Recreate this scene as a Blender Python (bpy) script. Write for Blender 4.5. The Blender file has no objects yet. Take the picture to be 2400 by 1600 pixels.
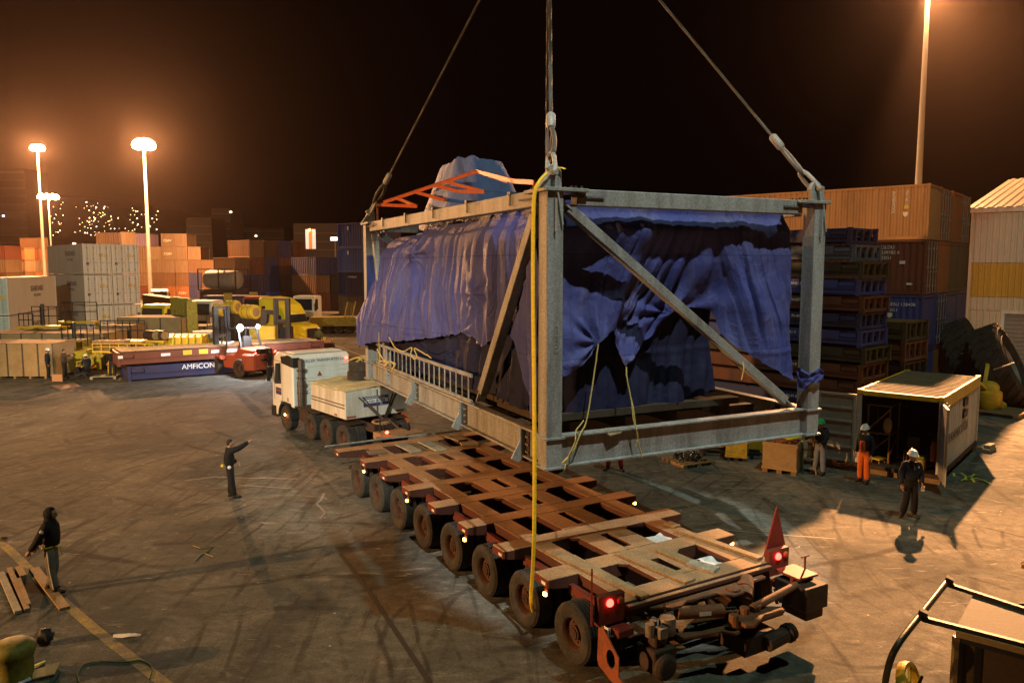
import bpy, math, random
from mathutils import Vector, Matrix, noise
V = Vector
random.seed(7)
SC = bpy.context.scene
COL = SC.collection
# ---------------------------------------------------------------- camera, sky, light
F_PX, CX, CY, CAM_H = 1800.0, 1200.0, 800.0, 6.6        # photograph pixels (2400 x 1600)
PITCH = math.atan(178.0 / F_PX)
cam_d = bpy.data.cameras.new('camera'); cam = bpy.data.objects.new('camera', cam_d); COL.objects.link(cam)
cam.location = (0, 0, CAM_H); cam.rotation_euler = (math.pi / 2 - PITCH, 0, 0)
cam_d.sensor_width = 36; cam_d.lens = 36 * F_PX / 2400; cam_d.clip_start = 0.1; cam_d.clip_end = 4000
SC.camera = cam
world = bpy.data.worlds.new('World'); SC.world = world; world.use_nodes = True
world.node_tree.nodes['Background'].inputs[0].default_value = (0.0012, 0.0005, 0.0004, 1)
world.node_tree.nodes['Background'].inputs[1].default_value = 1.0
SC.view_settings.view_transform = 'Standard'; SC.view_settings.look = 'None'
SC.view_settings.exposure = 0.0; SC.view_settings.gamma = 1.0
SC.cycles.use_denoising = True
SC.cycles.max_bounces = 5; SC.cycles.diffuse_bounces = 2; SC.cycles.glossy_bounces = 2
SC.cycles.transmission_bounces = 3; SC.cycles.volume_bounces = 0; SC.cycles.transparent_max_bounces = 6
SC.cycles.sample_clamp_indirect = 4.0
SC.cycles.caustics_reflective = False; SC.cycles.caustics_refractive = False
SODIUM = (1.0, 0.45, 0.17)
NEUTRAL = (0.74, 1.0, 0.78)
def lamp(name, loc, power, color, radius=0.4):
    d = bpy.data.lights.new(name, 'POINT'); d.energy = power; d.color = color; d.shadow_soft_size = radius
    o = bpy.data.objects.new(name, d); COL.objects.link(o); o.location = loc
    return o
def spot(name, loc, target, power, color, angle, radius=0.5, blend=0.4):
    d = bpy.data.lights.new(name, 'SPOT'); d.energy = power; d.color = color; d.shadow_soft_size = radius
    d.spot_size = math.radians(angle); d.spot_blend = blend
    o = bpy.data.objects.new(name, d); COL.objects.link(o); o.location = loc
    o.rotation_euler = (V(target) - V(loc)).to_track_quat('-Z', 'Y').to_euler()
    return o
MAST_R = V((34.4, 66.0, 30.3)); MAST_L = V((-59.2, 126.0, 26.1)); MAST_M = V((-100.0, 165.0, 31.4)); MAST_F = V((-143.0, 240.0, 27.8))
lamp('mast_light', MAST_R - V((0, 0, 0.9)), 130000, SODIUM, 0.5)
spot('mast_flood', MAST_R - V((0.6, 0.8, 1.0)), (18.6, 18.8, 0), 930000, SODIUM, 26, 0.5, 0.35)
lamp('mast_light', MAST_L + V((1.0, -2.4, -0.5)), 330000, SODIUM, 0.5)
lamp('mast_light', MAST_M + V((1.2, -2.2, -0.5)), 400000, SODIUM, 0.5)
lamp('mast_light', MAST_F + V((1.2, -2.6, -0.6)), 260000, SODIUM, 0.5)
spot('quay_mast_light', (-52, -4, 12), (-22, 20, -1), 155000, (1.0, 0.50, 0.18), 58, 0.5, 0.4)    # quay mast left of the photograph
spot('crane_boom_light', (15.5, 8, 45), (1, 20, 0), 20000, NEUTRAL, 110, 0.35, 0.8)             # flood on the ship crane's boom, overhead
spot('ship_side_spot', (7.5, -3, 40), (2.35, 17.8, 0), 56000, (0.92, 1.0, 0.92), 12.8, 0.25, 0.2)   # narrow spots added for inferred ship floods, behind the photographer
spot('ship_side_spot', (-9, -14, 15), (-35, 69, 5.0), 95000, (1.0, 0.93, 0.66), 30, 0.25, 0.8)
spot('ship_side_spot', (-3, -14, 17), (-5.2, 26.5, 1.2), 50000, (0.97, 1.0, 0.82), 15, 0.25, 0.6)
spot('ship_side_spot', (16, -13, 14), (36, 46, 6.0), 36000, (1.0, 0.86, 0.58), 18, 0.25, 0.6)  # added to brighten the warehouse wall, whose real lamp is unknown

# ---------------------------------------------------------------- pixel geometry
_R = V((1, 0, 0)); _F = V((0, math.cos(PITCH), -math.sin(PITCH))); _U = V((0, math.sin(PITCH), math.cos(PITCH)))
CAMP = V((0, 0, CAM_H))
def ray(px, py): return _F + _R * ((px - CX) / F_PX) + _U * ((CY - py) / F_PX)
def G(px, py, z=0.0):
    d = ray(px, py); return CAMP + d * ((z - CAM_H) / d.z)
def D(px, py, Y):
    d = ray(px, py); return CAMP + d * (Y / d.y)
def PXY(p):
    q = V(p) - CAMP; w = q.dot(_F); return (CX + F_PX * q.dot(_R) / w, CY - F_PX * q.dot(_U) / w)

# ---------------------------------------------------------------- mesh builder
class MB:
    def __init__(s): s.v = []; s.f = []
    def add(s, vs, fs):
        n = len(s.v); s.v += [V(p) for p in vs]; s.f += [tuple(i + n for i in f) for f in fs]; return s
    def box(s, x0, y0, z0, x1, y1, z1):
        return s.add([(x0,y0,z0),(x1,y0,z0),(x1,y1,z0),(x0,y1,z0),(x0,y0,z1),(x1,y0,z1),(x1,y1,z1),(x0,y1,z1)],
                     [(0,3,2,1),(4,5,6,7),(0,1,5,4),(1,2,6,5),(2,3,7,6),(3,0,4,7)])
    def obox(s, o, a, b, c):
        o, a, b, c = V(o), V(a), V(b), V(c)
        if a.cross(b).dot(c) < 0: o = o + a; a = -a
        return s.add([o, o+a, o+a+b, o+b, o+c, o+a+c, o+a+b+c, o+b+c],
                     [(0,3,2,1),(4,5,6,7),(0,1,5,4),(1,2,6,5),(2,3,7,6),(3,0,4,7)])
    def bar(s, p, q, w, h, up=(0,0,1)):
        p, q = V(p), V(q); d = q - p; u = V(up); r = d.cross(u)
        if r.length < 1e-6: r = d.cross(V((1,0,0)))
        r.normalize(); u = r.cross(d).normalized()
        return s.obox(p - r*w/2 - u*h/2, r*w, d, u*h)
    def ibeam(s, p, q, w, h, tf=0.035, tw=0.025):
        p, q = V(p), V(q); z = V((0,0,1))
        s.bar(p + z*(h/2-tf/2), q + z*(h/2-tf/2), w, tf); s.bar(p - z*(h/2-tf/2), q - z*(h/2-tf/2), w, tf)
        return s.bar(p, q, tw, h - 2*tf - 0.001)
    def tube(s, pts, r, n=8, closed=False, caps=True, sy=1.0):
        pts = [V(p) for p in pts]; m = len(pts); rs = r if isinstance(r, (list, tuple)) else [r]*m
        base = len(s.v); ref = None
        for i, p in enumerate(pts):
            a = pts[(i-1) % m] if (closed or i > 0) else p; b = pts[(i+1) % m] if (closed or i < m-1) else p
            t = (b - a); t = t.normalized() if t.length > 1e-9 else V((0,0,1))
            if ref is None:
                ref = V((0,0,1)) if abs(t.z) < 0.9 else V((1,0,0))
            x = (ref - t*ref.dot(t))
            if x.length < 1e-5: x = t.orthogonal()
            x.normalize(); y = t.cross(x); ref = x
            for k in range(n):
                c = 2*math.pi*k/n
                s.v.append(p + x*math.cos(c)*rs[i] + y*math.sin(c)*rs[i]*sy)
        for i in range(m if closed else m-1):
            j = (i+1) % m
            for k in range(n):
                l = (k+1) % n
                s.f.append((base+i*n+k, base+i*n+l, base+j*n+l, base+j*n+k))
        if caps and not closed:
            s.f.append(tuple(base+k for k in reversed(range(n)))); s.f.append(tuple(base+(m-1)*n+k for k in range(n)))
        return s
    def cyl(s, p, q, r, n=16, r2=None): return s.tube([p, q], [r, r if r2 is None else r2], n)
    def lathe(s, prof, c=(0,0,0), axis=(0,0,1), n=24):
        c = V(c); a = V(axis).normalized(); x = a.orthogonal().normalized(); y = a.cross(x); base = len(s.v); m = len(prof)
        for r, h in prof:
            for k in range(n):
                t = 2*math.pi*k/n; s.v.append(c + a*h + x*math.cos(t)*r + y*math.sin(t)*r)
        for i in range(m-1):
            for k in range(n):
                l = (k+1) % n; s.f.append((base+i*n+k, base+i*n+l, base+(i+1)*n+l, base+(i+1)*n+k))
        return s
    def prism(s, poly, vec):
        poly = [V(p) for p in poly]; vec = V(vec); n = len(poly)
        nrm = V((0,0,0))
        for i in range(n): nrm += poly[i].cross(poly[(i+1) % n])
        if nrm.dot(vec) < 0: poly.reverse()
        return s.add(poly + [p + vec for p in poly], [tuple(reversed(range(n))), tuple(range(n, 2*n))] +
                     [(i, (i+1) % n, n + (i+1) % n, n + i) for i in range(n)])
    def grid(s, rows):
        base = len(s.v); n = len(rows[0])
        for r in rows: s.v += [V(p) for p in r]
        for i in range(len(rows)-1):
            for k in range(n-1):
                s.f.append((base+i*n+k, base+i*n+k+1, base+(i+1)*n+k+1, base+(i+1)*n+k))
        return s
    def ball(s, c, r, n=12, m=8, fn=None):
        c = V(c); r = V(r) if not isinstance(r, (int, float)) else V((r, r, r)); base = len(s.v)
        for i in range(m+1):
            t = math.pi*i/m
            for k in range(n):
                a = 2*math.pi*k/n; u = V((math.sin(t)*math.cos(a), math.sin(t)*math.sin(a), math.cos(t)))
                p = V((u.x*r.x, u.y*r.y, u.z*r.z))
                if fn: p = fn(u, p)
                s.v.append(c + p)
        for i in range(m):
            for k in range(n):
                l = (k+1) % n; s.f.append((base+i*n+k, base+(i+1)*n+k, base+(i+1)*n+l, base+i*n+l))
        return s
    def tf(s, M):
        s.v = [M @ p for p in s.v]; return s
    def mesh(s, name, smooth=False):
        me = bpy.data.meshes.new(name); me.from_pydata([tuple(p) for p in s.v], [], s.f); me.validate()
        if smooth:
            for p in me.polygons: p.use_smooth = True
            me.set_sharp_from_angle(angle=math.radians(40))
        me.update(); return me

MATW = {}
def thing(name, label, cat, loc=(0,0,0), rz=0.0, group=None):
    o = bpy.data.objects.new(name, None); COL.objects.link(o); o.location = loc; o.rotation_euler = (0,0,rz)
    o.empty_display_size = 0.2
    MATW[o] = Matrix.Translation(V(loc)) @ Matrix.Rotation(rz, 4, 'Z')
    tag(o, label, cat, group); return o
def tag(o, label=None, cat=None, group=None, kind=None):
    if label: o['label'] = label
    if cat: o['category'] = cat
    if group: o['group'] = group
    if kind: o['kind'] = kind
    return o
def obj(name, mb, m, parent=None, smooth=False, bevel=0.0, world=False, label=None):
    if isinstance(mb, MB):
        if world and parent is not None:
            p = parent
            while p not in MATW: p = p.parent
            mb.tf(MATW[p].inverted())
        me = mb.mesh(name, smooth)
    else: me = mb
    o = bpy.data.objects.new(name, me); COL.objects.link(o)
    if parent is not None: o.parent = parent
    if m is not None:
        ms = m if isinstance(m, (list, tuple)) else [m]
        if len(me.materials) == 0:
            for x in ms: me.materials.append(x)
        else:
            o.material_slots[0].link = 'OBJECT'; o.material_slots[0].material = ms[0]
    if bevel > 0:
        b = o.modifiers.new('bevel', 'BEVEL'); b.width = bevel; b.segments = 1; b.limit_method = 'ANGLE'; b.angle_limit = math.radians(40)
    if label: o['label'] = label
    return o
def dup(root, loc, rz, label=None, group=None, z=None):
    r = root.copy(); COL.objects.link(r); r.location = loc; r.rotation_euler = (0,0,rz)
    MATW[r] = Matrix.Translation(V(loc)) @ Matrix.Rotation(rz, 4, 'Z')
    if label: r['label'] = label
    if group: r['group'] = group
    def rec(a, b):
        for ch in list(a.children):
            c = ch.copy(); COL.objects.link(c); c.parent = b; rec(ch, c)
    rec(root, r); return r
_cache = {}
def cached(key, fn, smooth=False):
    if key not in _cache:
        me = fn().mesh(str(key[0]), smooth); me.materials.append(None); _cache[key] = me
    return _cache[key]
def cobj(name, key, fn, m, parent=None, smooth=False, loc=None, rot=None):
    me = cached(key, fn, smooth); o = bpy.data.objects.new(name, me); COL.objects.link(o)
    if parent is not None: o.parent = parent
    o.material_slots[0].link = 'OBJECT'; o.material_slots[0].material = m
    if loc is not None: o.location = loc
    if rot is not None: o.rotation_euler = rot
    return o
_tmp = []
def text(body, pos, right, up, size, m, parent=None, name='lettering', depth=0.004, world=False, align='LEFT'):
    c = bpy.data.curves.new('txt', 'FONT'); c.body = body; c.size = size; c.extrude = depth; c.align_x = align
    t = bpy.data.objects.new('txt', c); COL.objects.link(t)
    bpy.context.view_layer.update()
    me = bpy.data.meshes.new_from_object(t.evaluated_get(bpy.context.evaluated_depsgraph_get()))
    bpy.data.objects.remove(t)
    r = V(right).normalized(); u = V(up).normalized(); n = r.cross(u)
    M = Matrix(((r.x,u.x,n.x,pos[0]),(r.y,u.y,n.y,pos[1]),(r.z,u.z,n.z,pos[2]),(0,0,0,1)))
    if world and parent is not None:
        p = parent
        while p not in MATW: p = p.parent
        M = MATW[p].inverted() @ M
    me.transform(M); me.materials.clear()
    return obj(name, me, m, parent)

# ---------------------------------------------------------------- materials
def _n(nt, t, **kw):
    n = nt.nodes.new(t)
    for k, v in kw.items(): setattr(n, k, v)
    return n
def mat(name, col, rough=0.65, metal=0.0, dirt=None, amt=0.5, scale=2.0, streak=False, fine=0.15, bump=0.15, spec=0.35):
    m = bpy.data.materials.new(name); m.use_nodes = True; nt = m.node_tree; L = nt.links
    b = nt.nodes['Principled BSDF']; b.inputs['Roughness'].default_value = rough; b.inputs['Metallic'].default_value = metal
    b.inputs['Specular IOR Level'].default_value = spec
    if dirt is None: dirt = tuple(c*0.55 for c in col)
    tc = _n(nt, 'ShaderNodeTexCoord'); oi = _n(nt, 'ShaderNodeObjectInfo')
    ad = _n(nt, 'ShaderNodeVectorMath', operation='ADD'); ml = _n(nt, 'ShaderNodeMath', operation='MULTIPLY'); ml.inputs[1].default_value = 37.0
    L.new(oi.outputs['Random'], ml.inputs[0]); L.new(tc.outputs['Object'], ad.inputs[0]); L.new(ml.outputs[0], ad.inputs[1])
    mp = _n(nt, 'ShaderNodeMapping'); L.new(ad.outputs[0], mp.inputs[0])
    mp.inputs['Scale'].default_value = (scale, scale, scale*0.16) if streak else (scale, scale, scale)
    n1 = _n(nt, 'ShaderNodeTexNoise'); n1.inputs['Scale'].default_value = 1.0; n1.inputs['Detail'].default_value = 7; n1.inputs['Roughness'].default_value = 0.65
    L.new(mp.outputs[0], n1.inputs['Vector'])
    cr = _n(nt, 'ShaderNodeValToRGB'); cr.color_ramp.elements[0].position = 0.44; cr.color_ramp.elements[1].position = 0.70
    L.new(n1.outputs[0], cr.inputs[0])
    mu = _n(nt, 'ShaderNodeMath', operation='MULTIPLY'); mu.inputs[1].default_value = amt; L.new(cr.outputs[0], mu.inputs[0])
    mx = _n(nt, 'ShaderNodeMix', data_type='RGBA'); L.new(mu.outputs[0], mx.inputs[0])
    mx.inputs[6].default_value = (*col, 1); mx.inputs[7].default_value = (*dirt, 1)
    n2 = _n(nt, 'ShaderNodeTexNoise'); n2.inputs['Scale'].default_value = 28; n2.inputs['Detail'].default_value = 4; L.new(ad.outputs[0], n2.inputs['Vector'])
    mr = _n(nt, 'ShaderNodeMapRange'); mr.inputs[1].default_value = 0.3; mr.inputs[2].default_value = 0.7
    mr.inputs[3].default_value = 1-fine; mr.inputs[4].default_value = 1+fine; L.new(n2.outputs[0], mr.inputs[0])
    vm = _n(nt, 'ShaderNodeVectorMath', operation='SCALE'); L.new(mx.outputs[2], vm.inputs[0]); L.new(mr.outputs[0], vm.inputs['Scale'])
    L.new(vm.outputs[0], b.inputs['Base Color'])
    if bump > 0:
        bp = _n(nt, 'ShaderNodeBump'); bp.inputs['Strength'].default_value = bump; bp.inputs['Distance'].default_value = 0.02
        L.new(n2.outputs[0], bp.inputs['Height']); L.new(bp.outputs[0], b.inputs['Normal'])
    return m
def emit(name, col, strength, sample=False):
    m = bpy.data.materials.new(name); m.use_nodes = True; b = m.node_tree.nodes['Principled BSDF']
    b.inputs['Base Color'].default_value = (*col, 1); b.inputs['Emission Color'].default_value = (*col, 1); b.inputs['Emission Strength'].default_value = strength
    m.cycles.emission_sampling = 'AUTO' if sample else 'NONE'
    return m
def glass(name, col=(0.02,0.025,0.03)):
    m = bpy.data.materials.new(name); m.use_nodes = True; b = m.node_tree.nodes['Principled BSDF']
    b.inputs['Base Color'].default_value = (*col, 1); b.inputs['Roughness'].default_value = 0.08; b.inputs['Specular IOR Level'].default_value = 0.7
    return m
RUST = (0.10, 0.035, 0.015)
M_galv = mat('galvanised steel', (0.27,0.268,0.25), 0.6, 0.2, (0.13,0.115,0.095), 0.85, 3.2, streak=True, fine=0.25)
M_steel = mat('dark steel', (0.06,0.055,0.05), 0.5, 0.5, RUST, 0.5, 6)
M_wire = mat('steel wire rope', (0.095,0.088,0.075), 0.55, 0.3, (0.05,0.042,0.034), 0.6, 8)
M_rusto = mat('orange red painted steel', (0.42,0.085,0.02), 0.6, 0, (0.18,0.05,0.02), 0.6, 5)
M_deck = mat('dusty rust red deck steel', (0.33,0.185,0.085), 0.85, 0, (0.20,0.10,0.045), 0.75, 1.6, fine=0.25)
M_trred = mat('red trailer paint', (0.14,0.026,0.014), 0.6, 0, (0.08,0.025,0.015), 0.6, 4)
M_under = mat('grimy axle steel', (0.05,0.03,0.02), 0.75, 0, (0.015,0.012,0.01), 0.7, 6)
M_tyre = mat('tyre rubber', (0.030,0.027,0.024), 0.9, 0, (0.085,0.068,0.05), 0.55, 3, fine=0.3)
M_rim = mat('rust orange rim', (0.085,0.036,0.019), 0.85, 0, (0.045,0.03,0.02), 0.8, 8)
M_whitep = mat('white vehicle paint', (0.68,0.68,0.64), 0.4, 0, (0.42,0.38,0.30), 0.5, 2, streak=True, fine=0.05)
M_whited = mat('grimy white steel', (0.60,0.58,0.52), 0.6, 0, (0.28,0.22,0.15), 0.7, 2, streak=True)
M_blk = mat('black plastic', (0.015,0.015,0.016), 0.55, 0, (0.03,0.028,0.025), 0.5, 5)
M_yel = mat('yellow paint', (0.62,0.42,0.03), 0.5, 0, (0.35,0.20,0.03), 0.5, 2.5)
M_yelb = mat('bright yellow truck paint', (0.72,0.60,0.03), 0.35, 0, (0.6,0.45,0.03), 0.4, 1.2, fine=0.04)
M_yelgrime = mat('worn yellow green paint', (0.34,0.27,0.03), 0.65, 0, (0.08,0.07,0.03), 0.7, 5)
M_redp = mat('faded red paint', (0.30,0.060,0.025), 0.5, 0, (0.22,0.06,0.03), 0.6, 2.5)
M_wood = mat('crate plywood', (0.32,0.22,0.105), 0.75, 0, (0.20,0.12,0.055), 0.6, 1.5, streak=False)
M_plank = mat('weathered plank', (0.25,0.165,0.08), 0.8, 0, (0.16,0.10,0.05), 0.7, 4, fine=0.3)
M_plankg = mat('grey timber', (0.30,0.27,0.20), 0.85, 0, (0.16,0.13,0.09), 0.7, 4, fine=0.3)
M_rope = mat('yellow rope', (0.48,0.36,0.11), 0.8, 0, (0.3,0.2,0.06), 0.6, 14)
M_strap = mat('yellow webbing strap', (0.72,0.48,0.02), 0.6, 0, (0.55,0.33,0.02), 0.5, 6)
def tarp_mat(name, a, bcol, dust):
    m = bpy.data.materials.new(name); m.use_nodes = True; nt = m.node_tree; L = nt.links; b = nt.nodes['Principled BSDF']
    b.inputs['Roughness'].default_value = 0.62; b.inputs['Specular IOR Level'].default_value = 0.3
    tc = _n(nt, 'ShaderNodeTexCoord')
    def nz(sc, det, ro, mul=(1, 1, 1), dist=0.0):
        mp = _n(nt, 'ShaderNodeMapping'); mp.inputs['Scale'].default_value = mul; L.new(tc.outputs['Object'], mp.inputs[0])
        n = _n(nt, 'ShaderNodeTexNoise'); n.inputs['Scale'].default_value = sc; n.inputs['Detail'].default_value = det; n.inputs['Roughness'].default_value = ro; n.inputs['Distortion'].default_value = dist
        L.new(mp.outputs[0], n.inputs['Vector']); return n
    def rmp(n, lo, hi, a0=0.0, a1=1.0):
        r = _n(nt, 'ShaderNodeMapRange'); r.inputs[1].default_value = lo; r.inputs[2].default_value = hi; r.inputs[3].default_value = a0; r.inputs[4].default_value = a1; L.new(n.outputs[0], r.inputs[0]); return r
    def mix(f, c0, c1):
        x = _n(nt, 'ShaderNodeMix', data_type='RGBA'); L.new(f.outputs[0], x.inputs[0])
        if isinstance(c0, tuple): x.inputs[6].default_value = (*c0, 1)
        else: L.new(c0.outputs[2], x.inputs[6])
        x.inputs[7].default_value = (*c1, 1); return x
    c = mix(rmp(nz(0.6, 5, 0.6), 0.4, 0.65), a, bcol)
    c = mix(rmp(nz(2.2, 7, 0.7, (1, 1, 0.14), 0.6), 0.54, 0.74, 0, 0.65), c, dust)      # dusty run marks
    c = mix(rmp(nz(3.0, 8, 0.75, (1, 1, 1), 1.5), 0.60, 0.72, 0, 0.5), c, dust)          # rubbed pale crease lines
    c = mix(rmp(nz(1.3, 5, 0.6, (1, 1, 0.5)), 0.57, 0.75, 0, 0.6), c, tuple(q*0.45 for q in a))
    sp = _n(nt, 'ShaderNodeSeparateXYZ'); L.new(tc.outputs['Object'], sp.inputs[0])
    md = _n(nt, 'ShaderNodeMath', operation='PINGPONG'); md.inputs[1].default_value = 0.93; L.new(sp.outputs[2], md.inputs[0])
    c = mix(rmp(md, 0.016, 0.008, 0, 0.55), c, tuple(q*0.35 for q in a))                  # welded seams between the widths
    L.new(c.outputs[2], b.inputs['Base Color'])
    h1 = nz(2.4, 9, 0.72, (1, 1, 0.45), 1.8); h2 = nz(7.0, 6, 0.7, (1, 1, 0.6), 1.2); h3 = nz(140, 2, 0.5)
    ab = _n(nt, 'ShaderNodeMath', operation='SUBTRACT'); ab.inputs[1].default_value = 0.5; L.new(h1.outputs[0], ab.inputs[0])
    aa = _n(nt, 'ShaderNodeMath', operation='ABSOLUTE'); L.new(ab.outputs[0], aa.inputs[0])
    m1 = _n(nt, 'ShaderNodeMath', operation='MULTIPLY'); m1.inputs[1].default_value = 2.2; L.new(aa.outputs[0], m1.inputs[0])
    m2 = _n(nt, 'ShaderNodeMath', operation='MULTIPLY_ADD'); m2.inputs[1].default_value = 0.35; L.new(h2.outputs[0], m2.inputs[0]); L.new(m1.outputs[0], m2.inputs[2])
    m3 = _n(nt, 'ShaderNodeMath', operation='MULTIPLY_ADD'); m3.inputs[1].default_value = 0.05; L.new(h3.outputs[0], m3.inputs[0]); L.new(m2.outputs[0], m3.inputs[2])
    bp = _n(nt, 'ShaderNodeBump'); bp.inputs['Strength'].default_value = 0.75; bp.inputs['Distance'].default_value = 0.055; L.new(m3.outputs[0], bp.inputs['Height']); L.new(bp.outputs[0], b.inputs['Normal'])
    return m
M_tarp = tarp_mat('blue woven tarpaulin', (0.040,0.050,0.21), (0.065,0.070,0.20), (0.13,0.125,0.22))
M_tarptop = tarp_mat('blue tarpaulin brightened for toplight', (0.17,0.22,0.50), (0.21,0.26,0.52), (0.30,0.33,0.52))  # paler copy of the tarpaulin; light from above is put into its colour
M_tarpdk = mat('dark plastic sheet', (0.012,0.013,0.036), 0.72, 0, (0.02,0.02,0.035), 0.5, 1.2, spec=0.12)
M_glass = glass('dark window glass')
M_amber = emit('amber marker lamp', (1.0,0.42,0.06), 22, True)
M_red = emit('red tail lamp', (1.0,0.03,0.02), 16, True)
M_redsm = emit('small red lamp', (1.0,0.06,0.03), 14)
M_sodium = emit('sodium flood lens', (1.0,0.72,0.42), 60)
M_headl = emit('white work lamp', (0.85,0.88,1.0), 90)
M_lamphouse = mat('lamp housing', (0.3,0.3,0.3), 0.5, 0.4)
M_pole = mat('painted mast steel', (0.42,0.40,0.36), 0.55, 0.1, (0.3,0.27,0.22), 0.5, 2, streak=True)
M_white = mat('white marking', (0.78,0.77,0.72), 0.6, 0, (0.5,0.48,0.42), 0.5, 5)
M_navy = mat('dark blue marking', (0.04,0.05,0.16), 0.6, 0)
M_textdk = mat('dark faded lettering', (0.10,0.08,0.08), 0.7, 0, (0.25,0.2,0.16), 0.6, 9)
M_paper = mat('white paper', (0.72,0.70,0.64), 0.8, 0)
M_skin = mat('skin', (0.32,0.17,0.10), 0.55, 0, (0.27,0.13,0.08), 0.4, 9, fine=0.04, bump=0)
PAINT = {}
paint_ = None
def paint(name, col, dirt=RUST, amt=0.45):
    if name not in PAINT: PAINT[name] = mat(name + ' container paint', col, 0.6, 0, dirt, amt, 1.3, streak=True, fine=0.1)
    return PAINT[name]
paint('brown', (0.26,0.10,0.035)); paint('maroon', (0.15,0.045,0.025)); paint('rust', (0.34,0.12,0.045)); paint('orange', (0.17,0.11,0.062), (0.10,0.05,0.03)); paint('rusty', (0.13,0.07,0.035)); paint('pale pink', (0.16,0.11,0.09)); paint('sandy', (0.20,0.14,0.075))
paint('blue', (0.035,0.06,0.24)); paint('navy', (0.022,0.028,0.09)); paint('tan', (0.40,0.20,0.08)); paint('slate', (0.10,0.12,0.16)); paint('pink', (0.46,0.22,0.15))
paint('violet', (0.17,0.13,0.22)); paint('teal', (0.10,0.19,0.22)); paint('white', (0.60,0.59,0.54), (0.40,0.34,0.26), 0.35); paint('olive', (0.14,0.12,0.05))
paint('skyblue', (0.06,0.10,0.33)); paint('grey', (0.24,0.23,0.20)); paint('dull rust', (0.13,0.045,0.018), (0.03,0.02,0.015), 0.8); paint('dark blue', (0.02,0.03,0.10), (0.03,0.02,0.015), 0.7); paint('dark olive', (0.05,0.045,0.02), (0.02,0.015,0.01), 0.7); paint('dark brown', (0.07,0.032,0.016), (0.02,0.015,0.01), 0.7); paint('black', (0.02,0.018,0.016))
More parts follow.
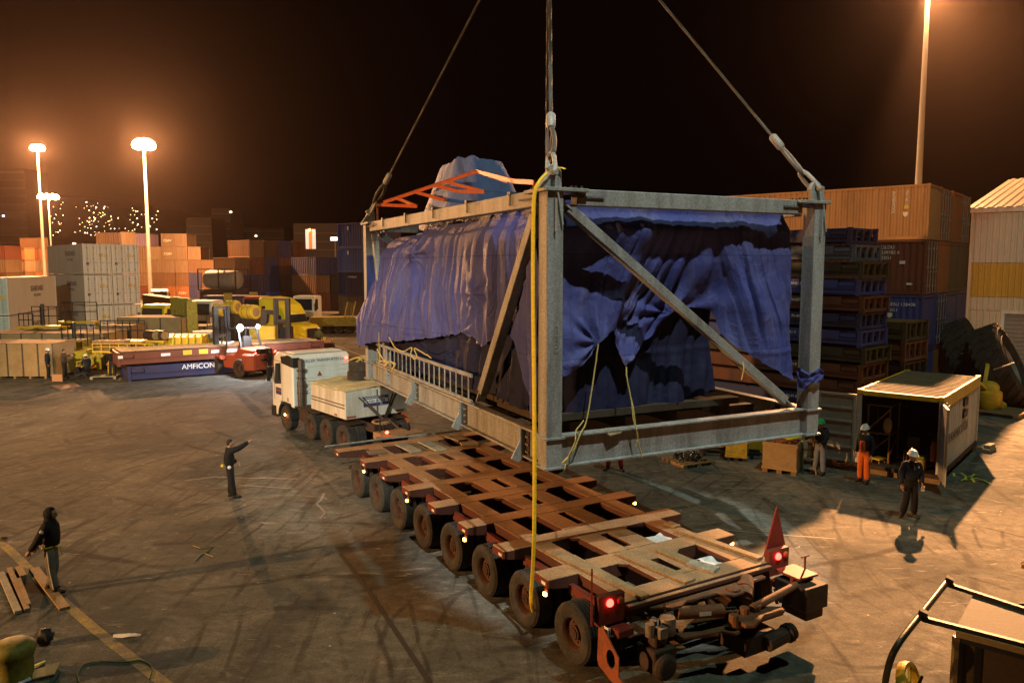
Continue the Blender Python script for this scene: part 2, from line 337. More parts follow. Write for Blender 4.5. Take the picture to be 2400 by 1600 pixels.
# ================================================================ setting
def ground_material():
    m = bpy.data.materials.new('worn concrete yard'); m.use_nodes = True; nt = m.node_tree; L = nt.links; b = nt.nodes['Principled BSDF']
    b.inputs['Specular IOR Level'].default_value = 0.05
    tc = _n(nt, 'ShaderNodeTexCoord')
    def mp(sx, sy, rz=0.0, loc=(0,0,0)):
        n = _n(nt, 'ShaderNodeMapping'); n.inputs['Scale'].default_value = (sx, sy, 1); n.inputs['Rotation'].default_value = (0,0,rz); n.inputs['Location'].default_value = loc
        L.new(tc.outputs['Object'], n.inputs[0]); return n
    def nz(src, sc, det=6, rough=0.6, dist=0.0):
        n = _n(nt, 'ShaderNodeTexNoise'); n.inputs['Scale'].default_value = sc; n.inputs['Detail'].default_value = det
        n.inputs['Roughness'].default_value = rough; n.inputs['Distortion'].default_value = dist; L.new(src.outputs[0], n.inputs['Vector']); return n
    def ramp(src, a, c, out=0):
        n = _n(nt, 'ShaderNodeMapRange'); n.inputs[1].default_value = a; n.inputs[2].default_value = c; L.new(src.outputs[out], n.inputs[0]); return n
    def mixc(f, a, c, k=1.0):
        n = _n(nt, 'ShaderNodeMix', data_type='RGBA')
        mu = _n(nt, 'ShaderNodeMath', operation='MULTIPLY'); mu.inputs[1].default_value = k; L.new(f.outputs[0], mu.inputs[0]); L.new(mu.outputs[0], n.inputs[0])
        if isinstance(a, tuple): n.inputs[6].default_value = (*a, 1)
        else: L.new(a.outputs[2], n.inputs[6])
        n.inputs[7].default_value = (*c, 1); return n
    plain = mp(1, 1)
    c = mixc(ramp(nz(plain, 0.16, 5, 0.62, 1.2), 0.38, 0.62), (0.088,0.087,0.075), (0.175,0.162,0.134))
    c = mixc(ramp(nz(plain, 0.55, 7, 0.7, 1.2), 0.50, 0.72), c, (0.075,0.069,0.058), 0.85)           # oily damp stains
    c = mixc(ramp(nz(mp(0.55, 1.3, 0.5), 0.8, 7, 0.7, 2.8), 0.56, 0.72), c, (0.32,0.295,0.25), 0.7)       # pale scrubbed streaks
    c = mixc(ramp(nz(mp(2.2, 0.22, 0.55, (3,1,0)), 0.8, 5, 0.6, 1.5), 0.56, 0.70), c, (0.045,0.04,0.035), 0.7)
    # curved tyre marks: thin bands of big distorted rings
    for loc, sc, ph in (((9.0,-24.0,0), 0.22, 0.0), ((-6.0,-13.0,0), 0.35, 2.0), ((2.5,-38.0,0), 0.19, 1.0), ((-14,-17,0), 0.5, 4.0)):
        w = _n(nt, 'ShaderNodeTexWave', wave_type='RINGS', rings_direction='Z'); w.inputs['Scale'].default_value = sc; w.inputs['Distortion'].default_value = 3.6
        w.inputs['Detail'].default_value = 2.0; w.inputs['Detail Scale'].default_value = 0.6; w.inputs['Phase Offset'].default_value = ph
        L.new(mp(1, 1, 0, loc).outputs[0], w.inputs[0])
        a = ramp(w, 0.93, 0.99, 1); g = ramp(nz(mp(1, 1, 0, loc), 0.30, 5, 0.7), 0.48, 0.62); mu = _n(nt, 'ShaderNodeMath', operation='MULTIPLY')
        L.new(a.outputs[0], mu.inputs[0]); L.new(g.outputs[0], mu.inputs[1]); c = mixc(mu, c, (0.036,0.032,0.028), 0.65)
    c = mixc(ramp(nz(mp(0.8, 5, -0.25, (5,2,0)), 0.9, 3, 0.5, 3.0), 0.69, 0.74), c, (0.45,0.43,0.38), 0.7)   # dry scuffs
    v = _n(nt, 'ShaderNodeTexVoronoi'); v.inputs['Scale'].default_value = 1.6; L.new(plain.outputs[0], v.inputs['Vector'])
    c = mixc(ramp(v, 0.045, 0.025), c, (0.6,0.58,0.52), 0.8)                                          # crumbs of litter and grit
    fn = nz(plain, 22, 5, 0.75); mr = _n(nt, 'ShaderNodeMapRange'); mr.inputs[1].default_value = 0.25; mr.inputs[2].default_value = 0.75
    mr.inputs[3].default_value = 0.6; mr.inputs[4].default_value = 1.4; L.new(fn.outputs[0], mr.inputs[0])
    md = nz(mp(1, 1.5, 0.3), 3.2, 6, 0.7); mr2 = _n(nt, 'ShaderNodeMapRange'); mr2.inputs[1].default_value = 0.3; mr2.inputs[2].default_value = 0.7
    mr2.inputs[3].default_value = 0.66; mr2.inputs[4].default_value = 1.34; L.new(md.outputs[0], mr2.inputs[0])
    mm = _n(nt, 'ShaderNodeMath', operation='MULTIPLY'); L.new(mr.outputs[0], mm.inputs[0]); L.new(mr2.outputs[0], mm.inputs[1])
    vm = _n(nt, 'ShaderNodeVectorMath', operation='SCALE'); L.new(c.outputs[2], vm.inputs[0]); L.new(mm.outputs[0], vm.inputs['Scale']); L.new(vm.outputs[0], b.inputs['Base Color'])
    rr = _n(nt, 'ShaderNodeMapRange'); rr.inputs[1].default_value = 0.3; rr.inputs[2].default_value = 0.7; rr.inputs[3].default_value = 0.8; rr.inputs[4].default_value = 1.0
    L.new(md.outputs[0], rr.inputs[0]); L.new(rr.outputs[0], b.inputs['Roughness'])
    bp = _n(nt, 'ShaderNodeBump'); bp.inputs['Strength'].default_value = 0.5; bp.inputs['Distance'].default_value = 0.02
    L.new(fn.outputs[0], bp.inputs['Height']); L.new(bp.outputs[0], b.inputs['Normal'])
    return m
gm = MB().grid([[(x, y, 0) for x in (-850, -60, 0, 60, 850)] for y in (-50, 0, 60, 300, 1050)])
tag(obj('ground', gm, ground_material()), kind='structure')
# painted lines
def paint_line(name, pts, w, m, z=0.004, label=None):
    mb = MB(); rows = []
    P = [G(*p) for p in pts]
    fine = []
    for a, b in zip(P[:-1], P[1:]):
        for k in range(8): fine.append(a.lerp(b, k/8))
    fine.append(P[-1])
    for i, p in enumerate(fine):
        t = (fine[min(i+1, len(fine)-1)] - fine[max(i-1, 0)]); t.z = 0; t.normalize(); nn = V((-t.y, t.x, 0))
        j = 0.06*noise.noise(p*2.0)
        rows.append([(p.x - nn.x*w/2*(1+j), p.y - nn.y*w/2*(1+j), z), (p.x + nn.x*w/2*(1-j), p.y + nn.y*w/2*(1-j), z)])
    return tag(obj(name, mb.grid(rows), m), kind='structure')
M_ylane = mat('worn yellow lane paint', (0.125,0.112,0.075), 0.85, 0, (0.36,0.25,0.03), 1.0, 2.6, fine=0.4)
M_wlane = mat('faint white lane paint', (0.24,0.23,0.20), 0.8, 0, (0.16,0.15,0.13), 1.0, 1.2, fine=0.3)
paint_line('yellow_lane_line', [(-40,1240), (25,1290), (110,1375), (230,1480), (400,1612)], 0.20, M_ylane)
paint_line('white_lane_line', [(760,800), (845,832), (1010,900)], 0.14, M_wlane)
paint_line('slab_joint', [(797,1297), (860,1378), (935,1490), (1015,1612)], 0.09, mat('tar filled joint', (0.03,0.027,0.023), 0.9))
paint_line('chalk_line', [(700,1122), (500,1118), (430,1126)], 0.07, M_wlane)
paint_line('chalk_line', [(690,1145), (620,1140), (560,1136)], 0.05, M_wlane)
paint_line('chalk_line', [(760,1155), (752,1172), (742,1180), (762,1200), (750,1215)], 0.07, M_wlane)
paint_line('chalk_line', [(1610,1185), (1720,1220), (1830,1254)], 0.06, M_ylane)
paint_line('chalk_line', [(1690,1240), (1790,1250), (1960,1262)], 0.06, M_wlane)

# hills with the lights of the town
def hill_h(x):
    px = CX + F_PX*x/620.0
    e = [(-900,500),(-200,480),(40,452),(180,462),(300,474),(420,495),(560,540),(760,566),(1000,572),(1400,575),(2000,580),(2900,590)]
    for (a, ya), (b, yb) in zip(e[:-1], e[1:]):
        if a <= px <= b:
            y = ya + (yb-ya)*(px-a)/(b-a); return max(6, CAM_H + (622-y)*620/F_PX + 2.2*noise.noise((x*0.03, 0, 0)))
    return 20
rows = []
for j in range(9):
    f = j/8; rows.append([(x, 470 + 300*f, -0.5 + hill_h(x)*math.sin(min(1, f*2)*math.pi/2) ** 1.4) for x in range(-640, 641, 20)])
M_hill = mat('dark hillside', (0.035,0.025,0.02), 0.95, 0, (0.05,0.035,0.025), 0.6, 0.05)
tag(obj('hills', MB().grid(rows), M_hill, smooth=True), kind='structure')
rl = random.Random(3); hl = MB(); hd = MB()
spots = []
while len(spots) < 150:
    px = rl.choice([rl.uniform(66,150), rl.uniform(175,250), rl.uniform(200,330), rl.uniform(230,372)]); py = rl.uniform(473, 556)
    if py < 466 + abs(px-120)*0.07 + (0 if px < 200 else (px-200)*0.06): continue
    spots.append((px, py))
for px, py in spots:
    p = D(px, py, 455 + rl.uniform(0, 8))
    (hl if rl.random() < 0.62 else hd).ball(p, rl.choice([0.17, 0.2, 0.23, 0.28, 0.36]), 6, 4)
for px, py, r in ((82,555,1.1),(96,556,0.9),(175,572,0.8),(172,571,0.6)): hl.ball(D(px, py, 455), r, 8, 5)
o = tag(obj('hillside_town_lights', hl, emit('town window lights', (1.0,0.74,0.42), 7)), 'scattered warm street and house lights of the town climbing the dark hill', 'lights', kind='stuff')
obj('dimmer_lights', hd, emit('dim town lights', (1.0,0.66,0.3), 3), o)
# dark apartment towers beyond the yard
M_tower = mat('unlit tower concrete', (0.03,0.024,0.022), 0.9, 0, (0.03,0.025,0.02), 0.5, 0.2)
M_slab = mat('balcony slab edge', (0.07,0.06,0.05), 0.9)
M_win = emit('lit apartment window', (1.0,0.85,0.6), 5); M_winb = emit('bluish lit apartment window', (0.7,0.78,1.0), 5)
for x0, x1, yt, Y, lits, lab in (
    (-30, 72, 400, 300, [(8,506)], 'broad dark apartment tower at the far left with one bluish light'),
    (440, 500, 512, 290, [(483,592)], 'slim dark apartment tower just right of the lamp lit container stack'),
    (500, 545, 490, 310, [(504,527),(541,497)], 'tall dark tower with banded floors above the brown containers'),
    (560, 668, 535, 330, [(566,541),(600,553)], 'wide unlit tower with a pair of small lit windows'),
    (690, 800, 525, 280, [(688,569)], 'dark slab block with banded balconies behind the striped board'),
    (800, 900, 548, 340, [(818,527)], 'low dark apartment block behind the blue containers')):
    a, b2 = D(x0, 622, Y), D(x1, 622, Y); h = CAM_H + (622-yt)*Y/F_PX
    t = thing('apartment_tower', lab, 'building', ((a.x+b2.x)/2, Y, 0)); w = b2.x-a.x
    obj('wall', MB().box(-w/2, 0, 0, w/2, 14, h), M_tower, t)
    sl = MB(); z = 3.0
    while z < h-1: sl.box(-w/2+0.2, -0.5, z, w/2-0.2, -0.003, z+0.35); z += 3.0
    tag(obj('balcony_slab', sl, M_slab, t), kind='stuff')
    for px, py in lits:
        p = D(px, py, Y-0.52); obj('window', MB().box(-0.45, -0.03, -0.3, 0.45, 0.03, 0.3).tf(Matrix.Translation((p.x-t.location.x, -0.55, p.z))), M_winb if px < 20 or px == 566 else M_win, t)
# lit sign / small far lights beside the blue containers
t = thing('lit_sign', 'small white lit sign glowing left of the blue container stack', 'sign', D(786, 575, 270)); t.location.z = 0
MATW[t] = Matrix.Translation(t.location); zz = D(790, 558, 270).z
obj('post', MB().box(-0.2,-0.2,0,0.2,0.2,zz-0.8), M_steel, t)
obj('face', MB().box(-1.6,-0.2,zz-0.8,1.6,0.1,zz+0.3), emit('white sign face', (0.9,1.0,0.95), 4), t)
# range board
Y = 100.0; p0, p1 = D(717, 583, Y), D(739, 537, Y); w = p1.x - p0.x; zc = D(728, 590, Y)
t = thing('range_board', 'lit white range board with an orange centre stripe and a red lamp on top', 'marker board', ((p0.x+p1.x)/2, Y, 0))
slw = MB(); slo = MB(); nS = 20; hS = (p1.z-p0.z)/nS
for k in range(nS):
    z = p0.z + k*hS
    slw.box(-w/2,-0.05,z,-w*0.17,0.05,z+hS*0.78); slw.box(w*0.17,-0.05,z,w/2,0.05,z+hS*0.78); slo.box(-w*0.165,-0.05,z,w*0.165,0.05,z+hS*0.78)
obj('white_slats', slw, emit('lit white slats', (1.0,0.72,0.52), 1.1), t); obj('orange_slats', slo, emit('lit orange slats', (1.0,0.32,0.07), 0.75), t)
for s in (-0.3, -0.1, 0.12, 0.3): obj('post', MB().bar((s*w,0.12,0),(s*w,0.12,p1.z-0.1),0.07,0.07,(0,1,0)), M_steel, t)
obj('lamp', MB().ball((-0.05,-0.25,p1.z-0.12), 0.17, 10, 6), emit('red beacon', (1.0,0.12,0.03), 30), t)
# ---------------------------------------------------------------- lamp masts
def mast(pos, base_r, label, nl=10, ring=1.6, lr=0.46, tiers=((0.0, 1.0),)):
    t = thing('floodlight_mast', label, 'floodlight mast', (pos.x, pos.y, 0), 0, 'sodium floodlight masts')
    H = pos.z
    obj('pole', MB().tube([(0,0,0),(0,0,H*0.5),(0,0,H-0.2)], [base_r, base_r*0.72, base_r*0.42], 14), M_pole, t, True)
    obj('base_plate', MB().lathe([(0,0.1),(base_r*1.7,0.1),(base_r*1.7,0)], n=16), M_steel, t)
    cr = MB().tube([(ring*math.cos(a), ring*math.sin(a), H) for a in [2*math.pi*k/20 for k in range(20)]], 0.06, 6, closed=True)
    for k in range(4):
        a = math.pi/2*k; cr.bar((0,0,H),(ring*math.cos(a),ring*math.sin(a),H),0.08,0.08)
    obj('crown_ring', cr, M_steel, t)
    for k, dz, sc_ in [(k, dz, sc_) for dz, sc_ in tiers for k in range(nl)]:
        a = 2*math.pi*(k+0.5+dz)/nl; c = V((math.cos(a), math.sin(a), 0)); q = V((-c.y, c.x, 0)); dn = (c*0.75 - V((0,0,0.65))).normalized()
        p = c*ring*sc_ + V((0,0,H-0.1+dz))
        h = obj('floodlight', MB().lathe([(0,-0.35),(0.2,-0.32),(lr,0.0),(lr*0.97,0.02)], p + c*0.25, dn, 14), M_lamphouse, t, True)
        obj('lens', MB().ball((0,0,0), (lr*0.93, lr*0.93, lr*1.25), 12, 6).tf(Matrix.Translation(p + c*0.25 + dn*0.03) @ dn.to_track_quat('Z','Y').to_matrix().to_4x4()), M_sodium, h, True)  # lens swollen into a blob that imitates the lamp's glare
    return t
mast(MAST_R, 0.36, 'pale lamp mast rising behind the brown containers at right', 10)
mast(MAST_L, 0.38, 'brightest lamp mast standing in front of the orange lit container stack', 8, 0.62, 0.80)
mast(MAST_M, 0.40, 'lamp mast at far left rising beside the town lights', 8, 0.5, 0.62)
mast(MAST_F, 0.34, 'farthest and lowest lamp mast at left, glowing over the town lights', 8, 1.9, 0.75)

# ================================================================ containers
W_C = 2.44
def corr_pts(L0, L1, pitch=0.28, dep=0.036):
    out = []; x = L0; n = max(1, int((L1-L0)/pitch)); p = (L1-L0)/n
    for k in range(n):
        a = L0 + k*p; out += [(a, 0), (a+p*0.30, 0), (a+p*0.5, dep), (a+p*0.80, dep)]
    out.append((L1, 0)); return out
def c_panels(L, H, coarse=False, open_end=False, flat=False):
    mb = MB(); pt = 0.28 if not coarse else 0.45; d = 0.04 if not coarse else 0.06
    for y, s in ((0.03, 1), (W_C-0.03, -1)):
        pr = [(0.08,0),(L-0.08,0)] if flat else corr_pts(0.08, L-0.08, pt, d)
        mb.grid([[(x, y+s*o, 0.14) for x, o in pr], [(x, y+s*o, H-0.10) for x, o in pr]])
        if s < 0:
            pass
    pr = corr_pts(0.08, W_C-0.08, pt, d)
    mb.grid([[(0.03+o, y, 0.14) for y, o in pr], [(0.03+o, y, H-0.10) for y, o in pr]])
    pr = [(0.08,0),(L-0.08,0)] if flat else corr_pts(0.08, L-0.08, 0.30, 0.02)
    mb.grid([[(x, 0.06, H-0.03-o) for x, o in pr], [(x, W_C-0.06, H-0.03-o) for x, o in pr]])
    mb.add([(0.05,0.05,0.12),(L-0.05,0.05,0.12),(L-0.05,W_C-0.05,0.12),(0.05,W_C-0.05,0.12)], [(0,1,2,3)])
    return mb
def c_blank_end(L, H, coarse=False):
    mb = MB(); pr = corr_pts(0.08, W_C-0.08, 0.26 if not coarse else 0.42, 0.05)
    return mb.grid([[(L-0.02-o, y, 0.14) for y, o in pr], [(L-0.02-o, y, H-0.10) for y, o in pr]])
def c_frame(L, H):
    mb = MB(); e = 0.012
    for x in (0, L-0.10):
        for y in (0, W_C-0.10): mb.box(x, y, 0.12, x+0.10, y+0.10, H-0.12)
    for x in (-e, L-0.16+e):
        for y in (-e, W_C-0.15+e):
            for z in (0, H-0.12): mb.box(x, y, z, x+0.16, y+0.15, z+0.12)
    for y in (0.0, W_C-0.07): mb.box(0.16, y, 0.0, L-0.16, y+0.07, 0.15); mb.box(0.16, y, H-0.11, L-0.16, y+0.07, H-0.02)
    for x in (0.0, L-0.07): mb.box(x, 0.16, 0.0, x+0.07, W_C-0.16, 0.15); mb.box(x, 0.16, H-0.13, x+0.07, W_C-0.16, H-0.02)
    return mb
def c_doors(L, H):
    mb = MB(); x = L-0.04
    for y0, y1 in ((0.11, W_C/2-0.01), (W_C/2+0.01, W_C-0.11)):
        mb.box(x-0.04, y0, 0.16, x, y1, H-0.14)
        for k in range(1, 4):
            z = 0.16 + (H-0.3)*k/4; mb.box(x, y0+0.08, z-0.05, x+0.02, y1-0.08, z+0.05)
    return mb
def c_rods(L, H):
    mb = MB()
    for y in (0.38, 0.92, W_C-0.92, W_C-0.38):
        mb.tube([(L+0.025, y, 0.05),(L+0.025, y, H-0.06)], 0.022, 6)
        for z in (0.4, H*0.5, H-0.4): mb.box(L-0.02, y-0.06, z-0.05, L+0.035, y+0.06, z+0.05)
        mb.box(L+0.02, y-0.03, 1.05, L+0.05, y+0.30, 1.10)
    return mb
M_rod = mat('lock rod galvanised', (0.42,0.40,0.36), 0.5, 0.5)
def container(label, loc, rz, L, H, colr, doors=True, detail=True, group=None, flat=False, cat='container', name='shipping_container'):
    m = PAINT[colr]
    if not detail:
        def full():
            mb = c_panels(L, H, True, flat=flat); f = c_frame(L, H); mb.add(f.v, f.f)
            g = c_doors(L, H) if doors else c_blank_end(L, H, True); mb.add(g.v, g.f)
            if doors:
                g = c_rods(L, H); mb.add(g.v, g.f)
            return mb
        o = cobj(name, ('container mesh', L, H, doors, flat), full, m, None, loc=loc, rot=(0,0,rz))
        MATW[o] = Matrix.Translation(V(loc)) @ Matrix.Rotation(rz, 4, 'Z')
        return tag(o, label, cat, group)
    t = thing(name, label, cat, loc, rz, group)
    cobj('body', ('container panels', L, H, flat), lambda: c_panels(L, H, flat=flat), m, t)
    cobj('frame', ('container frame', L, H), lambda: c_frame(L, H), m, t)
    if doors:
        d = cobj('door', ('container doors', L, H), lambda: c_doors(L, H), m, t)
        cobj('lock_rods', ('container rods', L, H), lambda: c_rods(L, H), M_rod, d)
    else: cobj('end_panel', ('container end', L, H), lambda: c_blank_end(L, H), m, t)
    return t
LEV = ['bottom', 'second', 'third', 'fourth', 'fifth', 'sixth']; NTH = ['first', 'second', 'third', 'fourth', 'fifth', 'sixth', 'seventh', 'eighth', 'ninth']
D1 = V((-0.762, 0.648, 0)); D2 = V((0.645, 0.764, 0)); RZ = math.atan2(-D1.y, -D1.x)
def stack(corner, L, H, cols, where, group, d1=D1, d2=None, detail=False, gap=0.06, flat=False, front='nearest'):
    """cols: list of columns (bottom first) of (paint, doors); the corner is the near lower corner of the first column."""
    d2 = d2 or V((-d1.y, d1.x, 0)) * (-1 if (-d1.y) < 0 else 1)
    rz = math.atan2(-d1.y, -d1.x); out = []
    for i, c in enumerate(cols):
        for k, (pt, dr) in enumerate(c):
            if pt is None: out.append(None); continue
            o = V((corner[0], corner[1], 0)) + d1*L + d2*(i*(W_C+gap)); 
            lab = '%s container, %s of the %s column in the %s' % (pt, LEV[k] if k < len(c)-1 else 'topmost', NTH[i], where)
            out.append(container(lab, (o.x + 0.03*math.sin(i*3+k*5), o.y, k*(H+0.02)), rz, L, H, pt, dr, detail, group, flat))
    return out
# right hand stack of forty footers
C = G(2165, 822.0 + 0, 2.59)     # second level line pins the corner
C = V((19.5, 36.35, 0))
B_, N_ = True, False
rs = stack(C, 12.19, 2.59, [
    [('blue',0),('blue',0),('maroon',1),('tan',0)], [('brown',0),('blue',1),('rust',0),('rust',1)],
    [('blue',0),('violet',0),('orange',0),('rust',0)], [('brown',1),('violet',0),('orange',0),('rust',1)]],
    'tall stack beside the warehouse', 'containers stacked beside the warehouse', detail=True)
def ctext(c, L, H, body, x, z, size, m=None, vertical=False):
    if vertical: return text(body, (x, 0.022, z), (0,0,-1), (1,0,0), size, m or M_white, c)
    return text(body, (x, 0.022, z), (1,0,0), (0,0,1), size, m or M_white, c)
ctext(rs[3], 12.19, 2.59, 'INTERPOOL', 10.55, 2.3, 0.20, None, True); ctext(rs[3], 12.19, 2.59, 'TRIU 582 0', 11.15, 2.35, 0.15, None, True)
obj('warning_sticker', MB().box(11.1, 0.012, 1.45, 11.3, 0.024, 1.62), M_yel, rs[3]); obj('data_plate', MB().prism([(11.05,0.012,1.30),(11.28,0.012,1.30),(11.26,0.012,1.15),(11.17,0.012,1.06),(11.08,0.012,1.15)], (0,0.012,0)), M_white, rs[3])
lg = MB()
for x, z, w, h in ((6.75,1.28,0.5,0.05),(6.9,1.34,0.2,0.12),(6.97,1.45,0.05,0.2),(6.85,1.68,0.12,0.10),(7.05,1.70,0.16,0.10),(7.0,1.85,0.10,0.06),(6.78,1.60,0.08,0.06),(7.2,1.62,0.08,0.06)): lg.box(x, 0.010, z, x+w, 0.024, z+h)
obj('emblem', lg, M_white, rs[3], label='white palm tree like emblem')
ctext(rs[2], 12.19, 2.59, 'GLDU', 10.2, 2.18, 0.22); ctext(rs[2], 12.19, 2.59, '539782 6', 10.2, 1.93, 0.22); ctext(rs[2], 12.19, 2.59, '22G1', 10.2, 1.68, 0.22)
obj('data_plate', MB().prism([(10.35,0.012,1.5),(10.6,0.012,1.5),(10.6,0.012,1.38),(10.48,0.012,1.28),(10.36,0.012,1.38)], (0,0.012,0)), M_white, rs[2]); obj('sticker', MB().box(11.05,0.012,1.45,11.3,0.024,1.6), M_white, rs[2]); obj('sticker', MB().box(11.4,0.012,0.45,11.65,0.024,0.55), M_white, rs[2])
ctext(rs[1], 12.19, 2.59, 'GESU 138408', 10.6, 2.05, 0.22); ctext(rs[1], 12.19, 2.59, '22G1', 10.6, 1.78, 0.22)
obj('data_plate', MB().prism([(10.6,0.012,1.7),(10.85,0.012,1.7),(10.85,0.012,1.55),(10.73,0.012,1.45),(10.62,0.012,1.55)], (0,0.012,0)), M_white, rs[1])
# brown and blue stacks, middle distance
def cpx(px, Y): return (px-CX)/F_PX*Y
mid = stack((cpx(553,114), 114), 6.06, 2.59, [
    [('navy',0),('navy',0),('rusty',0)], [('navy',1),('navy',0),('dull rust',1),('rusty',0)], [('blue',0),('navy',1),('navy',1),('dark brown',1)],
    [('dull rust',1),('dark brown',0),('dull rust',0),('navy',0)], [('navy',0),('dark brown',0),('dark brown',1),('dull rust',1)]], 'brown stack by the tank', 'containers left of the striped board')
mid2 = stack((cpx(742,112), 112), 6.06, 2.59, [[('dull rust',0),('rusty',0),('navy',0)], [('black',1),('black',0),('navy',1)], [('dark brown',0),('dark brown',0),('dark brown',1)], [('dark brown',0),('black',0),('dull rust',1)]],
    'stack under the striped board', 'containers under the striped board')
bl = stack((cpx(868,90.5), 90.5), 6.06, 2.9, [[('orange',0),('navy',0),('skyblue',0),('blue',0)], [('navy',0),('navy',1),('blue',0),('navy',0)]], 'blue stack behind the hanging load', 'containers behind the hanging load', flat=False)
ctext(bl[1], 6.06, 2.9, 'HAMBURG', 2.1, 2.2, 0.32); obj('red_mark', MB().box(1.8,0.012,2.2,2.0,0.024,2.42), M_redp, bl[1])
for q in (2, 3): obj('data_plate', MB().prism([(1.9,0.012,2.5),(2.15,0.012,2.5),(2.15,0.012,2.15),(2.02,0.012,2.0),(1.92,0.012,2.15)], (0,0.012,0)), M_white, bl[q])
# lamp lit stack: short ends face the camera
E1 = V((-0.10, 0.995, 0)); 
lit = stack((cpx(322,152), 152), 6.06, 2.56, [
    [('maroon',1),('orange',0),('orange',0),('orange',0),('violet',0)], [('orange',0),('rusty',1),('orange',0),('sandy',1)],
    [('brown',0),('rusty',0),('orange',0),('orange',0),('orange',0)], [('brown',0),('rusty',0),('orange',0),('orange',1),('orange',1)],
    [('navy',0),('navy',0),('rusty',0),('orange',0)], [('rusty',1),('rusty',1),('rusty',0)]], 'lamp lit orange stack', 'orange containers lit by the left mast', d1=E1, d2=V((0.995,0.10,0)))
for q in (14, 13, 12): text('CSAV', (6.09, 0.45, 0.95), (0,1,0), (0,0,1), 0.62, M_white, lit[q])
lit2 = stack((cpx(233,160), 160), 6.06, 2.66, [[('rusty',0)]*4+[('orange',0)], [('rusty',0)]*4+[('pale pink',0)], [('brown',0)]*4+[('pale pink',0)]], 'row above the white boxes', 'lamp lit containers behind the white boxes', d1=E1, d2=V((0.995,0.10,0)))
lit3 = stack((cpx(292,150), 150), 6.06, 2.6, [[('rusty',0)]*4+[('orange',0)]], 'slanted column by the white boxes', 'lamp lit containers behind the white boxes', d1=V((-0.5,0.866,0)), d2=V((0.866,0.5,0)))
fl = stack((cpx(52,176), 176), 6.06, 2.6, [[('brown',0),('maroon',0),('sandy',0),('maroon',0)], [('navy',0),('brown',0),('orange',0),('maroon',0)], [('navy',0),('brown',0),('orange',0),('brown',0),('rusty',0)]],
    'far left stack half in shadow', 'containers at the far left', d1=V((-0.94,0.34,0)), d2=V((0.34,0.94,0)))
fl2 = stack((cpx(74,184), 172), 6.06, 2.6, [[('navy',0),('maroon',0),('rusty',0),('navy',0)]], 'stack between the far left rows', 'containers at the far left', d1=V((-0.94,0.34,0)), d2=V((0.34,0.94,0)))
fl3 = stack((cpx(103,176), 170), 6.06, 2.6, [[('violet',0),('rusty',0),('orange',0),('brown',0)]], 'stack touching the white boxes', 'containers at the far left', d1=V((-0.94,0.34,0)), d2=V((0.34,0.94,0)))
fl4 = stack((cpx(-12,150), 150), 6.06, 2.6, [[('rusty',1),('rusty',1),('orange',0),('maroon',0)]], 'stack at the left edge', 'containers at the far left', d1=E1, d2=V((0.995,0.10,0)))
M_rodw = mat('grey painted rods', (0.30,0.30,0.30), 0.5)
# white refrigerated boxes
def reefer(label, loc, rz, group, mirrored=False):
    L, H = 12.19, 2.83
    t = thing('refrigerated_container', label, 'container', loc, rz, group)
    cobj('body', ('reefer panels', L, H), lambda: c_panels(L, H, flat=True), PAINT['white'], t)
    cobj('frame', ('reefer frame', L, H), lambda: c_frame(L, H), PAINT['white'], t)
    d = cobj('door', ('reefer doors', L, H), lambda: c_doors(L, H), PAINT['white'], t)
    cobj('lock_rods', ('reefer rods', L, H), lambda: c_rods(L, H), M_rodw, d)
    def grille():
        mb = MB()
        for k in range(9): mb.box(L+0.002, 0.62, 0.5+k*0.24, L+0.03, 0.86, 0.62+k*0.24)
        return mb
    cobj('vent_strip', ('reefer vent', L, H), grille, M_whited, d)
    cobj('blue_label', ('reefer blue', L, H), lambda: MB().box(L-0.035, 0.28, 0.85, L-0.012, 0.5, 1.1), M_navy, d)
    cobj('yellow_label', ('reefer yellow', L, H), lambda: MB().box(L-0.035, 1.42, 1.6, L+0.024, 1.72, 1.9).prism([(L+0.002,1.86,1.6),(L+0.002,2.16,1.6),(L+0.002,2.01,1.9)], (0.022,0,0)), M_yel, d)
    x = L*0.66 if not mirrored else L*0.5
    text('SEABOARD', (x, 0.012, 1.72), (1,0,0), (0,0,1), 0.66, M_textdk, t, align='CENTER'); text('M A R I N E', (x, 0.012, 1.25), (1,0,0), (0,0,1), 0.36, M_textdk, t, align='CENTER')
    return t
c0 = V((cpx(200,72), 72, 0)); da = V((-0.70,0.714,0)); db = V((0.79,0.613,0)); L = 12.19
db = V((0.714,0.70,0)); rz = math.atan2(-da.y, -da.x)
for k in range(3):
    for i in range(2):
        o = c0 + da*L + db*(i*2.5)
        reefer('white refrigerated box, %s of the %s pair column beside the orange stack' % (['bottom','middle','topmost'][k], ['nearer','farther'][i]), (o.x, o.y, k*2.9), rz, 'white refrigerated containers')
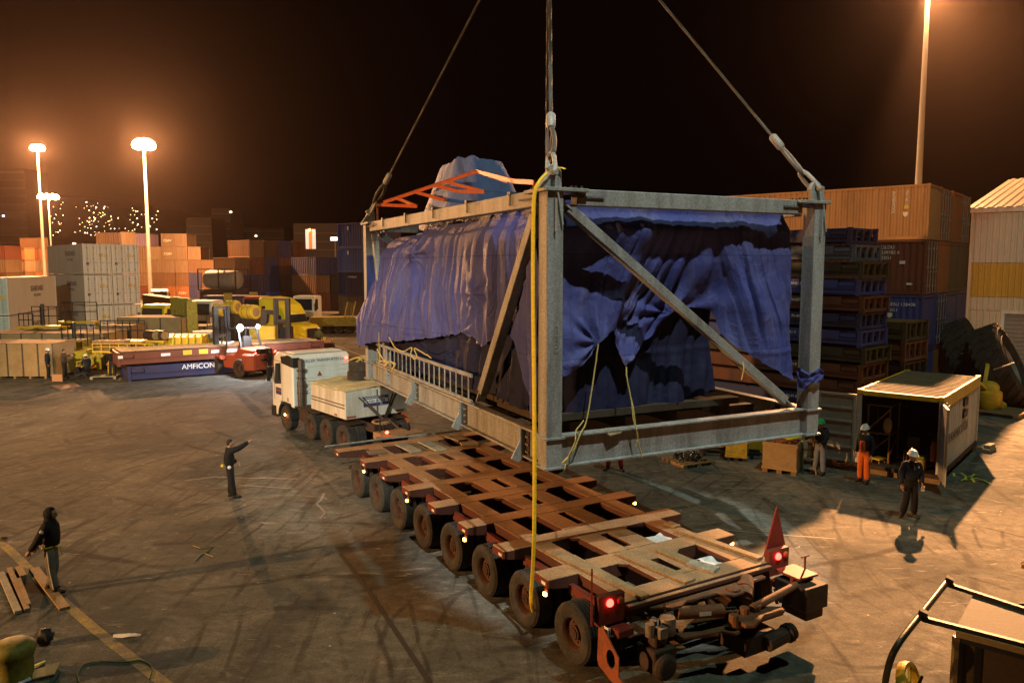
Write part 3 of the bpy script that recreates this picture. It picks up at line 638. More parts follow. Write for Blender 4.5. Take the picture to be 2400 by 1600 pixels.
# left pair: door end toward the left edge
c1 = V((cpx(20,57.5), 57.5, 0)); dl = V((-0.255,0.967,0))
for k in range(2):
    # long side seen from its right: length axis runs from the near end away from the camera
    rz1 = math.atan2(-dl.y, -dl.x)
    # local +X points to the near end, local +Y to the right of it; the lettered side must face right, so turn the box round
    o = c1 + V((dl.y*-1, dl.x, 0))*0
    t = thing('refrigerated_container', 'white refrigerated box with a pale teal end, %s of the two at the left edge' % ['lower','upper'][k], 'container', (c1.x, c1.y, k*2.88), math.atan2(dl.y, dl.x), 'white refrigerated containers')
    LL, H = 11.4, 2.82
    Mf = Matrix.Translation((LL, 2.44, 0)) @ Matrix.Rotation(math.pi, 4, 'Z')      # ends swapped: doors at local x = 0
    Mf = Matrix.Translation((0, 0, 0))
    def flip(mb):
        return mb.tf(Matrix.Translation((LL, W_C, 0)) @ Matrix.Rotation(math.pi, 4, 'Z'))
    obj('body', flip(c_panels(LL, H, flat=True)), PAINT['white'], t); obj('frame', flip(c_frame(LL, H)), PAINT['white'], t)
    d = obj('door', flip(c_doors(LL, H)), mat('pale teal door', (0.42,0.50,0.46), 0.6), t); obj('lock_rods', flip(c_rods(LL, H)), M_rod, d)
    obj('yellow_label', MB().box(-0.03, 0.45, 1.2, 0.03, 0.75, 1.5).prism([(-0.01,0.15,1.2),(-0.01,0.4,1.2),(-0.01,0.28,1.5)], (-0.02,0,0)), M_yel, d)
    text('SEABOARD', (LL*0.57, 0.012, 1.65), (1,0,0), (0,0,1), 0.62, M_textdk, t, align='CENTER'); text('M A R I N E', (LL*0.57, 0.012, 1.2), (1,0,0), (0,0,1), 0.34, M_textdk, t, align='CENTER')
# ================================================================ the hanging load
FA = D(1291, 622, 13.2); FB = D(1905, 622, 15.9); FC = D(867, 622, 23.8)
FA.z = FB.z = FC.z = 0; FD = FB + FC - FA
ZB, ZT = 3.08, 7.90                      # underside of the bottom beams, top of the top plates
uL = (FC-FA).normalized(); LL_ = (FC-FA).length; nL = V((-uL.y, uL.x, 0)); nL = nL if nL.x < 0 else -nL      # outward, left face
uR = (FB-FA).normalized(); LR_ = (FB-FA).length; nR = V((uR.y, -uR.x, 0)); nR = nR if nR.y < 0 else -nR      # outward, right face
def plane_pt(px, py, o, n, off=0.0):
    d = ray(px, py); o = V(o) + n*off; t = (o-CAMP).dot(n)/d.dot(n); return CAMP + d*t
def LP(px, py, off=0.0): return plane_pt(px, py, FA, nL, off)
def RP(px, py, off=0.0): return plane_pt(px, py, FA, nR, off)
def fr(a, b, z): p = FA + (FC-FA)*a + (FB-FA)*b; return V((p.x, p.y, z))
ctr = fr(0.5, 0.5, ZB)
T = thing('lifting_frame', 'big galvanised steel lifting frame hanging from the crane slings around the tarped cargo', 'steel frame', ctr)
HB, HT = 0.56, 0.28
corners = [(0,0),(0,1),(1,0),(1,1)]
for (a, b) in corners:
    p = fr(a, b, 0); w = 0.155
    sx = (uR*w); sy = (uL*w)
    mb = MB()
    # H section post: two flanges and a web
    o = p - sx - sy
    mb.obox(o + V((0,0,ZB+HB)), uR*2*w, uL*0.03, (0,0,ZT-0.06-ZB-HB)); mb.obox(o + uL*(2*w-0.03) + V((0,0,ZB+HB)), uR*2*w, uL*0.03, (0,0,ZT-0.06-ZB-HB))
    mb.obox(o + uR*(w-0.02) + uL*0.031 + V((0,0,ZB+HB)), uR*0.04, uL*(2*w-0.062), (0,0,ZT-0.06-ZB-HB))
    mb.obox(o + uL*0.031 + V((0,0,ZB+HB)), uR*0.028, uL*(2*w-0.062), (0,0,ZT-0.06-ZB-HB))
    ps = obj('post', mb, M_galv, T, bevel=0.006, world=True)
    foot = MB(); e = 0.20
    foot.obox(p - uR*e - uL*e + V((0,0,ZB)), uR*2*e, uL*2*e, (0,0,0.035)); foot.obox(p - uR*e - uL*e + V((0,0,ZB+HB-0.035)), uR*2*e, uL*2*e, (0,0,0.033))
    foot.obox(p - uR*w - uL*w + V((0,0,ZB+0.036)), uR*2*w, uL*0.03, (0,0,HB-0.073)); foot.obox(p - uR*w - uL*w + uL*0.031 + V((0,0,ZB+0.036)), uR*0.03, uL*(2*w-0.04), (0,0,HB-0.073))
    obj('foot', foot, M_galv, ps, world=True)
    pl = MB(); sa = 1 if a == 0 else -1; sb = 1 if b == 0 else -1
    q = p + V((0,0,ZT-0.06))
    poly = [q - uR*0.22*sb - uL*0.22*sa, q + uR*0.62*sb - uL*0.22*sa, q + uR*0.62*sb + uL*0.2*sa, q + uR*0.22*sb + uL*0.62*sa, q - uR*0.22*sb + uL*0.62*sa]
    pl.prism(poly, (0,0,0.06)); cp = obj('corner_plate', pl, M_galv, T, bevel=0.006, world=True)
    # lug: rounded plate with an eye, turned along the sling
    lug = MB(); dirn = uR; th = uL*0.09
    if (a, b) == (0, 1): dirn = uR
    out = []; inn = []; hh = 0.24
    base = p + V((0,0,ZT+0.001)) - th/2
    prof = [(-0.27,0),(-0.17,0.20)] if b == 0 else [(-0.17,0)]
    prof = [(-0.25,0.0),(-0.05,0.26)] if b == 0 else [(-0.13,0.0)]
    arc = [(0.0+0.16*math.cos(t)+0.02, 0.24+0.16*math.sin(t)) for t in [math.pi*(0.80-0.80*k/8) for k in range(9)]]
    if b == 1: arc = [(0.0+0.16*math.cos(t)-0.02, 0.24+0.16*math.sin(t)) for t in [math.pi*(1.0-0.80*k/8) for k in range(9)]]
    end = [(0.18,0.0)] if b == 0 else [(0.27,0.0)]
    lug.prism([base + dirn*x + V((0,0,z)) for x, z in prof + arc + end], th)
    lg_ = obj('lug', lug, M_galv, T, bevel=0.01, world=True)
    c = p + V((0,0,ZT+0.25)) + dirn*(0.02 if b == 0 else -0.02)
    obj('eye_hole', MB().cyl(c - uL*0.052, c + uL*0.052, 0.055, 14), M_blk, lg_, True, world=True)
    bl_ = MB()
    for k in (0.34, 0.42, 0.54):
        for s in (-0.1, 0.1): bl_.cyl(q + uR*k*sb + uL*s + V((0,0,0.06)), q + uR*k*sb + uL*s + V((0,0,0.11)), 0.024, 6)
        for s in (-0.1, 0.1): bl_.cyl(q + uL*k*sa + uR*s + V((0,0,0.06)), q + uL*k*sa + uR*s + V((0,0,0.11)), 0.024, 6)
    tag(obj('bolts', bl_, M_steel, cp, world=True), kind='stuff')
def edge(a0, b0, a1, b1):
    return fr(a0, b0, 0), fr(a1, b1, 0)
for (a0,b0,a1,b1), isl in (((0,0,1,0),1),((0,1,1,1),1),((0,0,0,1),0),((1,0,1,1),0)):
    p, q = edge(a0,b0,a1,b1); d = (q-p).normalized()
    mb = MB(); zc = ZB + HB/2; mb.ibeam(p + d*0.21 + V((0,0,zc)), q - d*0.21 + V((0,0,zc)), 0.22, HB, 0.035, 0.022)
    bb = obj('bottom_beam', mb, M_galv, T, bevel=0.004, world=True)
    mb = MB(); zt = ZT - 0.06 - 0.0 - HT/2 + 0.06
    mb.bar(p + d*0.45 + V((0,0,zt)), q - d*0.45 + V((0,0,zt)), 0.22, HT); tb = obj('top_beam', mb, M_galv, T, bevel=0.012, world=True)
    pr = MB(); nn = nL if isl else nR
    for k in (0.5, None):
        for z in ((zt-0.01),):
            for s in (0, 1):
                o = (p + d*0.30) if s == 0 else (q - d*0.98)
                pr.obox(o + nn*0.112 + V((0,0,z)), d*0.68, nn*0.03, (0,0,0.03))
    obj('splice_rib', pr, M_galv, tb, world=True)
    if isl:      # stiffener gussets and bolted splices along the long bottom beams
        for k in (0.075, 0.335, 0.62):
            o = p + d*(LL_*k); g = MB(); g.prism([o + nn*0.013 + V((0,0,ZB+HB-0.037)), o + nn*0.15 + V((0,0,ZB+HB-0.037)), o + nn*0.15 + V((0,0,ZB+0.30)), o + nn*0.33 + V((0,0,ZB-0.02)), o + nn*0.18 + V((0,0,ZB-0.10)), o + nn*0.013 + V((0,0,ZB+0.036))], d*0.03)
            obj('gusset', g, M_galv, bb, world=True)
            g = MB(); g.obox(o - d*0.14 + nn*0.012 + V((0,0,ZB+0.05)), d*0.13, nn*0.02, (0,0,HB-0.12)); gs = obj('splice_plate', g, M_steel, bb, world=True)
            g = MB()
            for z in (0.1, 0.24, 0.38):
                for x in (-0.11, -0.05): g.cyl(o + d*x + nn*0.032 + V((0,0,ZB+z)), o + d*x + nn*0.06 + V((0,0,ZB+z)), 0.022, 6)
            tag(obj('bolts', g, M_galv, bb, world=True), kind='stuff')
        cl = MB()
        for k in (0.12, 0.30, 0.48, 0.66, 0.84):
            o = p + d*(LL_*k); cl.obox(o - d*0.06 - nn*0.10 + V((0,0,ZT)), d*0.12, nn*0.24, (0,0,0.05))
            cl.obox(o - d*0.03 + nn*0.111 + V((0,0,ZT-0.2)), d*0.06, nn*0.02, (0,0,0.2))
        obj('clamp', cl, M_steel, tb, world=True)
# diagonal braces
def brace(p, q, w=0.17):
    mb = MB(); mb.bar(p, q, w, w, nR if abs((q-p).dot(uR)) > abs((q-p).dot(uL)) else nL)
    d = (q-p).normalized()
    b = obj('brace', mb, M_galv, T, bevel=0.01, world=True)
    for c, s in ((p, -1), (q, 1)):
        g = MB()
        n = nR if abs((q-p).dot(uR)) > abs((q-p).dot(uL)) else nL
        g.bar(c - d*0.05*s, c + d*0.26*s, 0.03, 0.2, n); g.cyl(c + d*0.1*s - n*0.06, c + d*0.1*s + n*0.06, 0.035, 8)
        obj('brace_pin', g, M_galv, b, world=True)
brace(RP(1330, 488), RP(1838, 938))
brace(LP(1258, 505), LP(1132, 918), 0.20)
brace(LP(880, 568), LP(912, 880), 0.17)
off_back = (FB-FA)
brace(RP(1330, 488) + (FC-FA), RP(1838, 938) + (FC-FA))
# hanging lock bars beside the posts
for c in (FA, FB):
    mb = MB(); b0 = c + uR*0.02 + nR*0.19; mb.bar(b0 + V((0,0,ZT-0.07)), b0 + uR*0.10 + V((0,0,ZT-0.62)), 0.03, 0.03); mb.bar(c - uR*0.02 + nR*0.18 + V((0,0,ZT-0.18)), c - uR*0.02 + nR*0.18 + V((0,0,ZT-0.72)), 0.10, 0.03, uR)
    obj('lock_bar', mb, M_rod, T, world=True)
t_ = text('K5770D22', FA + uR*0.07 + nR*0.158 + V((0,0,5.1)), (0,0,1), -uR, 0.11, mat('raised mark on post', (0.24,0.24,0.23), 0.6), T, 'stencil_mark', world=True)
# floor beams under the cargo
for a in (0.12, 0.3, 0.5, 0.7, 0.88):
    p, q = fr(a,0,0), fr(a,1,0); mb = MB(); mb.ibeam(p + uR*0.16 + V((0,0,ZB+0.30)), q - uR*0.16 + V((0,0,ZB+0.30)), 0.2, 0.30, 0.02, 0.015)
    obj('cross_beam', mb, M_steel, T, world=True)

# ---------------------------------------------------------------- cargo body and tarpaulins
def N1(x, y=0.0, z=0.0): return noise.noise((x, y, z))
CT = thing('wrapped_machine', 'tall machine on a timber skid wrapped in dark plastic inside the hanging frame', 'cargo', ctr)
mb = MB()
def blob(a0, a1, b0, b1, z0, z1, nu=26, nz=20, amp=0.10, seed=0.0):
    ring = []
    per = [(a0,b0),(a0,b1),(a1,b1),(a1,b0)]
    pts = []
    for (p0, p1) in zip(per, per[1:]+per[:1]):
        n = nu
        for k in range(n): pts.append((p0[0]+(p1[0]-p0[0])*k/n, p0[1]+(p1[1]-p0[1])*k/n))
    ca, cb = (a0+a1)/2, (b0+b1)/2; rows = []
    for j in range(nz+1):
        f = j/nz; z = z0 + (z1-z0)*f; sh = 1.0 - 0.05*max(0, f-0.85)/0.15
        r = []
        for k, (a, b) in enumerate(pts + pts[:1]):
            p = fr(ca+(a-ca)*sh, cb+(b-cb)*sh, z); c = fr(ca, cb, z); d = (p-c).normalized()
            g = amp*(noise.noise((p.x*1.3+seed, p.y*1.3, z*0.5)) + 0.5*noise.noise((p.x*3.1, p.y*3.1+seed, z*0.9)))
            r.append(p + d*g)
        rows.append(r)
    mb.grid(rows); c = fr(ca, cb, z1); base = len(mb.v); top = rows[-1]
    mb.add(top[:-1], [tuple(range(len(top)-1))])
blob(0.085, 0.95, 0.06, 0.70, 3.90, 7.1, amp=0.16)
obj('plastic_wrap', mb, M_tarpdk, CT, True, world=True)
mb = MB(); blob(0.105, 0.93, 0.10, 0.86, 5.9, 7.35, amp=0.06, seed=5)
obj('upper_body', mb, M_tarpdk, CT, True, world=True)
sk = MB()
for b in (0.1, 0.3, 0.5, 0.72):
    p, q = fr(0.05,b,0), fr(0.95,b,0); sk.bar(p + V((0,0,ZB+0.57)), q + V((0,0,ZB+0.57)), 0.25, 0.24)
for a in [0.05+0.9*k/9 for k in range(10)]:
    p, q = fr(a,0.06,0), fr(a,0.76,0); sk.bar(p + V((0,0,ZB+0.76)), q + V((0,0,ZB+0.76)), 0.3, 0.13)
obj('timber_skid', sk, mat('dark skid timber', (0.045,0.030,0.017), 0.85, 0, (0.02,0.015,0.01), 0.6, 4), CT, world=True)
mb = MB(); mb.obox(fr(0.12,0.12,ZB+0.84), uR*(LR_*0.55), uL*7.0, (0,0,0.3)); obj('machine_base', mb, M_under, CT, bevel=0.03, world=True)

TP = thing('tarpaulin', 'huge blue tarpaulin draped and tied over the hanging cargo', 'tarpaulin', ctr)
def s_of(p, o, u): return (p-o).dot(u)
def interp(pts, s):
    if s <= pts[0][0]: return pts[0][1]
    for (a, x), (b, y) in zip(pts[:-1], pts[1:]):
        if s <= b: return x + (y-x)*(s-a)/max(1e-6, b-a)
    return pts[-1][1]
def drape(name, o, u, n, top, hem, nx, nz, off, gathers, m, amp=1.0, seed=0.0, fray=0.03, fz=None, lean=0.0):
    """top, hem: lists of (s, z) along the face; off(s, z): distance from the face plane; gathers: (s, z, strength, radius)."""
    s0, s1 = max(top[0][0], hem[0][0]), min(top[-1][0], hem[-1][0]); rows = []
    for i in range(nx+1):
        s = s0 + (s1-s0)*i/nx; zt = interp(top, s); zb = interp(hem, s) + fray*N1(s*5, seed, 3.1); r = []
        for j in range(nz+1):
            f = j/nz; z = zt + (zb-zt)*f; d = zt - z
            hang = 0.25 + 0.75*min(1.0, d/1.6)
            ss = s + (lean(s) if callable(lean) else lean)*d + 0.55*N1(s*0.38+seed, z*0.42, 1.7)
            w = 0.20*N1(ss*0.62+seed, z*0.16, 0.3) + 0.10*N1(ss*0.4, z*0.7, seed)
            x = N1(ss*1.55+seed*2, z*0.13, 4.0); w += 0.15*(abs(x)**0.8*2.0 - 0.35)*(0.35 + 0.65*min(1, abs(N1(s*0.5, z*0.35, seed)*2.6)))
            x = N1(ss*3.6+seed*3, z*0.22, 7.0); w += 0.040*(1-abs(x)*2.6)*max(0, min(1, 0.5+1.6*N1(s*0.9, z*0.6, seed+5)))
            x = N1(ss*1.9+seed*5, z*0.15, 12.0); w -= 0.085*max(0, 1-abs(x)*6.5)*max(0, min(1, 0.55+1.3*N1(s*0.6, z*0.35, seed+2)))
            x = N1(ss*3.3+seed*7, z*0.25, 15.0); w -= 0.03*max(0, 1-abs(x)*6.0)*max(0, min(1, 0.4+1.6*N1(s*0.8, z*0.5, seed+9)))
            w += 0.012*N1(s*4+seed, z*3.2, 2.2) + 0.006*N1(s*11, z*9, seed)
            fold = w*hang*amp
            # sag creases along the seam
            fold += 0.02*math.exp(-((z - (4.9 + 0.15*N1(s*0.6, 9, seed)))/0.06)**2)
            for gs, gz, st, rad in gathers:
                dx, dz = s-gs, z-gz; rr = math.hypot(dx, dz)
                a = math.atan2(dx, dz) if rr > 1e-5 else 0
                k = math.exp(-rr/rad); fold += st*k*(math.cos(a*9 + 3*N1(a*1.3, gs, 0.0)) * min(1, rr/0.25)) + st*0.9*math.exp(-(rr/0.22)**2)
            p = V(o) + u*s + n*(off(s, z) + fold); p.z = z; r.append(p)
        rows.append(r)
    return obj(name, MB().grid(rows), m, TP, True, world=True)
def sz(lst, P, o, u, off=0.0):
    out = []
    for x, y in lst:
        p = P(x, y, off); out.append((s_of(p, o, u), p.z))
    out.sort(); return out
# left face, upper sheet
topL = [(0.30, 7.66)] + sz([(1030,488),(1012,510),(990,530),(960,545),(930,552),(905,556),(896,566),(891,630),(880,690),(868,735),(860,752)], LP, FA, uL, -0.1)
hemL = sz([(1247,990),(1235,975),(1222,915),(1205,860),(1190,800),(1170,770),(1150,790),(1120,815),(1098,790),(1075,777),(1040,785),(1000,792),(960,797),(930,800),(905,800),(890,803),(872,812),(863,812),(858,806)], LP, FA, uL, 0.0)
def offL(s, z):
    b = -0.16
    b += 0.34*max(0, min(1, (s-6.2)/4.0))*max(0, min(1, (7.2-z)/2.2))
    b += 0.12*max(0, min(1, (s-10.4)/1.2))*max(0, min(1, (6.6-z)/1.2))
    b -= 0.30*math.exp(-((z-7.7)/0.35)**2)
    if 7.6 < s < 10.8: b -= 0.25*max(0, (z-6.95)/0.6)
    return b
sg = LP(960, 597); gl = (s_of(sg, FA, uL), sg.z, 0.10, 0.75)
tl2 = LP(910, 705)
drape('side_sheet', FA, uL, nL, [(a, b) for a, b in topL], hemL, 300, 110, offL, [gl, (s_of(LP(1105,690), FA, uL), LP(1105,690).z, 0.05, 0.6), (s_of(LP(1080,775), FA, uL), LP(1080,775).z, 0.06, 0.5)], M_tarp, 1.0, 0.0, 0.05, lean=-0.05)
# left face, lower darker sheet tucked behind
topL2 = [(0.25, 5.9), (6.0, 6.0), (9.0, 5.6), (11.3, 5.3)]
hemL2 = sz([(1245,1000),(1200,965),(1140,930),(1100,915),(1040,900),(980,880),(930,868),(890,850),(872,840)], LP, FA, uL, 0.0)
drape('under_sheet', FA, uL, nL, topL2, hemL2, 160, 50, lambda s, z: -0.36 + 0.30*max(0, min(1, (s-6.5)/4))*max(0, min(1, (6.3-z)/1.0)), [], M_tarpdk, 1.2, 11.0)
# right face, main sheet with tied corners
topR = [(0.16, 7.60)] + sz([(1340,467),(1500,464),(1700,476),(1790,483),(1838,489),(1850,505),(1858,540)], RP, FA, uR, -0.25)
hemR = sz([(1312,880),(1330,874),(1360,857),(1385,832),(1398,806),(1410,790),(1430,778),(1445,774),(1452,795),(1460,835),(1468,860),(1478,852),(1500,835),(1530,812),(1560,788),(1585,760),(1600,735),(1625,722),(1660,722),(1690,726),(1702,745),(1706,785),(1722,812),(1745,832),(1790,858),(1830,880),(1862,893),(1880,895),(1890,893)], RP, FA, uR, -0.2)
hemR[0] = (0.16, hemR[0][1])
SC_ = [0.16,0.9,1.6,2.4,3.2,3.9,4.6,5.4,6.4]; ZC_ = [7.6,7.25,6.7,6.0,5.4,4.8,4.2]
OC_ = [[-.42]*9, [-.32,-.27,-.16,-.14,-.18,-.22,-.24,-.26,-.38], [-.46,-.46,-.36,-.34,-.36,-.28,-.16,-.16,-.36], [-.40,-.34,-.48,-.58,-.62,-.46,-.13,-.10,-.36],
       [-.20,-.20,-.52,-.68,-.78,-.56,-.08,-.04,-.30], [-.10,-.14,-.34,-.52,-.72,-.52,-.04,0.0,-.25], [-.08,-.10,-.22,-.42,-.62,-.45,-.06,.02,-.20]]
def offR(s, z):
    i = 0
    while i < 7 and s > SC_[i+1]: i += 1
    k = 0
    while k < 5 and z < ZC_[k+1]: k += 1
    f = max(0, min(1, (s-SC_[i])/(SC_[i+1]-SC_[i]))); g = max(0, min(1, (z-ZC_[k])/(ZC_[k+1]-ZC_[k]))); f = f*f*(3-2*f); g = g*g*(3-2*g)
    return (OC_[k][i]*(1-f)+OC_[k][i+1]*f)*(1-g) + (OC_[k+1][i]*(1-f)+OC_[k+1][i+1]*f)*g
g1, g2, g3, g4 = RP(1400,803,-0.2), RP(1468,858,-0.2), RP(1885,893,-0.2), RP(1600,735,-0.2)
gr = [(s_of(g, FA, uR), g.z, st, rd) for g, st, rd in ((g1,0.07,0.55),(g2,0.06,0.40),(g3,0.05,0.5),(g4,0.09,0.8))]
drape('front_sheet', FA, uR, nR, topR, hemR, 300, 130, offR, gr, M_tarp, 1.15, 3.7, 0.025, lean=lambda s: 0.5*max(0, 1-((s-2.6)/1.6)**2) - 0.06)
# right face, darker sheet over the lower part of the load
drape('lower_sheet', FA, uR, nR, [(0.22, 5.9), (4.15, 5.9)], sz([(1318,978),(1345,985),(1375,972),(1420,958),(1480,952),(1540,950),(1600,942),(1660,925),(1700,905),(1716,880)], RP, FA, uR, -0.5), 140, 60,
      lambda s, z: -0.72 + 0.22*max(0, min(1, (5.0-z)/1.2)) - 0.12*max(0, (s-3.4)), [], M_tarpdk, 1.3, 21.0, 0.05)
# loose corner of the sheet tied round the right post
mb = MB(); rows = []
for i in range(22):
    f = i/21; r = []
    for j in range(9):
        g = j/8; p = RP(1868 + 62*f, 884 + 6*math.sin(f*5) + (g-0.5)*(34*(1-f)**0.6 + 12 + 8*math.sin(f*9)), 0.02 + 0.24*math.sin(min(1, f*1.6)*math.pi/2) + 0.05*N1(f*6, g*4, 2)); r.append(p)
    rows.append(r)
obj('tied_corner', mb.grid(rows), M_tarp, TP, True, world=True)
# top sheet with the raised hump
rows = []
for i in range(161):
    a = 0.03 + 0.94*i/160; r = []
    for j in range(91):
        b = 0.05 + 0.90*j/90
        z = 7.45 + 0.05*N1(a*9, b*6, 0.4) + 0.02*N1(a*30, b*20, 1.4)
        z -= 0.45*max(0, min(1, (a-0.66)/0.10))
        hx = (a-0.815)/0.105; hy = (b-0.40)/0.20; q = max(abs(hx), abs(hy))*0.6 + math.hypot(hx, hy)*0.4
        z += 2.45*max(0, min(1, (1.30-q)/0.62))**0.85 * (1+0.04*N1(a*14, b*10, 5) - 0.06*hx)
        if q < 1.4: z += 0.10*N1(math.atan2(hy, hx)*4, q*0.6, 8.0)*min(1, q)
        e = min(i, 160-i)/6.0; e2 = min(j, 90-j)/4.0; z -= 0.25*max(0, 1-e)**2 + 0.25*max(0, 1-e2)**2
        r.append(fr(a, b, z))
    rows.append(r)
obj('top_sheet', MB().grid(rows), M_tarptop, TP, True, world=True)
# far end sheet
rows = []
for i in range(61):
    b = -0.03 + 0.98*i/60; r = []
    for j in range(31):
        z = 6.9 - 2.2*j/30; o = 0.18*N1(b*7, z*0.3, 3) + 0.25*max(0, (6-z)/1.3)
        r.append(fr(0.975, b, z) + uL*o)
    rows.append(r)
obj('end_sheet', MB().grid(rows), M_tarp, TP, True, world=True)

# orange truss lying over the hump
TR = thing('roof_truss', 'orange painted steel angle truss lying over the blue hump on top of the frame', 'truss', fr(0.6, 0.3, ZT))
mb = MB()
pk, lf, r1, r2 = D(1118,402,20.5), D(884,480,23.9), D(1205,425,16.5), D(1252,428,14.9)
def ang(p, q, h=0.085): mb.bar(p, q, 0.02, h); mb.bar(V(p) + V((0,0,h/2)), V(q) + V((0,0,h/2)), h*0.8, 0.015)
ang(lf, pk); ang(pk, r1); ang(r1, r2)
j1, j2 = lf.lerp(pk, 0.42), lf.lerp(pk, 0.72)
ang(lf, D(978,484,21.6)); ang(j1, D(1043,470,21.2)); ang(j2, D(1135,450,20.4)); ang(pk.lerp(r1,0.12), D(1190,425,18.0)); ang(lf.lerp(pk,0.22), D(978,484,21.6)); ang(lf.lerp(pk,0.62), D(1075,449,20.8)); ang(D(1075,449,20.8), D(1135,450,20.4))
obj('truss_bars', mb, M_rusto, TR, world=True)
sup = MB()
for p in (lf, r2): sup.cyl(V((p.x, p.y, ZT)) , p, 0.03, 6)
obj('stub_leg', sup, M_rusto, TR, world=True)

# aluminium ladder lying on edge along the lower left beam
LD = thing('ladder', 'long dull metal ladder lashed on edge along the lower left beam of the frame', 'ladder', LP(990, 900, 0.1))
mb = MB(); o0 = 0.08
ta, tb_, ba, bb_ = LP(884,838,o0), LP(1107,900,o0), LP(884,886,o0), LP(1106,958,o0)
ta.z = tb_.z = ZB+HB+0.62; ba.z = bb_.z = ZB+HB+0.06
tb_ = V((bb_.x, bb_.y, tb_.z)); ta = V((ba.x, ba.y, ta.z))
obj('rail', MB().bar(ta, tb_, 0.045, 0.075), M_galv, LD, world=True); obj('rail', MB().bar(ba, bb_, 0.045, 0.075), M_galv, LD, world=True)
for k in range(1, 21):
    f = k/20.5; obj('rung', MB().cyl(ta.lerp(tb_, f), ba.lerp(bb_, f), 0.017, 6), M_galv, LD, world=True)
# ropes
def rope(label, pts, r=0.014, group='yellow ropes on the load', n=6, name='rope', m=None):
    q = []
    for k in range(len(pts)-1):
        a, b = V(pts[k]), V(pts[k+1])
        for i in range(6): q.append(a.lerp(b, i/6))
    q.append(V(pts[-1]))
    for _ in range(3): q = [q[0]] + [(q[i-1] + q[i]*2 + q[i+1])/4 for i in range(1, len(q)-1)] + [q[-1]]
    t = MB().tube([p + V((0.01*N1(i*0.9, 1), 0.01*N1(i*0.9, 2), 0.012*N1(i*0.8, 3))) for i, p in enumerate(q)], r, n)
    return tag(obj(name, t, m or M_rope, None, True), label, 'rope', group)
rope('yellow rope from the tied sheet corner by the near post, trailing off the beam', [RP(1402,806,-0.02), RP(1392,880,0.02), RP(1375,990,0.1), RP(1358,1020,0.2), RP(1345,1055,0.2), RP(1318,1085,0.22)])
rope('frayed tail of yellow rope curling below the beam at the near post', [RP(1368,985,0.1), RP(1348,1010,0.22), RP(1350,1030,0.25), RP(1330,1075,0.24), RP(1322,1102,0.2)], 0.011)
rope('yellow rope from the lower sheet tip hanging in front of the bottom beam', [RP(1468,860,-0.02), RP(1468,880,0.05), RP(1480,940,0.1), RP(1485,960,0.18), RP(1492,1020,0.2), RP(1505,1072,0.2)])
rope('short loose yellow rope end dangling over the middle of the bottom beam', [RP(1480,942,0.12), RP(1484,985,0.2), RP(1496,1020,0.22), RP(1490,1045,0.2)], 0.011)
rope('pale rope tied to the diagonal brace near its lower end', [RP(1741,848,0.12), RP(1744,862,0.14), RP(1738,890,0.1)], 0.014)
rope('yellow rope loop knotted on the side of the left sheet', [LP(912,790,0.5), LP(925,815,0.55), LP(945,825,0.55), LP(967,812,0.5), LP(962,830,0.55), LP(970,842,0.55), LP(979,838,0.55), LP(968,812,0.5), LP(1010,838,0.45)])
rope('tangled yellow rope coiled over the far end of the ladder', [LP(884,818,0.5), LP(895,838,0.45), LP(908,850,0.4), LP(900,860,0.4), LP(915,845,0.42), LP(925,855,0.4), LP(918,868,0.4), LP(930,850,0.4), LP(890,846,0.4)], 0.02)
rope('pale yellow line hanging straight down the left sheet past the ladder', [LP(888,780,0.5), LP(889,830,0.4), LP(888,880,0.3)], 0.012)
# scrap of board on the beam
p = RP(1432,1018,0.05); tag(obj('plywood_scrap', MB().prism([RP(1402,1010,0.0)+V((0,0,0)), RP(1462,1003,0.0), RP(1456,1015,0.12), RP(1430,1022,0.16), RP(1418,1012,0.1)], (0,0,0.02)), M_plank), 'brown scrap of plywood lying on the front bottom beam', 'board')

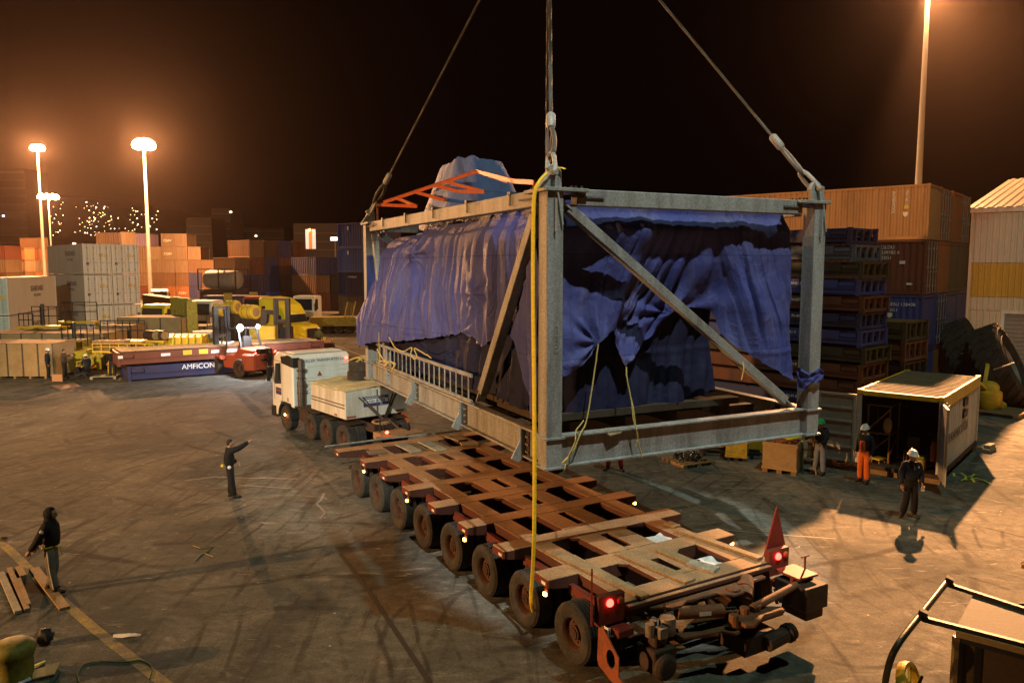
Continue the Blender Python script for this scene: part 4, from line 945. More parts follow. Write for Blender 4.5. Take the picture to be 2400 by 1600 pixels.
# ---------------------------------------------------------------- slings, shackles, strap
HK = V((0.9, 19.9, 16.35))
def strand(p, q, r, twist=9.0):
    """wire rope: six strands twisted round the axis"""
    p, q = V(p), V(q); d = q-p; L = d.length; d.normalize(); x = d.orthogonal().normalized(); y = d.cross(x); mb = MB()
    n = max(8, int(L*9))
    for s in range(6):
        pts = []
        for i in range(n+1):
            a = 2*math.pi*(s/6) + i/n*L*twist; pts.append(p + d*(L*i/n) + (x*math.cos(a)+y*math.sin(a))*r*0.62)
        mb.tube(pts, r*0.42, 5)
    mb.cyl(p, q, r*0.55, 6); return mb
for (a, b), lab in (((0,0),'wire rope sling rising straight up from the near post lug'), ((0,1),'wire rope sling slanting up left from the right post lug'),
                    ((1,0),'wire rope sling slanting up from the far left post'), ((1,1),'wire rope sling hidden behind the nearest one, from the back corner')):
    p0 = fr(a, b, ZT+0.25); d = (HK-p0).normalized()
    t = thing('wire_sling', lab, 'sling', p0, 0, 'wire rope slings of the frame')
    e0 = p0 + d*0.48; e1 = p0 + d*1.15; s = d.cross(V((0,0,1))).normalized() if a != b or True else V((1,0,0))
    s = V((-d.y, d.x, 0)).normalized() if abs(d.z) < 0.99 else V((1,0,0))
    if (a, b) == (0, 0): s = uL
    obj('rope_leg', strand(e1 + d*0.02, HK, 0.040 if (a, b) == (0, 0) else 0.031), M_wire, t, True, world=True)
    eye = [e1, e1 - d*0.15 + s*0.09, e1 - d*0.4 + s*0.13, e0 - d*0.02 + s*0.08, e0 - d*0.07, e0 - d*0.02 - s*0.08, e1 - d*0.4 - s*0.13, e1 - d*0.15 - s*0.09, e1]
    q = []
    for k in range(len(eye)-1):
        for i in range(4): q.append(eye[k].lerp(eye[k+1], i/4))
    q.append(eye[-1])
    for _ in range(2): q = [q[0]] + [(q[i-1]+q[i]*2+q[i+1])/4 for i in range(1, len(q)-1)] + [q[-1]]
    obj('eye_loop', MB().tube(q, 0.045, 8), M_wire, t, True, world=True)
    obj('ferrule', MB().tube([e1 - d*0.02, e1 + d*0.03, e1 + d*0.30, e1 + d*0.34], [0.062, 0.085, 0.085, 0.06], 12), M_galv, t, True, world=True)
    sh = thing('shackle', 'bow shackle joining the lug and the sling at the %s' % {(0,0):'near post',(0,1):'right post',(1,0):'far left post',(1,1):'hidden back post'}[(a,b)], 'shackle', p0, 0, 'bow shackles on the lugs')
    bow = []
    w_ = uL if True else s
    for k in range(13):
        th = math.pi*k/12; bow.append(p0 + d*(0.18 + 0.30*math.sin(th)*1.0) + w_*(0.15*math.cos(th)*(1.0 if 2 < k < 10 else 0.85)))
    bow = [p0 + w_*0.11] + bow + [p0 - w_*0.11]
    obj('bow', MB().tube(bow, 0.042, 8), M_galv, sh, True, world=True)
    obj('pin', MB().cyl(p0 - w_*0.19, p0 + w_*0.19, 0.045, 10), M_galv, sh, True, world=True)
# yellow strap over the near lug hanging to the ground
ST = thing('webbing_strap', 'long yellow webbing strap hanging from the near lug down past the trailer wheels', 'strap', (FA.x-0.3, FA.y, 0))
dY = FA.y - 0.30
pts = [D(1325,396,FA.y-0.02), D(1312,391,FA.y-0.03), D(1292,398,FA.y-0.12), D(1272,414,FA.y-0.22), D(1256,438,dY), D(1250,470,dY), D(1249,700,dY), D(1252,900,dY-0.02), D(1253,1100,dY-0.02), D(1252,1250,dY), D(1249,1330,dY+0.02), D(1244,1395,dY+0.05), D(1246,1420,dY+0.0)]
gq = G(1256,1452,0.03); pts.append(gq)
q = []
for k in range(len(pts)-1):
    for i in range(5): q.append(pts[k].lerp(pts[k+1], i/5))
q.append(pts[-1])
for _ in range(3): q = [q[0]] + [(q[i-1]+q[i]*2+q[i+1])/4 for i in range(1, len(q)-1)] + [q[-1]]
rows = []; n = len(q)
for i, p in enumerate(q):
    tw = 0.35*math.sin(i*0.16) ; w = 0.034; dx = V((math.cos(tw), math.sin(tw), 0))
    if i < 12: dx = (dx*0.4 + V((0.1,0.8,0.3))).normalized()
    rows.append([p - dx*w + V((0,0.004,0)), p - dx*w*0.3, p + dx*w*0.3, p + dx*w + V((0,0.004,0))])
o = obj('webbing', MB().grid(rows), M_strap, ST, True, world=True)
sm = o.modifiers.new('thickness', 'SOLIDIFY'); sm.thickness = 0.006
# ================================================================ heavy trailer
ZD = 1.25
p7l, p7r, p1l = G(1281,1356,ZD), G(1727,1254,ZD), G(834,1085,ZD)
tv = (p1l - p7l); SP = tv.length/6; tv.normalize(); cv = (p7r - p7l); WT = cv.length; cv.normalize()
cv = (cv + V((tv.y, -tv.x, 0))).normalized(); tv = V((-cv.y, cv.x, 0))
TO = (p7l + p7r)/2; TO.z = 0; TRZ = math.atan2(cv.y, cv.x); HW = WT/2
print('trailer spacing', SP, 'width', WT)
TL = thing('heavy_haul_trailer', 'long rusty red multi axle trailer with an open grid deck under the hanging load', 'trailer', TO, TRZ)
def tpx(px, py, z): return MATW[TL].inverted() @ G(px, py, z)
BW, BH = 0.45, 0.26; YR = -1.35; YF = 7*SP + BW
beams = [k*SP for k in range(8)]
for k, y in enumerate(beams):
    mb = MB(); e = 0.0 if k < 7 else 0.25
    xs = [-HW-e, -1.62, 1.62, HW+e]; z0 = [ZD-0.16, ZD-BH-0.02, ZD-BH-0.02, ZD-0.16]
    prof = [(-HW-e, ZD), (-HW-e, ZD-0.15), (-HW-e+0.12, ZD-0.19), (-1.62, ZD-BH), (1.62, ZD-BH), (HW+e-0.12, ZD-0.19), (HW+e, ZD-0.15), (HW+e, ZD)]
    mb.prism([(x, y, z) for x, z in prof], (0, BW, 0)); b = obj('cross_beam', mb, M_deck, TL, bevel=0.012)
    tp = MB()
    for s in (-1, 1): tp.box(s*(HW+e)-(0.012 if s < 0 else 0), y+0.02, ZD-0.15, s*(HW+e)+(0.012 if s > 0 else 0), y+BW-0.02, ZD-0.02)
    obj('end_plate', tp, M_trred, b)
    rf = MB(); x = -HW-e-0.016; rf.box(x, y+0.08, ZD-0.12, x+0.006, y+0.20, ZD-0.07); obj('reflector', rf, M_white, b)
# rear deck end
mb = MB(); mb.box(-1.66, YR, ZD-BH, 1.66, YR+0.42, ZD); obj('rear_beam', mb, M_deck, TL, bevel=0.012)
mb = MB(); mb.box(-1.64, YR-0.11, ZD-0.10, 1.64, YR-0.012, ZD-0.03); obj('rear_lip', mb, M_deck, TL, bevel=0.01)
segs = [(YR+0.42, 0.0)] + [(beams[k]+BW, beams[k+1]) for k in range(7)]
g = 0.003
rl_ = MB(); sp_ = MB(); ins = MB()
for i, (y0, y1) in enumerate(segs):
    for x0, x1 in ((-1.60,-1.17),(1.17,1.60)): rl_.box(x0, y0+g, ZD-0.30, x1, y1-g, ZD-0.001)
    for x0, x1 in ((-0.57,-0.10),(0.10,0.57)): sp_.box(x0, y0+g, ZD-0.34, x1, y1-g, ZD-0.001)
    sp_.box(-0.099, y0+g, ZD-0.2, 0.099, y0+0.16, ZD-0.002); sp_.box(-0.099, y1-0.16, ZD-0.2, 0.099, y1-g, ZD-0.002)
    # corner gussets in the openings
    for sx in (-1, 1):
        ins.prism([(sx*0.571, y1-g, ZD-0.004), (sx*0.75, y1-g, ZD-0.004), (sx*0.571, y1-0.14, ZD-0.004)], (0,0,-0.05))
obj('side_rail', rl_, M_deck, TL, bevel=0.008); obj('centre_spine', sp_, M_deck, TL, bevel=0.008); obj('gusset_plate', ins, M_deck, TL)
lp = MB()
rp = random.Random(5)
for y0, y1 in segs:
    for sx in (-1, 1):
        x = sx*rp.uniform(0.65, 1.1)
        lp.tube([(x, y0-0.2, ZD-0.5), (x+0.1*sx, (y0+y1)/2, ZD-0.62), (x, y1+0.3, ZD-0.52)], 0.035, 6)
        lp.tube([(sx*0.6, y0, ZD-0.72), (sx*1.2, y1, ZD-0.70)], 0.03, 6)
        lp.box(sx*0.9-0.2, y0+0.2, ZD-0.75, sx*0.9+0.2, y0+0.55, ZD-0.5)
        lp.tube([(sx*1.5, y0+0.1, ZD-0.34), (sx*1.75, y0+0.6, ZD-0.45), (sx*1.62, y1, ZD-0.36)], 0.028, 6)
tag(obj('pipework', lp, M_under, TL, True), kind='stuff')
sb = MB()
for s in (-1, 1):
    for y0, y1 in segs: sb.box(s*1.75-0.05, y0+g, ZD-0.33, s*1.75+0.05, y1-g, ZD-0.16)
obj('side_channel', sb, M_trred, TL)
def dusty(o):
    """dusty colour on upward faces; the dark red sides also stand in for shade"""
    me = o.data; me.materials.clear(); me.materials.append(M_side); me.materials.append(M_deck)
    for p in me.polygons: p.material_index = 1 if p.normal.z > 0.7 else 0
M_side = mat('red brown beam paint darkened for shade', (0.085,0.026,0.014), 0.7, 0, (0.04,0.018,0.010), 0.6, 3)  # dark red sides, with their shade put into the colour too
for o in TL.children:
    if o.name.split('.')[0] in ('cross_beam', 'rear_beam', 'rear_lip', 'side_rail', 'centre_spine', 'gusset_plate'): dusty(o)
# wheels
TR_, TWD = 0.515, 0.36
def tyre_mesh():
    mb = MB(); h = TWD/2; R = TR_
    prof = [(0.27,-h*0.80),(0.33,-h*0.96),(0.42,-h),(0.48,-h*0.92),(0.505,-h*0.72)]
    for k in range(5):
        x = -h*0.66 + k*h*0.33
        prof += [(R, x-0.0), (R, x+h*0.22), (R-0.014, x+h*0.235), (R-0.014, x+h*0.315)]
    prof += [(0.505,h*0.80),(0.48,h*0.94),(0.42,h),(0.33,h*0.96),(0.27,h*0.80)]
    return mb.lathe(prof, axis=(1,0,0), n=30)
def rim_mesh():
    mb = MB(); h = TWD/2
    mb.lathe([(0.275,-h*0.80),(0.262,-h*0.72),(0.25,-h*0.5),(0.235,-0.03),(0.12,-0.01),(0.12,-0.09),(0.07,-0.12),(0.0,-0.12)], axis=(1,0,0), n=24)
    mb.lathe([(0.0,0.02),(0.235,0.02),(0.25,h*0.5),(0.275,h*0.8)], axis=(1,0,0), n=24)
    for k in range(10):
        a = 2*math.pi*k/10; mb.cyl((-0.045, 0.17*math.cos(a), 0.17*math.sin(a)), (-0.005, 0.17*math.cos(a), 0.17*math.sin(a)), 0.014, 6)
    return mb
tyre_me = tyre_mesh().mesh('tyre', True); tyre_me.materials.append(M_tyre); rim_me = rim_mesh().mesh('rim', True); rim_me.materials.append(M_rim)
def wheel(parent, x, y, z, flip=False, sc=1.0):
    w = obj('wheel', tyre_me, None, parent); w.location = (x, y, z); w.scale = (sc, sc, sc); w.rotation_euler = (rp.uniform(0, 6), 0, 0) if not flip else (0, 0, math.pi)
    r = obj('rim', rim_me, None, w); return w
ax = MB()
for k in range(8):
    y = (beams[k]+BW + (beams[k+1] if k < 7 else 0))/2 if k < 7 else YR + 0.86
    y = [b + BW + (SP-BW)/2 for b in beams[:7]][k] if k < 7 else (YR+0.42)/2 - 0.10
    for s in (-1, 1):
        for x in (1.98, 1.50): wheel(TL, s*x, y, TR_, s > 0)
        ax.cyl((s*1.3, y, TR_), (s*2.1, y, TR_), 0.10, 10); ax.cyl((s*1.74, y+0.25, ZD-0.30), (s*1.74, y+0.05, TR_), 0.08, 8)
        ax.bar((s*1.74, y+0.45, ZD-0.36), (s*1.74, y, TR_+0.06), 0.14, 0.20)
    ax.cyl((-1.3, y, TR_-0.05), (1.3, y, TR_-0.05), 0.06, 8)
obj('axle_set', ax, M_under, TL)
# lights along the sides
def amber(x, y, z, m=None, s=0.035):
    return obj('marker_lamp', MB().box(x-0.02, y-s, z-s*0.8, x+0.02, y+s, z+s*0.8), m or M_amber, TL)
for k in (6, 4, 2, 0): amber(-HW-0.035, beams[k]+0.06, ZD-0.26)
for k in (0, 2): amber(HW+0.035, beams[k]+0.1, ZD-0.22)
lb = MB()
for k in (6, 4, 2, 0): lb.box(-HW-0.012, beams[k]+0.02, ZD-0.30, -HW+0.02, beams[k]+0.10, ZD-0.16)
obj('lamp_bracket', lb, M_trred, TL)
M_tri = mat('dull red reflector plate', (0.20,0.02,0.012), 0.6)
# rear end: lamp boards, triangles, steering gear, engine pack
def rear(x, z, y=YR-0.2): return V((x, y, z))
for s, lab in ((-1, 'left'), (1, 'right')):
    x = s*1.92; y = YR + 0.04
    bx = MB(); bx.box(x-0.26, y-0.06, ZD-0.28, x+0.26, y+0.06, ZD+0.20); bx.box(x-0.26 if s > 0 else x-0.05, y-0.30, ZD-0.42, x+0.05 if s > 0 else x+0.26, y-0.07, ZD-0.30)
    b = obj('lamp_board', bx, M_trred, TL, bevel=0.01)
    lm = obj('tail_lamp', MB().lathe([(0.0,0.05),(0.045,0.045),(0.062,0.02),(0.065,0)], (x-0.05, y-0.065, ZD+0.08), (0,-1,0), 14), M_red, b, True)
    lm2 = obj('dark_lamp', MB().lathe([(0.0,0.045),(0.045,0.04),(0.06,0.02),(0.062,0)], (x+0.15, y-0.065, ZD+0.08), (0,-1,0), 12), M_rusto, b, True)
    tri = MB(); bx_ = x + s*0.02
    if s > 0: tri.prism([(x-0.24, y+0.08, ZD+0.05), (x+0.36, y+0.08, ZD+0.05), (x+0.06, y+0.08, ZD+0.95)], (0,0.03,0))
    else: tri.prism([(x-0.26-0.58*0.22, y+0.1-0.8*0.22, ZD-0.22), (x-0.26+0.58*0.22, y+0.1+0.8*0.22, ZD-0.22), (x-0.26, y+0.1, ZD+0.62)], (-0.024,0.017,0)); 
    obj('warning_triangle', tri, M_tri, b)
obj('number_plate', MB().box(-2.04, YR-0.075, ZD-0.46, -1.60, YR-0.055, ZD-0.31), M_white, TL)
text('JH 9364', (-2.02, YR-0.078, ZD-0.43), (1,0,0), (0,0,1), 0.12, M_blk, TL, 'plate_text')
# orange side guard plate with two holes
pl = MB(); x = -2.13; yb = YR - 0.05
outer = [(yb+0.10, ZD-0.32), (yb+0.02, ZD-0.25), (yb-0.18, ZD-0.40), (yb-0.42, ZD-0.62), (yb-0.56, ZD-0.95), (yb-0.66, 0.14), (yb-0.60, 0.10), (yb+0.08, 0.32), (yb+0.12, 0.40)]
def plate_with_holes(poly, holes, x, th):
    me = bpy.data.meshes.new('p'); import bmesh
    bm = bmesh.new(); es = []
    for lo in [poly] + holes:
        vs = [bm.verts.new((x, y, z)) for y, z in lo]; es += [bm.edges.new((vs[i], vs[(i+1) % len(vs)])) for i in range(len(vs))]
    r = bmesh.ops.triangle_fill(bm, edges=es, use_beauty=True)
    def inside(pt, lo):
        c = False
        for i in range(len(lo)):
            (y1, z1), (y2, z2) = lo[i], lo[(i+1) % len(lo)]
            if (z1 > pt[1]) != (z2 > pt[1]) and pt[0] < (y2-y1)*(pt[1]-z1)/(z2-z1)+y1: c = not c
        return c
    kill = [f for f in bm.faces if any(inside((f.calc_center_median().y, f.calc_center_median().z), h) for h in holes) or not inside((f.calc_center_median().y, f.calc_center_median().z), poly)]
    bmesh.ops.delete(bm, geom=kill, context='FACES')
    g = bmesh.ops.extrude_face_region(bm, geom=bm.faces[:])
    bmesh.ops.translate(bm, vec=(th, 0, 0), verts=[v for v in g['geom'] if isinstance(v, bmesh.types.BMVert)])
    bmesh.ops.recalc_face_normals(bm, faces=bm.faces[:]); bm.to_mesh(me); bm.free(); return me
h1 = [(yb-0.22+0.11*math.cos(a), 0.56+0.15*math.sin(a)) for a in [2*math.pi*k/14 for k in range(14)]]
h2 = [(yb-0.42, 0.36), (yb-0.55, 0.34), (yb-0.53, 0.62), (yb-0.42, 0.66)]
me = plate_with_holes(outer, [h1, h2], x, 0.02); me.materials.append(mat('dirty orange plate', (0.27,0.07,0.022), 0.65, 0, (0.12,0.04,0.02), 0.7, 4)); gp = obj('side_guard_plate', me, None, TL)
obj('reflector', MB().box(x-0.004, yb-0.16, 0.99, x-0.001, yb-0.05, 1.03), M_white, gp)
# small engine pack beside it
en = MB(); ex, ey, ez = -1.36, YR-0.46, 0.20
en.box(ex-0.22, ey-0.2, ez+0.1, ex+0.24, ey+0.25, ez+0.48); en.lathe([(0,0.10),(0.16,0.09),(0.21,0.03),(0.21,-0.02)], (ex-0.03, ey-0.22, ez+0.22), (0,-1,0), 16)
en.box(ex-0.12, ey-0.1, ez+0.48, ex+0.12, ey+0.18, ez+0.70)
e = obj('engine_pack', en, M_under, TL, bevel=0.02)
en = MB(); en.cyl((ex-0.16, ey, ez+0.66), (ex-0.16, ey, ez+0.86), 0.07, 10); en.cyl((ex+0.0, ey+0.1, ez+0.70), (ex+0.0, ey+0.1, ez+0.84), 0.06, 10); en.box(ex-0.08, ey-0.16, ez+0.64, ex+0.08, ey-0.02, ez+0.80)
obj('engine_top', en, mat('dirty aluminium', (0.22,0.18,0.14), 0.6, 0.2, (0.08,0.05,0.03), 0.8, 9), e, True)
obj('fuel_can', MB().lathe([(0,0),(0.13,0),(0.135,0.02),(0.135,0.24),(0.12,0.27),(0,0.27)], (ex+0.22, ey+0.02, ez+0.60), n=16), mat('dull tin', (0.20,0.17,0.15), 0.5, 0.3, (0.08,0.05,0.03), 0.8, 9), e, True)
# steering linkage
M_link = mat('rusty linkage steel', (0.19,0.085,0.038), 0.75, 0, (0.07,0.035,0.02), 0.75, 5)
ln = MB()
def LB(pts, th, z): ln.prism([(x, y, z) for x, y in pts], (0,0,th))
yb = YR - 0.12
LB([(-1.25,yb),(1.35,yb),(1.35,yb-0.10),(0.72,yb-0.12),(0.55,yb-0.34),(0.30,yb-0.36),(0.12,yb-0.14),(-0.55,yb-0.12),(-0.75,yb-0.22),(-0.95,yb-0.20),(-1.05,yb-0.1)], 0.05, ZD-0.17)
ln.cyl((0.42, yb-0.22, ZD-0.12), (0.42, yb-0.22, ZD-0.07), 0.12, 16)
LB([(0.05,yb-0.55),(0.20,yb-0.42),(0.62,yb-0.42),(1.05,yb-0.70),(1.0,yb-0.82),(0.55,yb-0.78),(0.15,yb-0.95),(0.0,yb-0.88)], 0.06, ZD-0.42)
LB([(-0.95,yb-0.28),(-0.55,yb-0.45),(-0.10,yb-0.50),(0.05,yb-0.60),(0.02,yb-0.78),(-0.12,yb-0.80),(-0.25,yb-0.62),(-0.95,yb-0.48)], 0.05, ZD-0.55)
for x, y in ((0.3,yb-0.58),(0.55,yb-0.6),(-0.05,yb-0.68)): ln.cyl((x,y,ZD-0.45), (x,y,ZD-0.25), 0.08, 10)
lk = obj('steering_linkage', ln, M_link, TL, bevel=0.01)
cy = MB(); cy.cyl((-0.82, yb-0.18, ZD-0.25), (-0.02, yb-0.40, ZD-0.30), 0.105, 16); cy.cyl((0.95, yb-0.02, ZD-0.12), (0.62, yb-0.30, ZD-0.26), 0.125, 16); cy.cyl((0.80, yb-0.12, ZD-0.17), (0.74, yb-0.17, ZD-0.20), 0.15, 16)
obj('hydraulic_cylinder', cy, M_link, TL, True)
obj('chrome_rod', MB().cyl((-0.02, yb-0.40, ZD-0.30), (0.22, yb-0.46, ZD-0.315), 0.05, 12), mat('chrome', (0.75,0.75,0.75), 0.12, 1.0, fine=0), TL, True)
obj('cylinder_label', MB().prism([(-0.5,yb-0.375,ZD-0.30),(-0.3,yb-0.43,ZD-0.31),(-0.3,yb-0.43,ZD-0.24),(-0.5,yb-0.375,ZD-0.23)], (0,-0.004,0)), M_white, TL)
rd = MB(); rd.cyl((0.45, yb-0.60, ZD-0.30), (1.85, yb-0.46, ZD-0.20), 0.065, 12); rd.cyl((-0.05, yb-0.68, ZD-0.47), (0.95, yb-0.78, ZD-0.40), 0.06, 12); rd.cyl((-0.9,yb-0.3,ZD-0.6),(-0.3,yb-0.6,ZD-0.55),0.04,8)
obj('tie_rod', rd, M_link, TL, True)
tb2 = MB(); tb2.box(0.05, yb-0.85, ZD-0.95, 0.75, yb-0.3, ZD-0.62); tb2.cyl((0.9, yb-0.92, ZD-0.72), (0.45, yb-0.92, ZD-0.78), 0.13, 14); tb2.lathe([(0.10,0),(0.16,0.02),(0.16,0.05),(0.12,0.07),(0.16,0.09),(0.16,0.12),(0.12,0.14),(0.15,0.16),(0.1,0.2)], (0.9, yb-0.92, ZD-0.72), (1,0,0.1), 14)
obj('tow_coupling', tb2, M_under, TL, bevel=0.02)
bx = MB(); bx.box(1.62, yb-0.75, ZD-0.62, 2.20, yb-0.05, ZD-0.20); bx.box(1.70, yb-0.70, ZD-0.80, 2.15, yb-0.15, ZD-0.62)
vb = obj('valve_box', bx, M_under, TL, bevel=0.02)
bx = MB(); bx.box(1.68, yb-0.55, ZD-0.12, 2.16, yb-0.02, ZD-0.08); bx.box(1.66, yb-0.42, ZD-0.2, 2.22, yb-0.36, ZD-0.12); bx.cyl((2.12, yb-0.30, ZD-0.1), (2.12, yb-0.30, ZD+0.16), 0.018, 6); bx.cyl((2.02, yb-0.30, ZD+0.16), (2.22, yb-0.30, ZD+0.16), 0.018, 6)
obj('red_cover', bx, M_trred, vb)
hs = MB()
for k in range(4):
    x = 1.3+0.09*k; hs.tube([(x, yb-0.25, ZD-0.3), (x+0.05, yb-0.35, ZD-0.52), (x+0.14, yb-0.30, ZD-0.56), (x+0.2, yb-0.2, ZD-0.4)], 0.018, 6)
tag(obj('hydraulic_hoses', hs, M_blk, TL, True), kind='stuff')
ch = MB()
for k in range(12):
    z = ZD-0.10-0.055*k; a = k % 2; c = V((-1.02, yb-0.12-0.004*k, z)); d = V((1,0,0)) if a else V((0,1,0))
    ch.tube([c + d*0.022*math.cos(t) + V((0,0,0.038*math.sin(t))) for t in [2*math.pi*q/8 for q in range(8)]], 0.009, 5, closed=True)
tag(obj('hanging_chain', ch, M_deck, TL, True), kind='stuff')
obj('mud_step', MB().box(-1.05, yb-0.30, 0.42, -0.72, yb-0.02, 0.45), M_deck, TL)
# planks and papers on the deck
def plank(label, pts, w, th=0.05, m=None, z=ZD, name='plank', cat='plank', group='loose planks on the trailer deck'):
    a, b = tpx(*pts[0], z), tpx(*pts[1], z); a = MATW[TL] @ a; b = MATW[TL] @ b
    mb = MB(); mb.bar(a + V((0,0,th/2+0.003)), b + V((0,0,th/2+0.003)), w, th)
    return tag(obj(name, mb, m or M_plank, None, bevel=0.004), label, cat, group)
plank('long weathered plank along the left rear edge of the trailer deck', [(1289,1294),(1512,1402)], 0.20)
plank('second plank lying right beside the left rear edge of the deck, inside it', [(1340,1305),(1500,1392)], 0.13, 0.035)
plank('wide plank on the rear middle of the deck, left of the spine slot', [(1452,1297),(1618,1366)], 0.28)
plank('short brown plank on the rear deck right of the spine slot', [(1545,1290),(1640,1330)], 0.22)
plank('pale board on the rear deck with one clean end', [(1615,1322),(1680,1340)], 0.26, 0.06, M_plankg)
plank('long plank along the right rear edge of the deck', [(1585,1244),(1782,1313)], 0.16, 0.06)
plank('short offcut at the head of the right rear plank', [(1563,1228),(1588,1238)], 0.18, 0.06)
plank('grey board lying crosswise near the front of the deck, left one', [(938,1042),(976,1060)], 0.34, 0.05, M_plankg)
plank('grey board lying near the front of the deck, middle one', [(992,1036),(1034,1056)], 0.36, 0.05, M_plankg)
plank('broken grey board near the front right of the deck', [(1052,1022),(1085,1034)], 0.34, 0.05, M_plankg)
plank('pale scrap board at the front right rim of the deck', [(1080,1042),(1120,1040)], 0.36, 0.04, M_plankg)
plank('dark sheet laid over the left front opening of the deck', [(862,1062),(905,1058)], 0.5, 0.03, mat('dark wet board', (0.09,0.08,0.07), 0.7))
for (px, py), lab in (((1552,1262),'torn white paper scrap in a right hand deck opening'), ((1672,1312),'crumpled white paper at the rear right deck opening')):
    c = G(px, py, ZD-0.12); rows = [[c + cv*(0.13*(j-2)) + tv*(0.11*(i-2)) + V((0,0,0.07*N1(i*0.8, j*0.8, px))) for j in range(5)] for i in range(5)]
    tag(obj('paper_scrap', MB().grid(rows), M_paper), lab, 'paper', 'papers caught in the trailer deck')
fb = [G(762,1046,ZD+0.04), G(900,1028,ZD+0.06), G(1000,1018,ZD+0.05), G(1082,1008,ZD+0.05)]
tag(obj('steel_pipe', MB().tube(fb, 0.028, 8), M_galv, None, True), 'thin grey pipe lying along the front edge of the trailer deck', 'pipe')

# ================================================================ prime mover
w4 = G(803, 1062); hv = V((-0.63, 0.777, 0)).normalized(); rv = V((hv.y, -hv.x, 0))
KO = w4 + rv*1.22; KO.z = 0; KRZ = math.atan2(rv.y, rv.x)
KT = thing('ballast_truck', 'white four axle prime mover with a ballast box, hitched to the trailer', 'truck', KO, KRZ)
fr_ = MB()
for s in (-1, 1): fr_.box(s*0.45-0.05, -1.0, 0.80, s*0.45+0.05, 6.2, 1.08)
for y in (-0.9, 0.6, 2.0, 3.5): fr_.box(-0.399, y, 0.84, 0.399, y+0.12, 1.04)
fr_.box(-1.1, 3.1, 0.55, -0.55, 3.9, 1.05); fr_.box(-1.22, 2.95, 1.06, -0.3, 4.05, 1.10)
obj('chassis', fr_, M_under, KT)
for y in (0, 1.35, 2.7):
    for s in (-1, 1):
        wheel(KT, s*1.06, y, 0.515, s > 0); wheel(KT, s*0.70, y, 0.515, s > 0)
for s in (-1, 1): wheel(KT, s*1.06, 4.95, 0.515, s > 0)
# ballast box
mb = MB(); y0, y1 = -0.35, 2.45; zb, zt = 1.25, 2.28
mb.prism([(-1.25,y0,zb),(1.25,y0,zb),(1.25,y1,zb),(-1.25,y1,zb)], (0,0,zt-zb)); bxo = obj('ballast_box', mb, M_whited, KT, bevel=0.02)
tpm = MB(); rows = []
for i in range(15):
    u = -1.30 + 2.6*i/14; rows.append([(u, y0-0.05+(y1-y0+0.1)*j/12, zt + 0.05 + 0.10*(1-abs(u)/1.3) + 0.05*N1(u*2, j*0.5, 1) - (0.10 if i in (0,14) or j in (0,12) else 0)) for j in range(13)])
obj('canvas_cover', tpm.grid(rows), mat('yellowed canvas', (0.46,0.40,0.22), 0.85, 0, (0.30,0.24,0.12), 0.6, 2), bxo, True)
st = MB(); st.box(-1.262, y0+0.05, 1.62, -1.254, y1-0.05, 1.66); st.box(-1.262, y0+0.05, 1.73, -1.254, y1-0.05, 1.77); st.box(-0.03, y0-0.016, 1.35, 0.03, y0-0.004, 2.2)
obj('stripe', st, M_textdk, bxo)
st = MB(); st.box(-1.2, y0-0.014, 1.30, -0.85, y0-0.004, 1.36); st.box(0.75, y0-0.014, 1.32, 1.1, y0-0.004, 1.38); st.box(-1.264, 0.3, 1.30, -1.254, 0.5, 1.36)
obj('red_reflector', st, M_redp, bxo)
sg_ = obj('company_sign', MB().box(-0.55, y0-0.012, 1.62, 0.45, y0-0.004, 1.98), M_navy, bxo); obj('sign_panel', MB().box(-0.52, y0-0.016, 1.74, 0.42, y0-0.0125, 1.88), M_white, sg_)
text('TRANSPORTES DE CARGA', (-0.51, y0-0.018, 1.905), (1,0,0), (0,0,1), 0.068, M_white, sg_); text('LINEA NORTE', (-0.40, y0-0.020, 1.765), (1,0,0), (0,0,1), 0.115, M_navy, sg_); text('S.A.', (0.1, y0-0.018, 1.655), (1,0,0), (0,0,1), 0.07, M_white, sg_)
# tow frame at the rear
tw = MB()
for s in (-1, 1):
    tw.bar((s*0.75, y0-0.05, 2.0), (s*0.06, y0-0.45, 1.22), 0.05, 0.05); tw.bar((s*0.62, y0-0.05, 2.0), (s*0.02, y0-0.45, 1.22), 0.04, 0.04)
    tw.bar((s*0.15, y0-0.45, 1.2), (s*0.45, -1.3, 0.75), 0.05, 0.05); tw.bar((0, y0-0.45, 1.2), (s*0.25, -1.2, 0.72), 0.03, 0.03)
tw.box(-0.35, y0-0.5, 1.12, 0.35, y0-0.4, 1.18)
obj('tow_frame', tw, M_steel, KT)
cp = MB(); cp.box(-0.55, -1.5, 0.62, 0.55, -1.0, 0.85); cp.lathe([(0,0.12),(0.3,0.12),(0.34,0.06),(0.34,0)], (0, -0.6, 1.02), n=18); cp.bar((-0.9,-1.75,0.78),(0.9,-1.62,0.80),0.12,0.10); cp.bar((-0.7,-1.95,0.80),(1.0,-1.85,0.82),0.1,0.06)
obj('rear_coupling', cp, M_deck, KT, bevel=0.015)
obj('tail_lamp', MB().ball((-0.45, -1.80, 0.95), (0.07,0.05,0.06), 10, 6), M_redsm, KT)
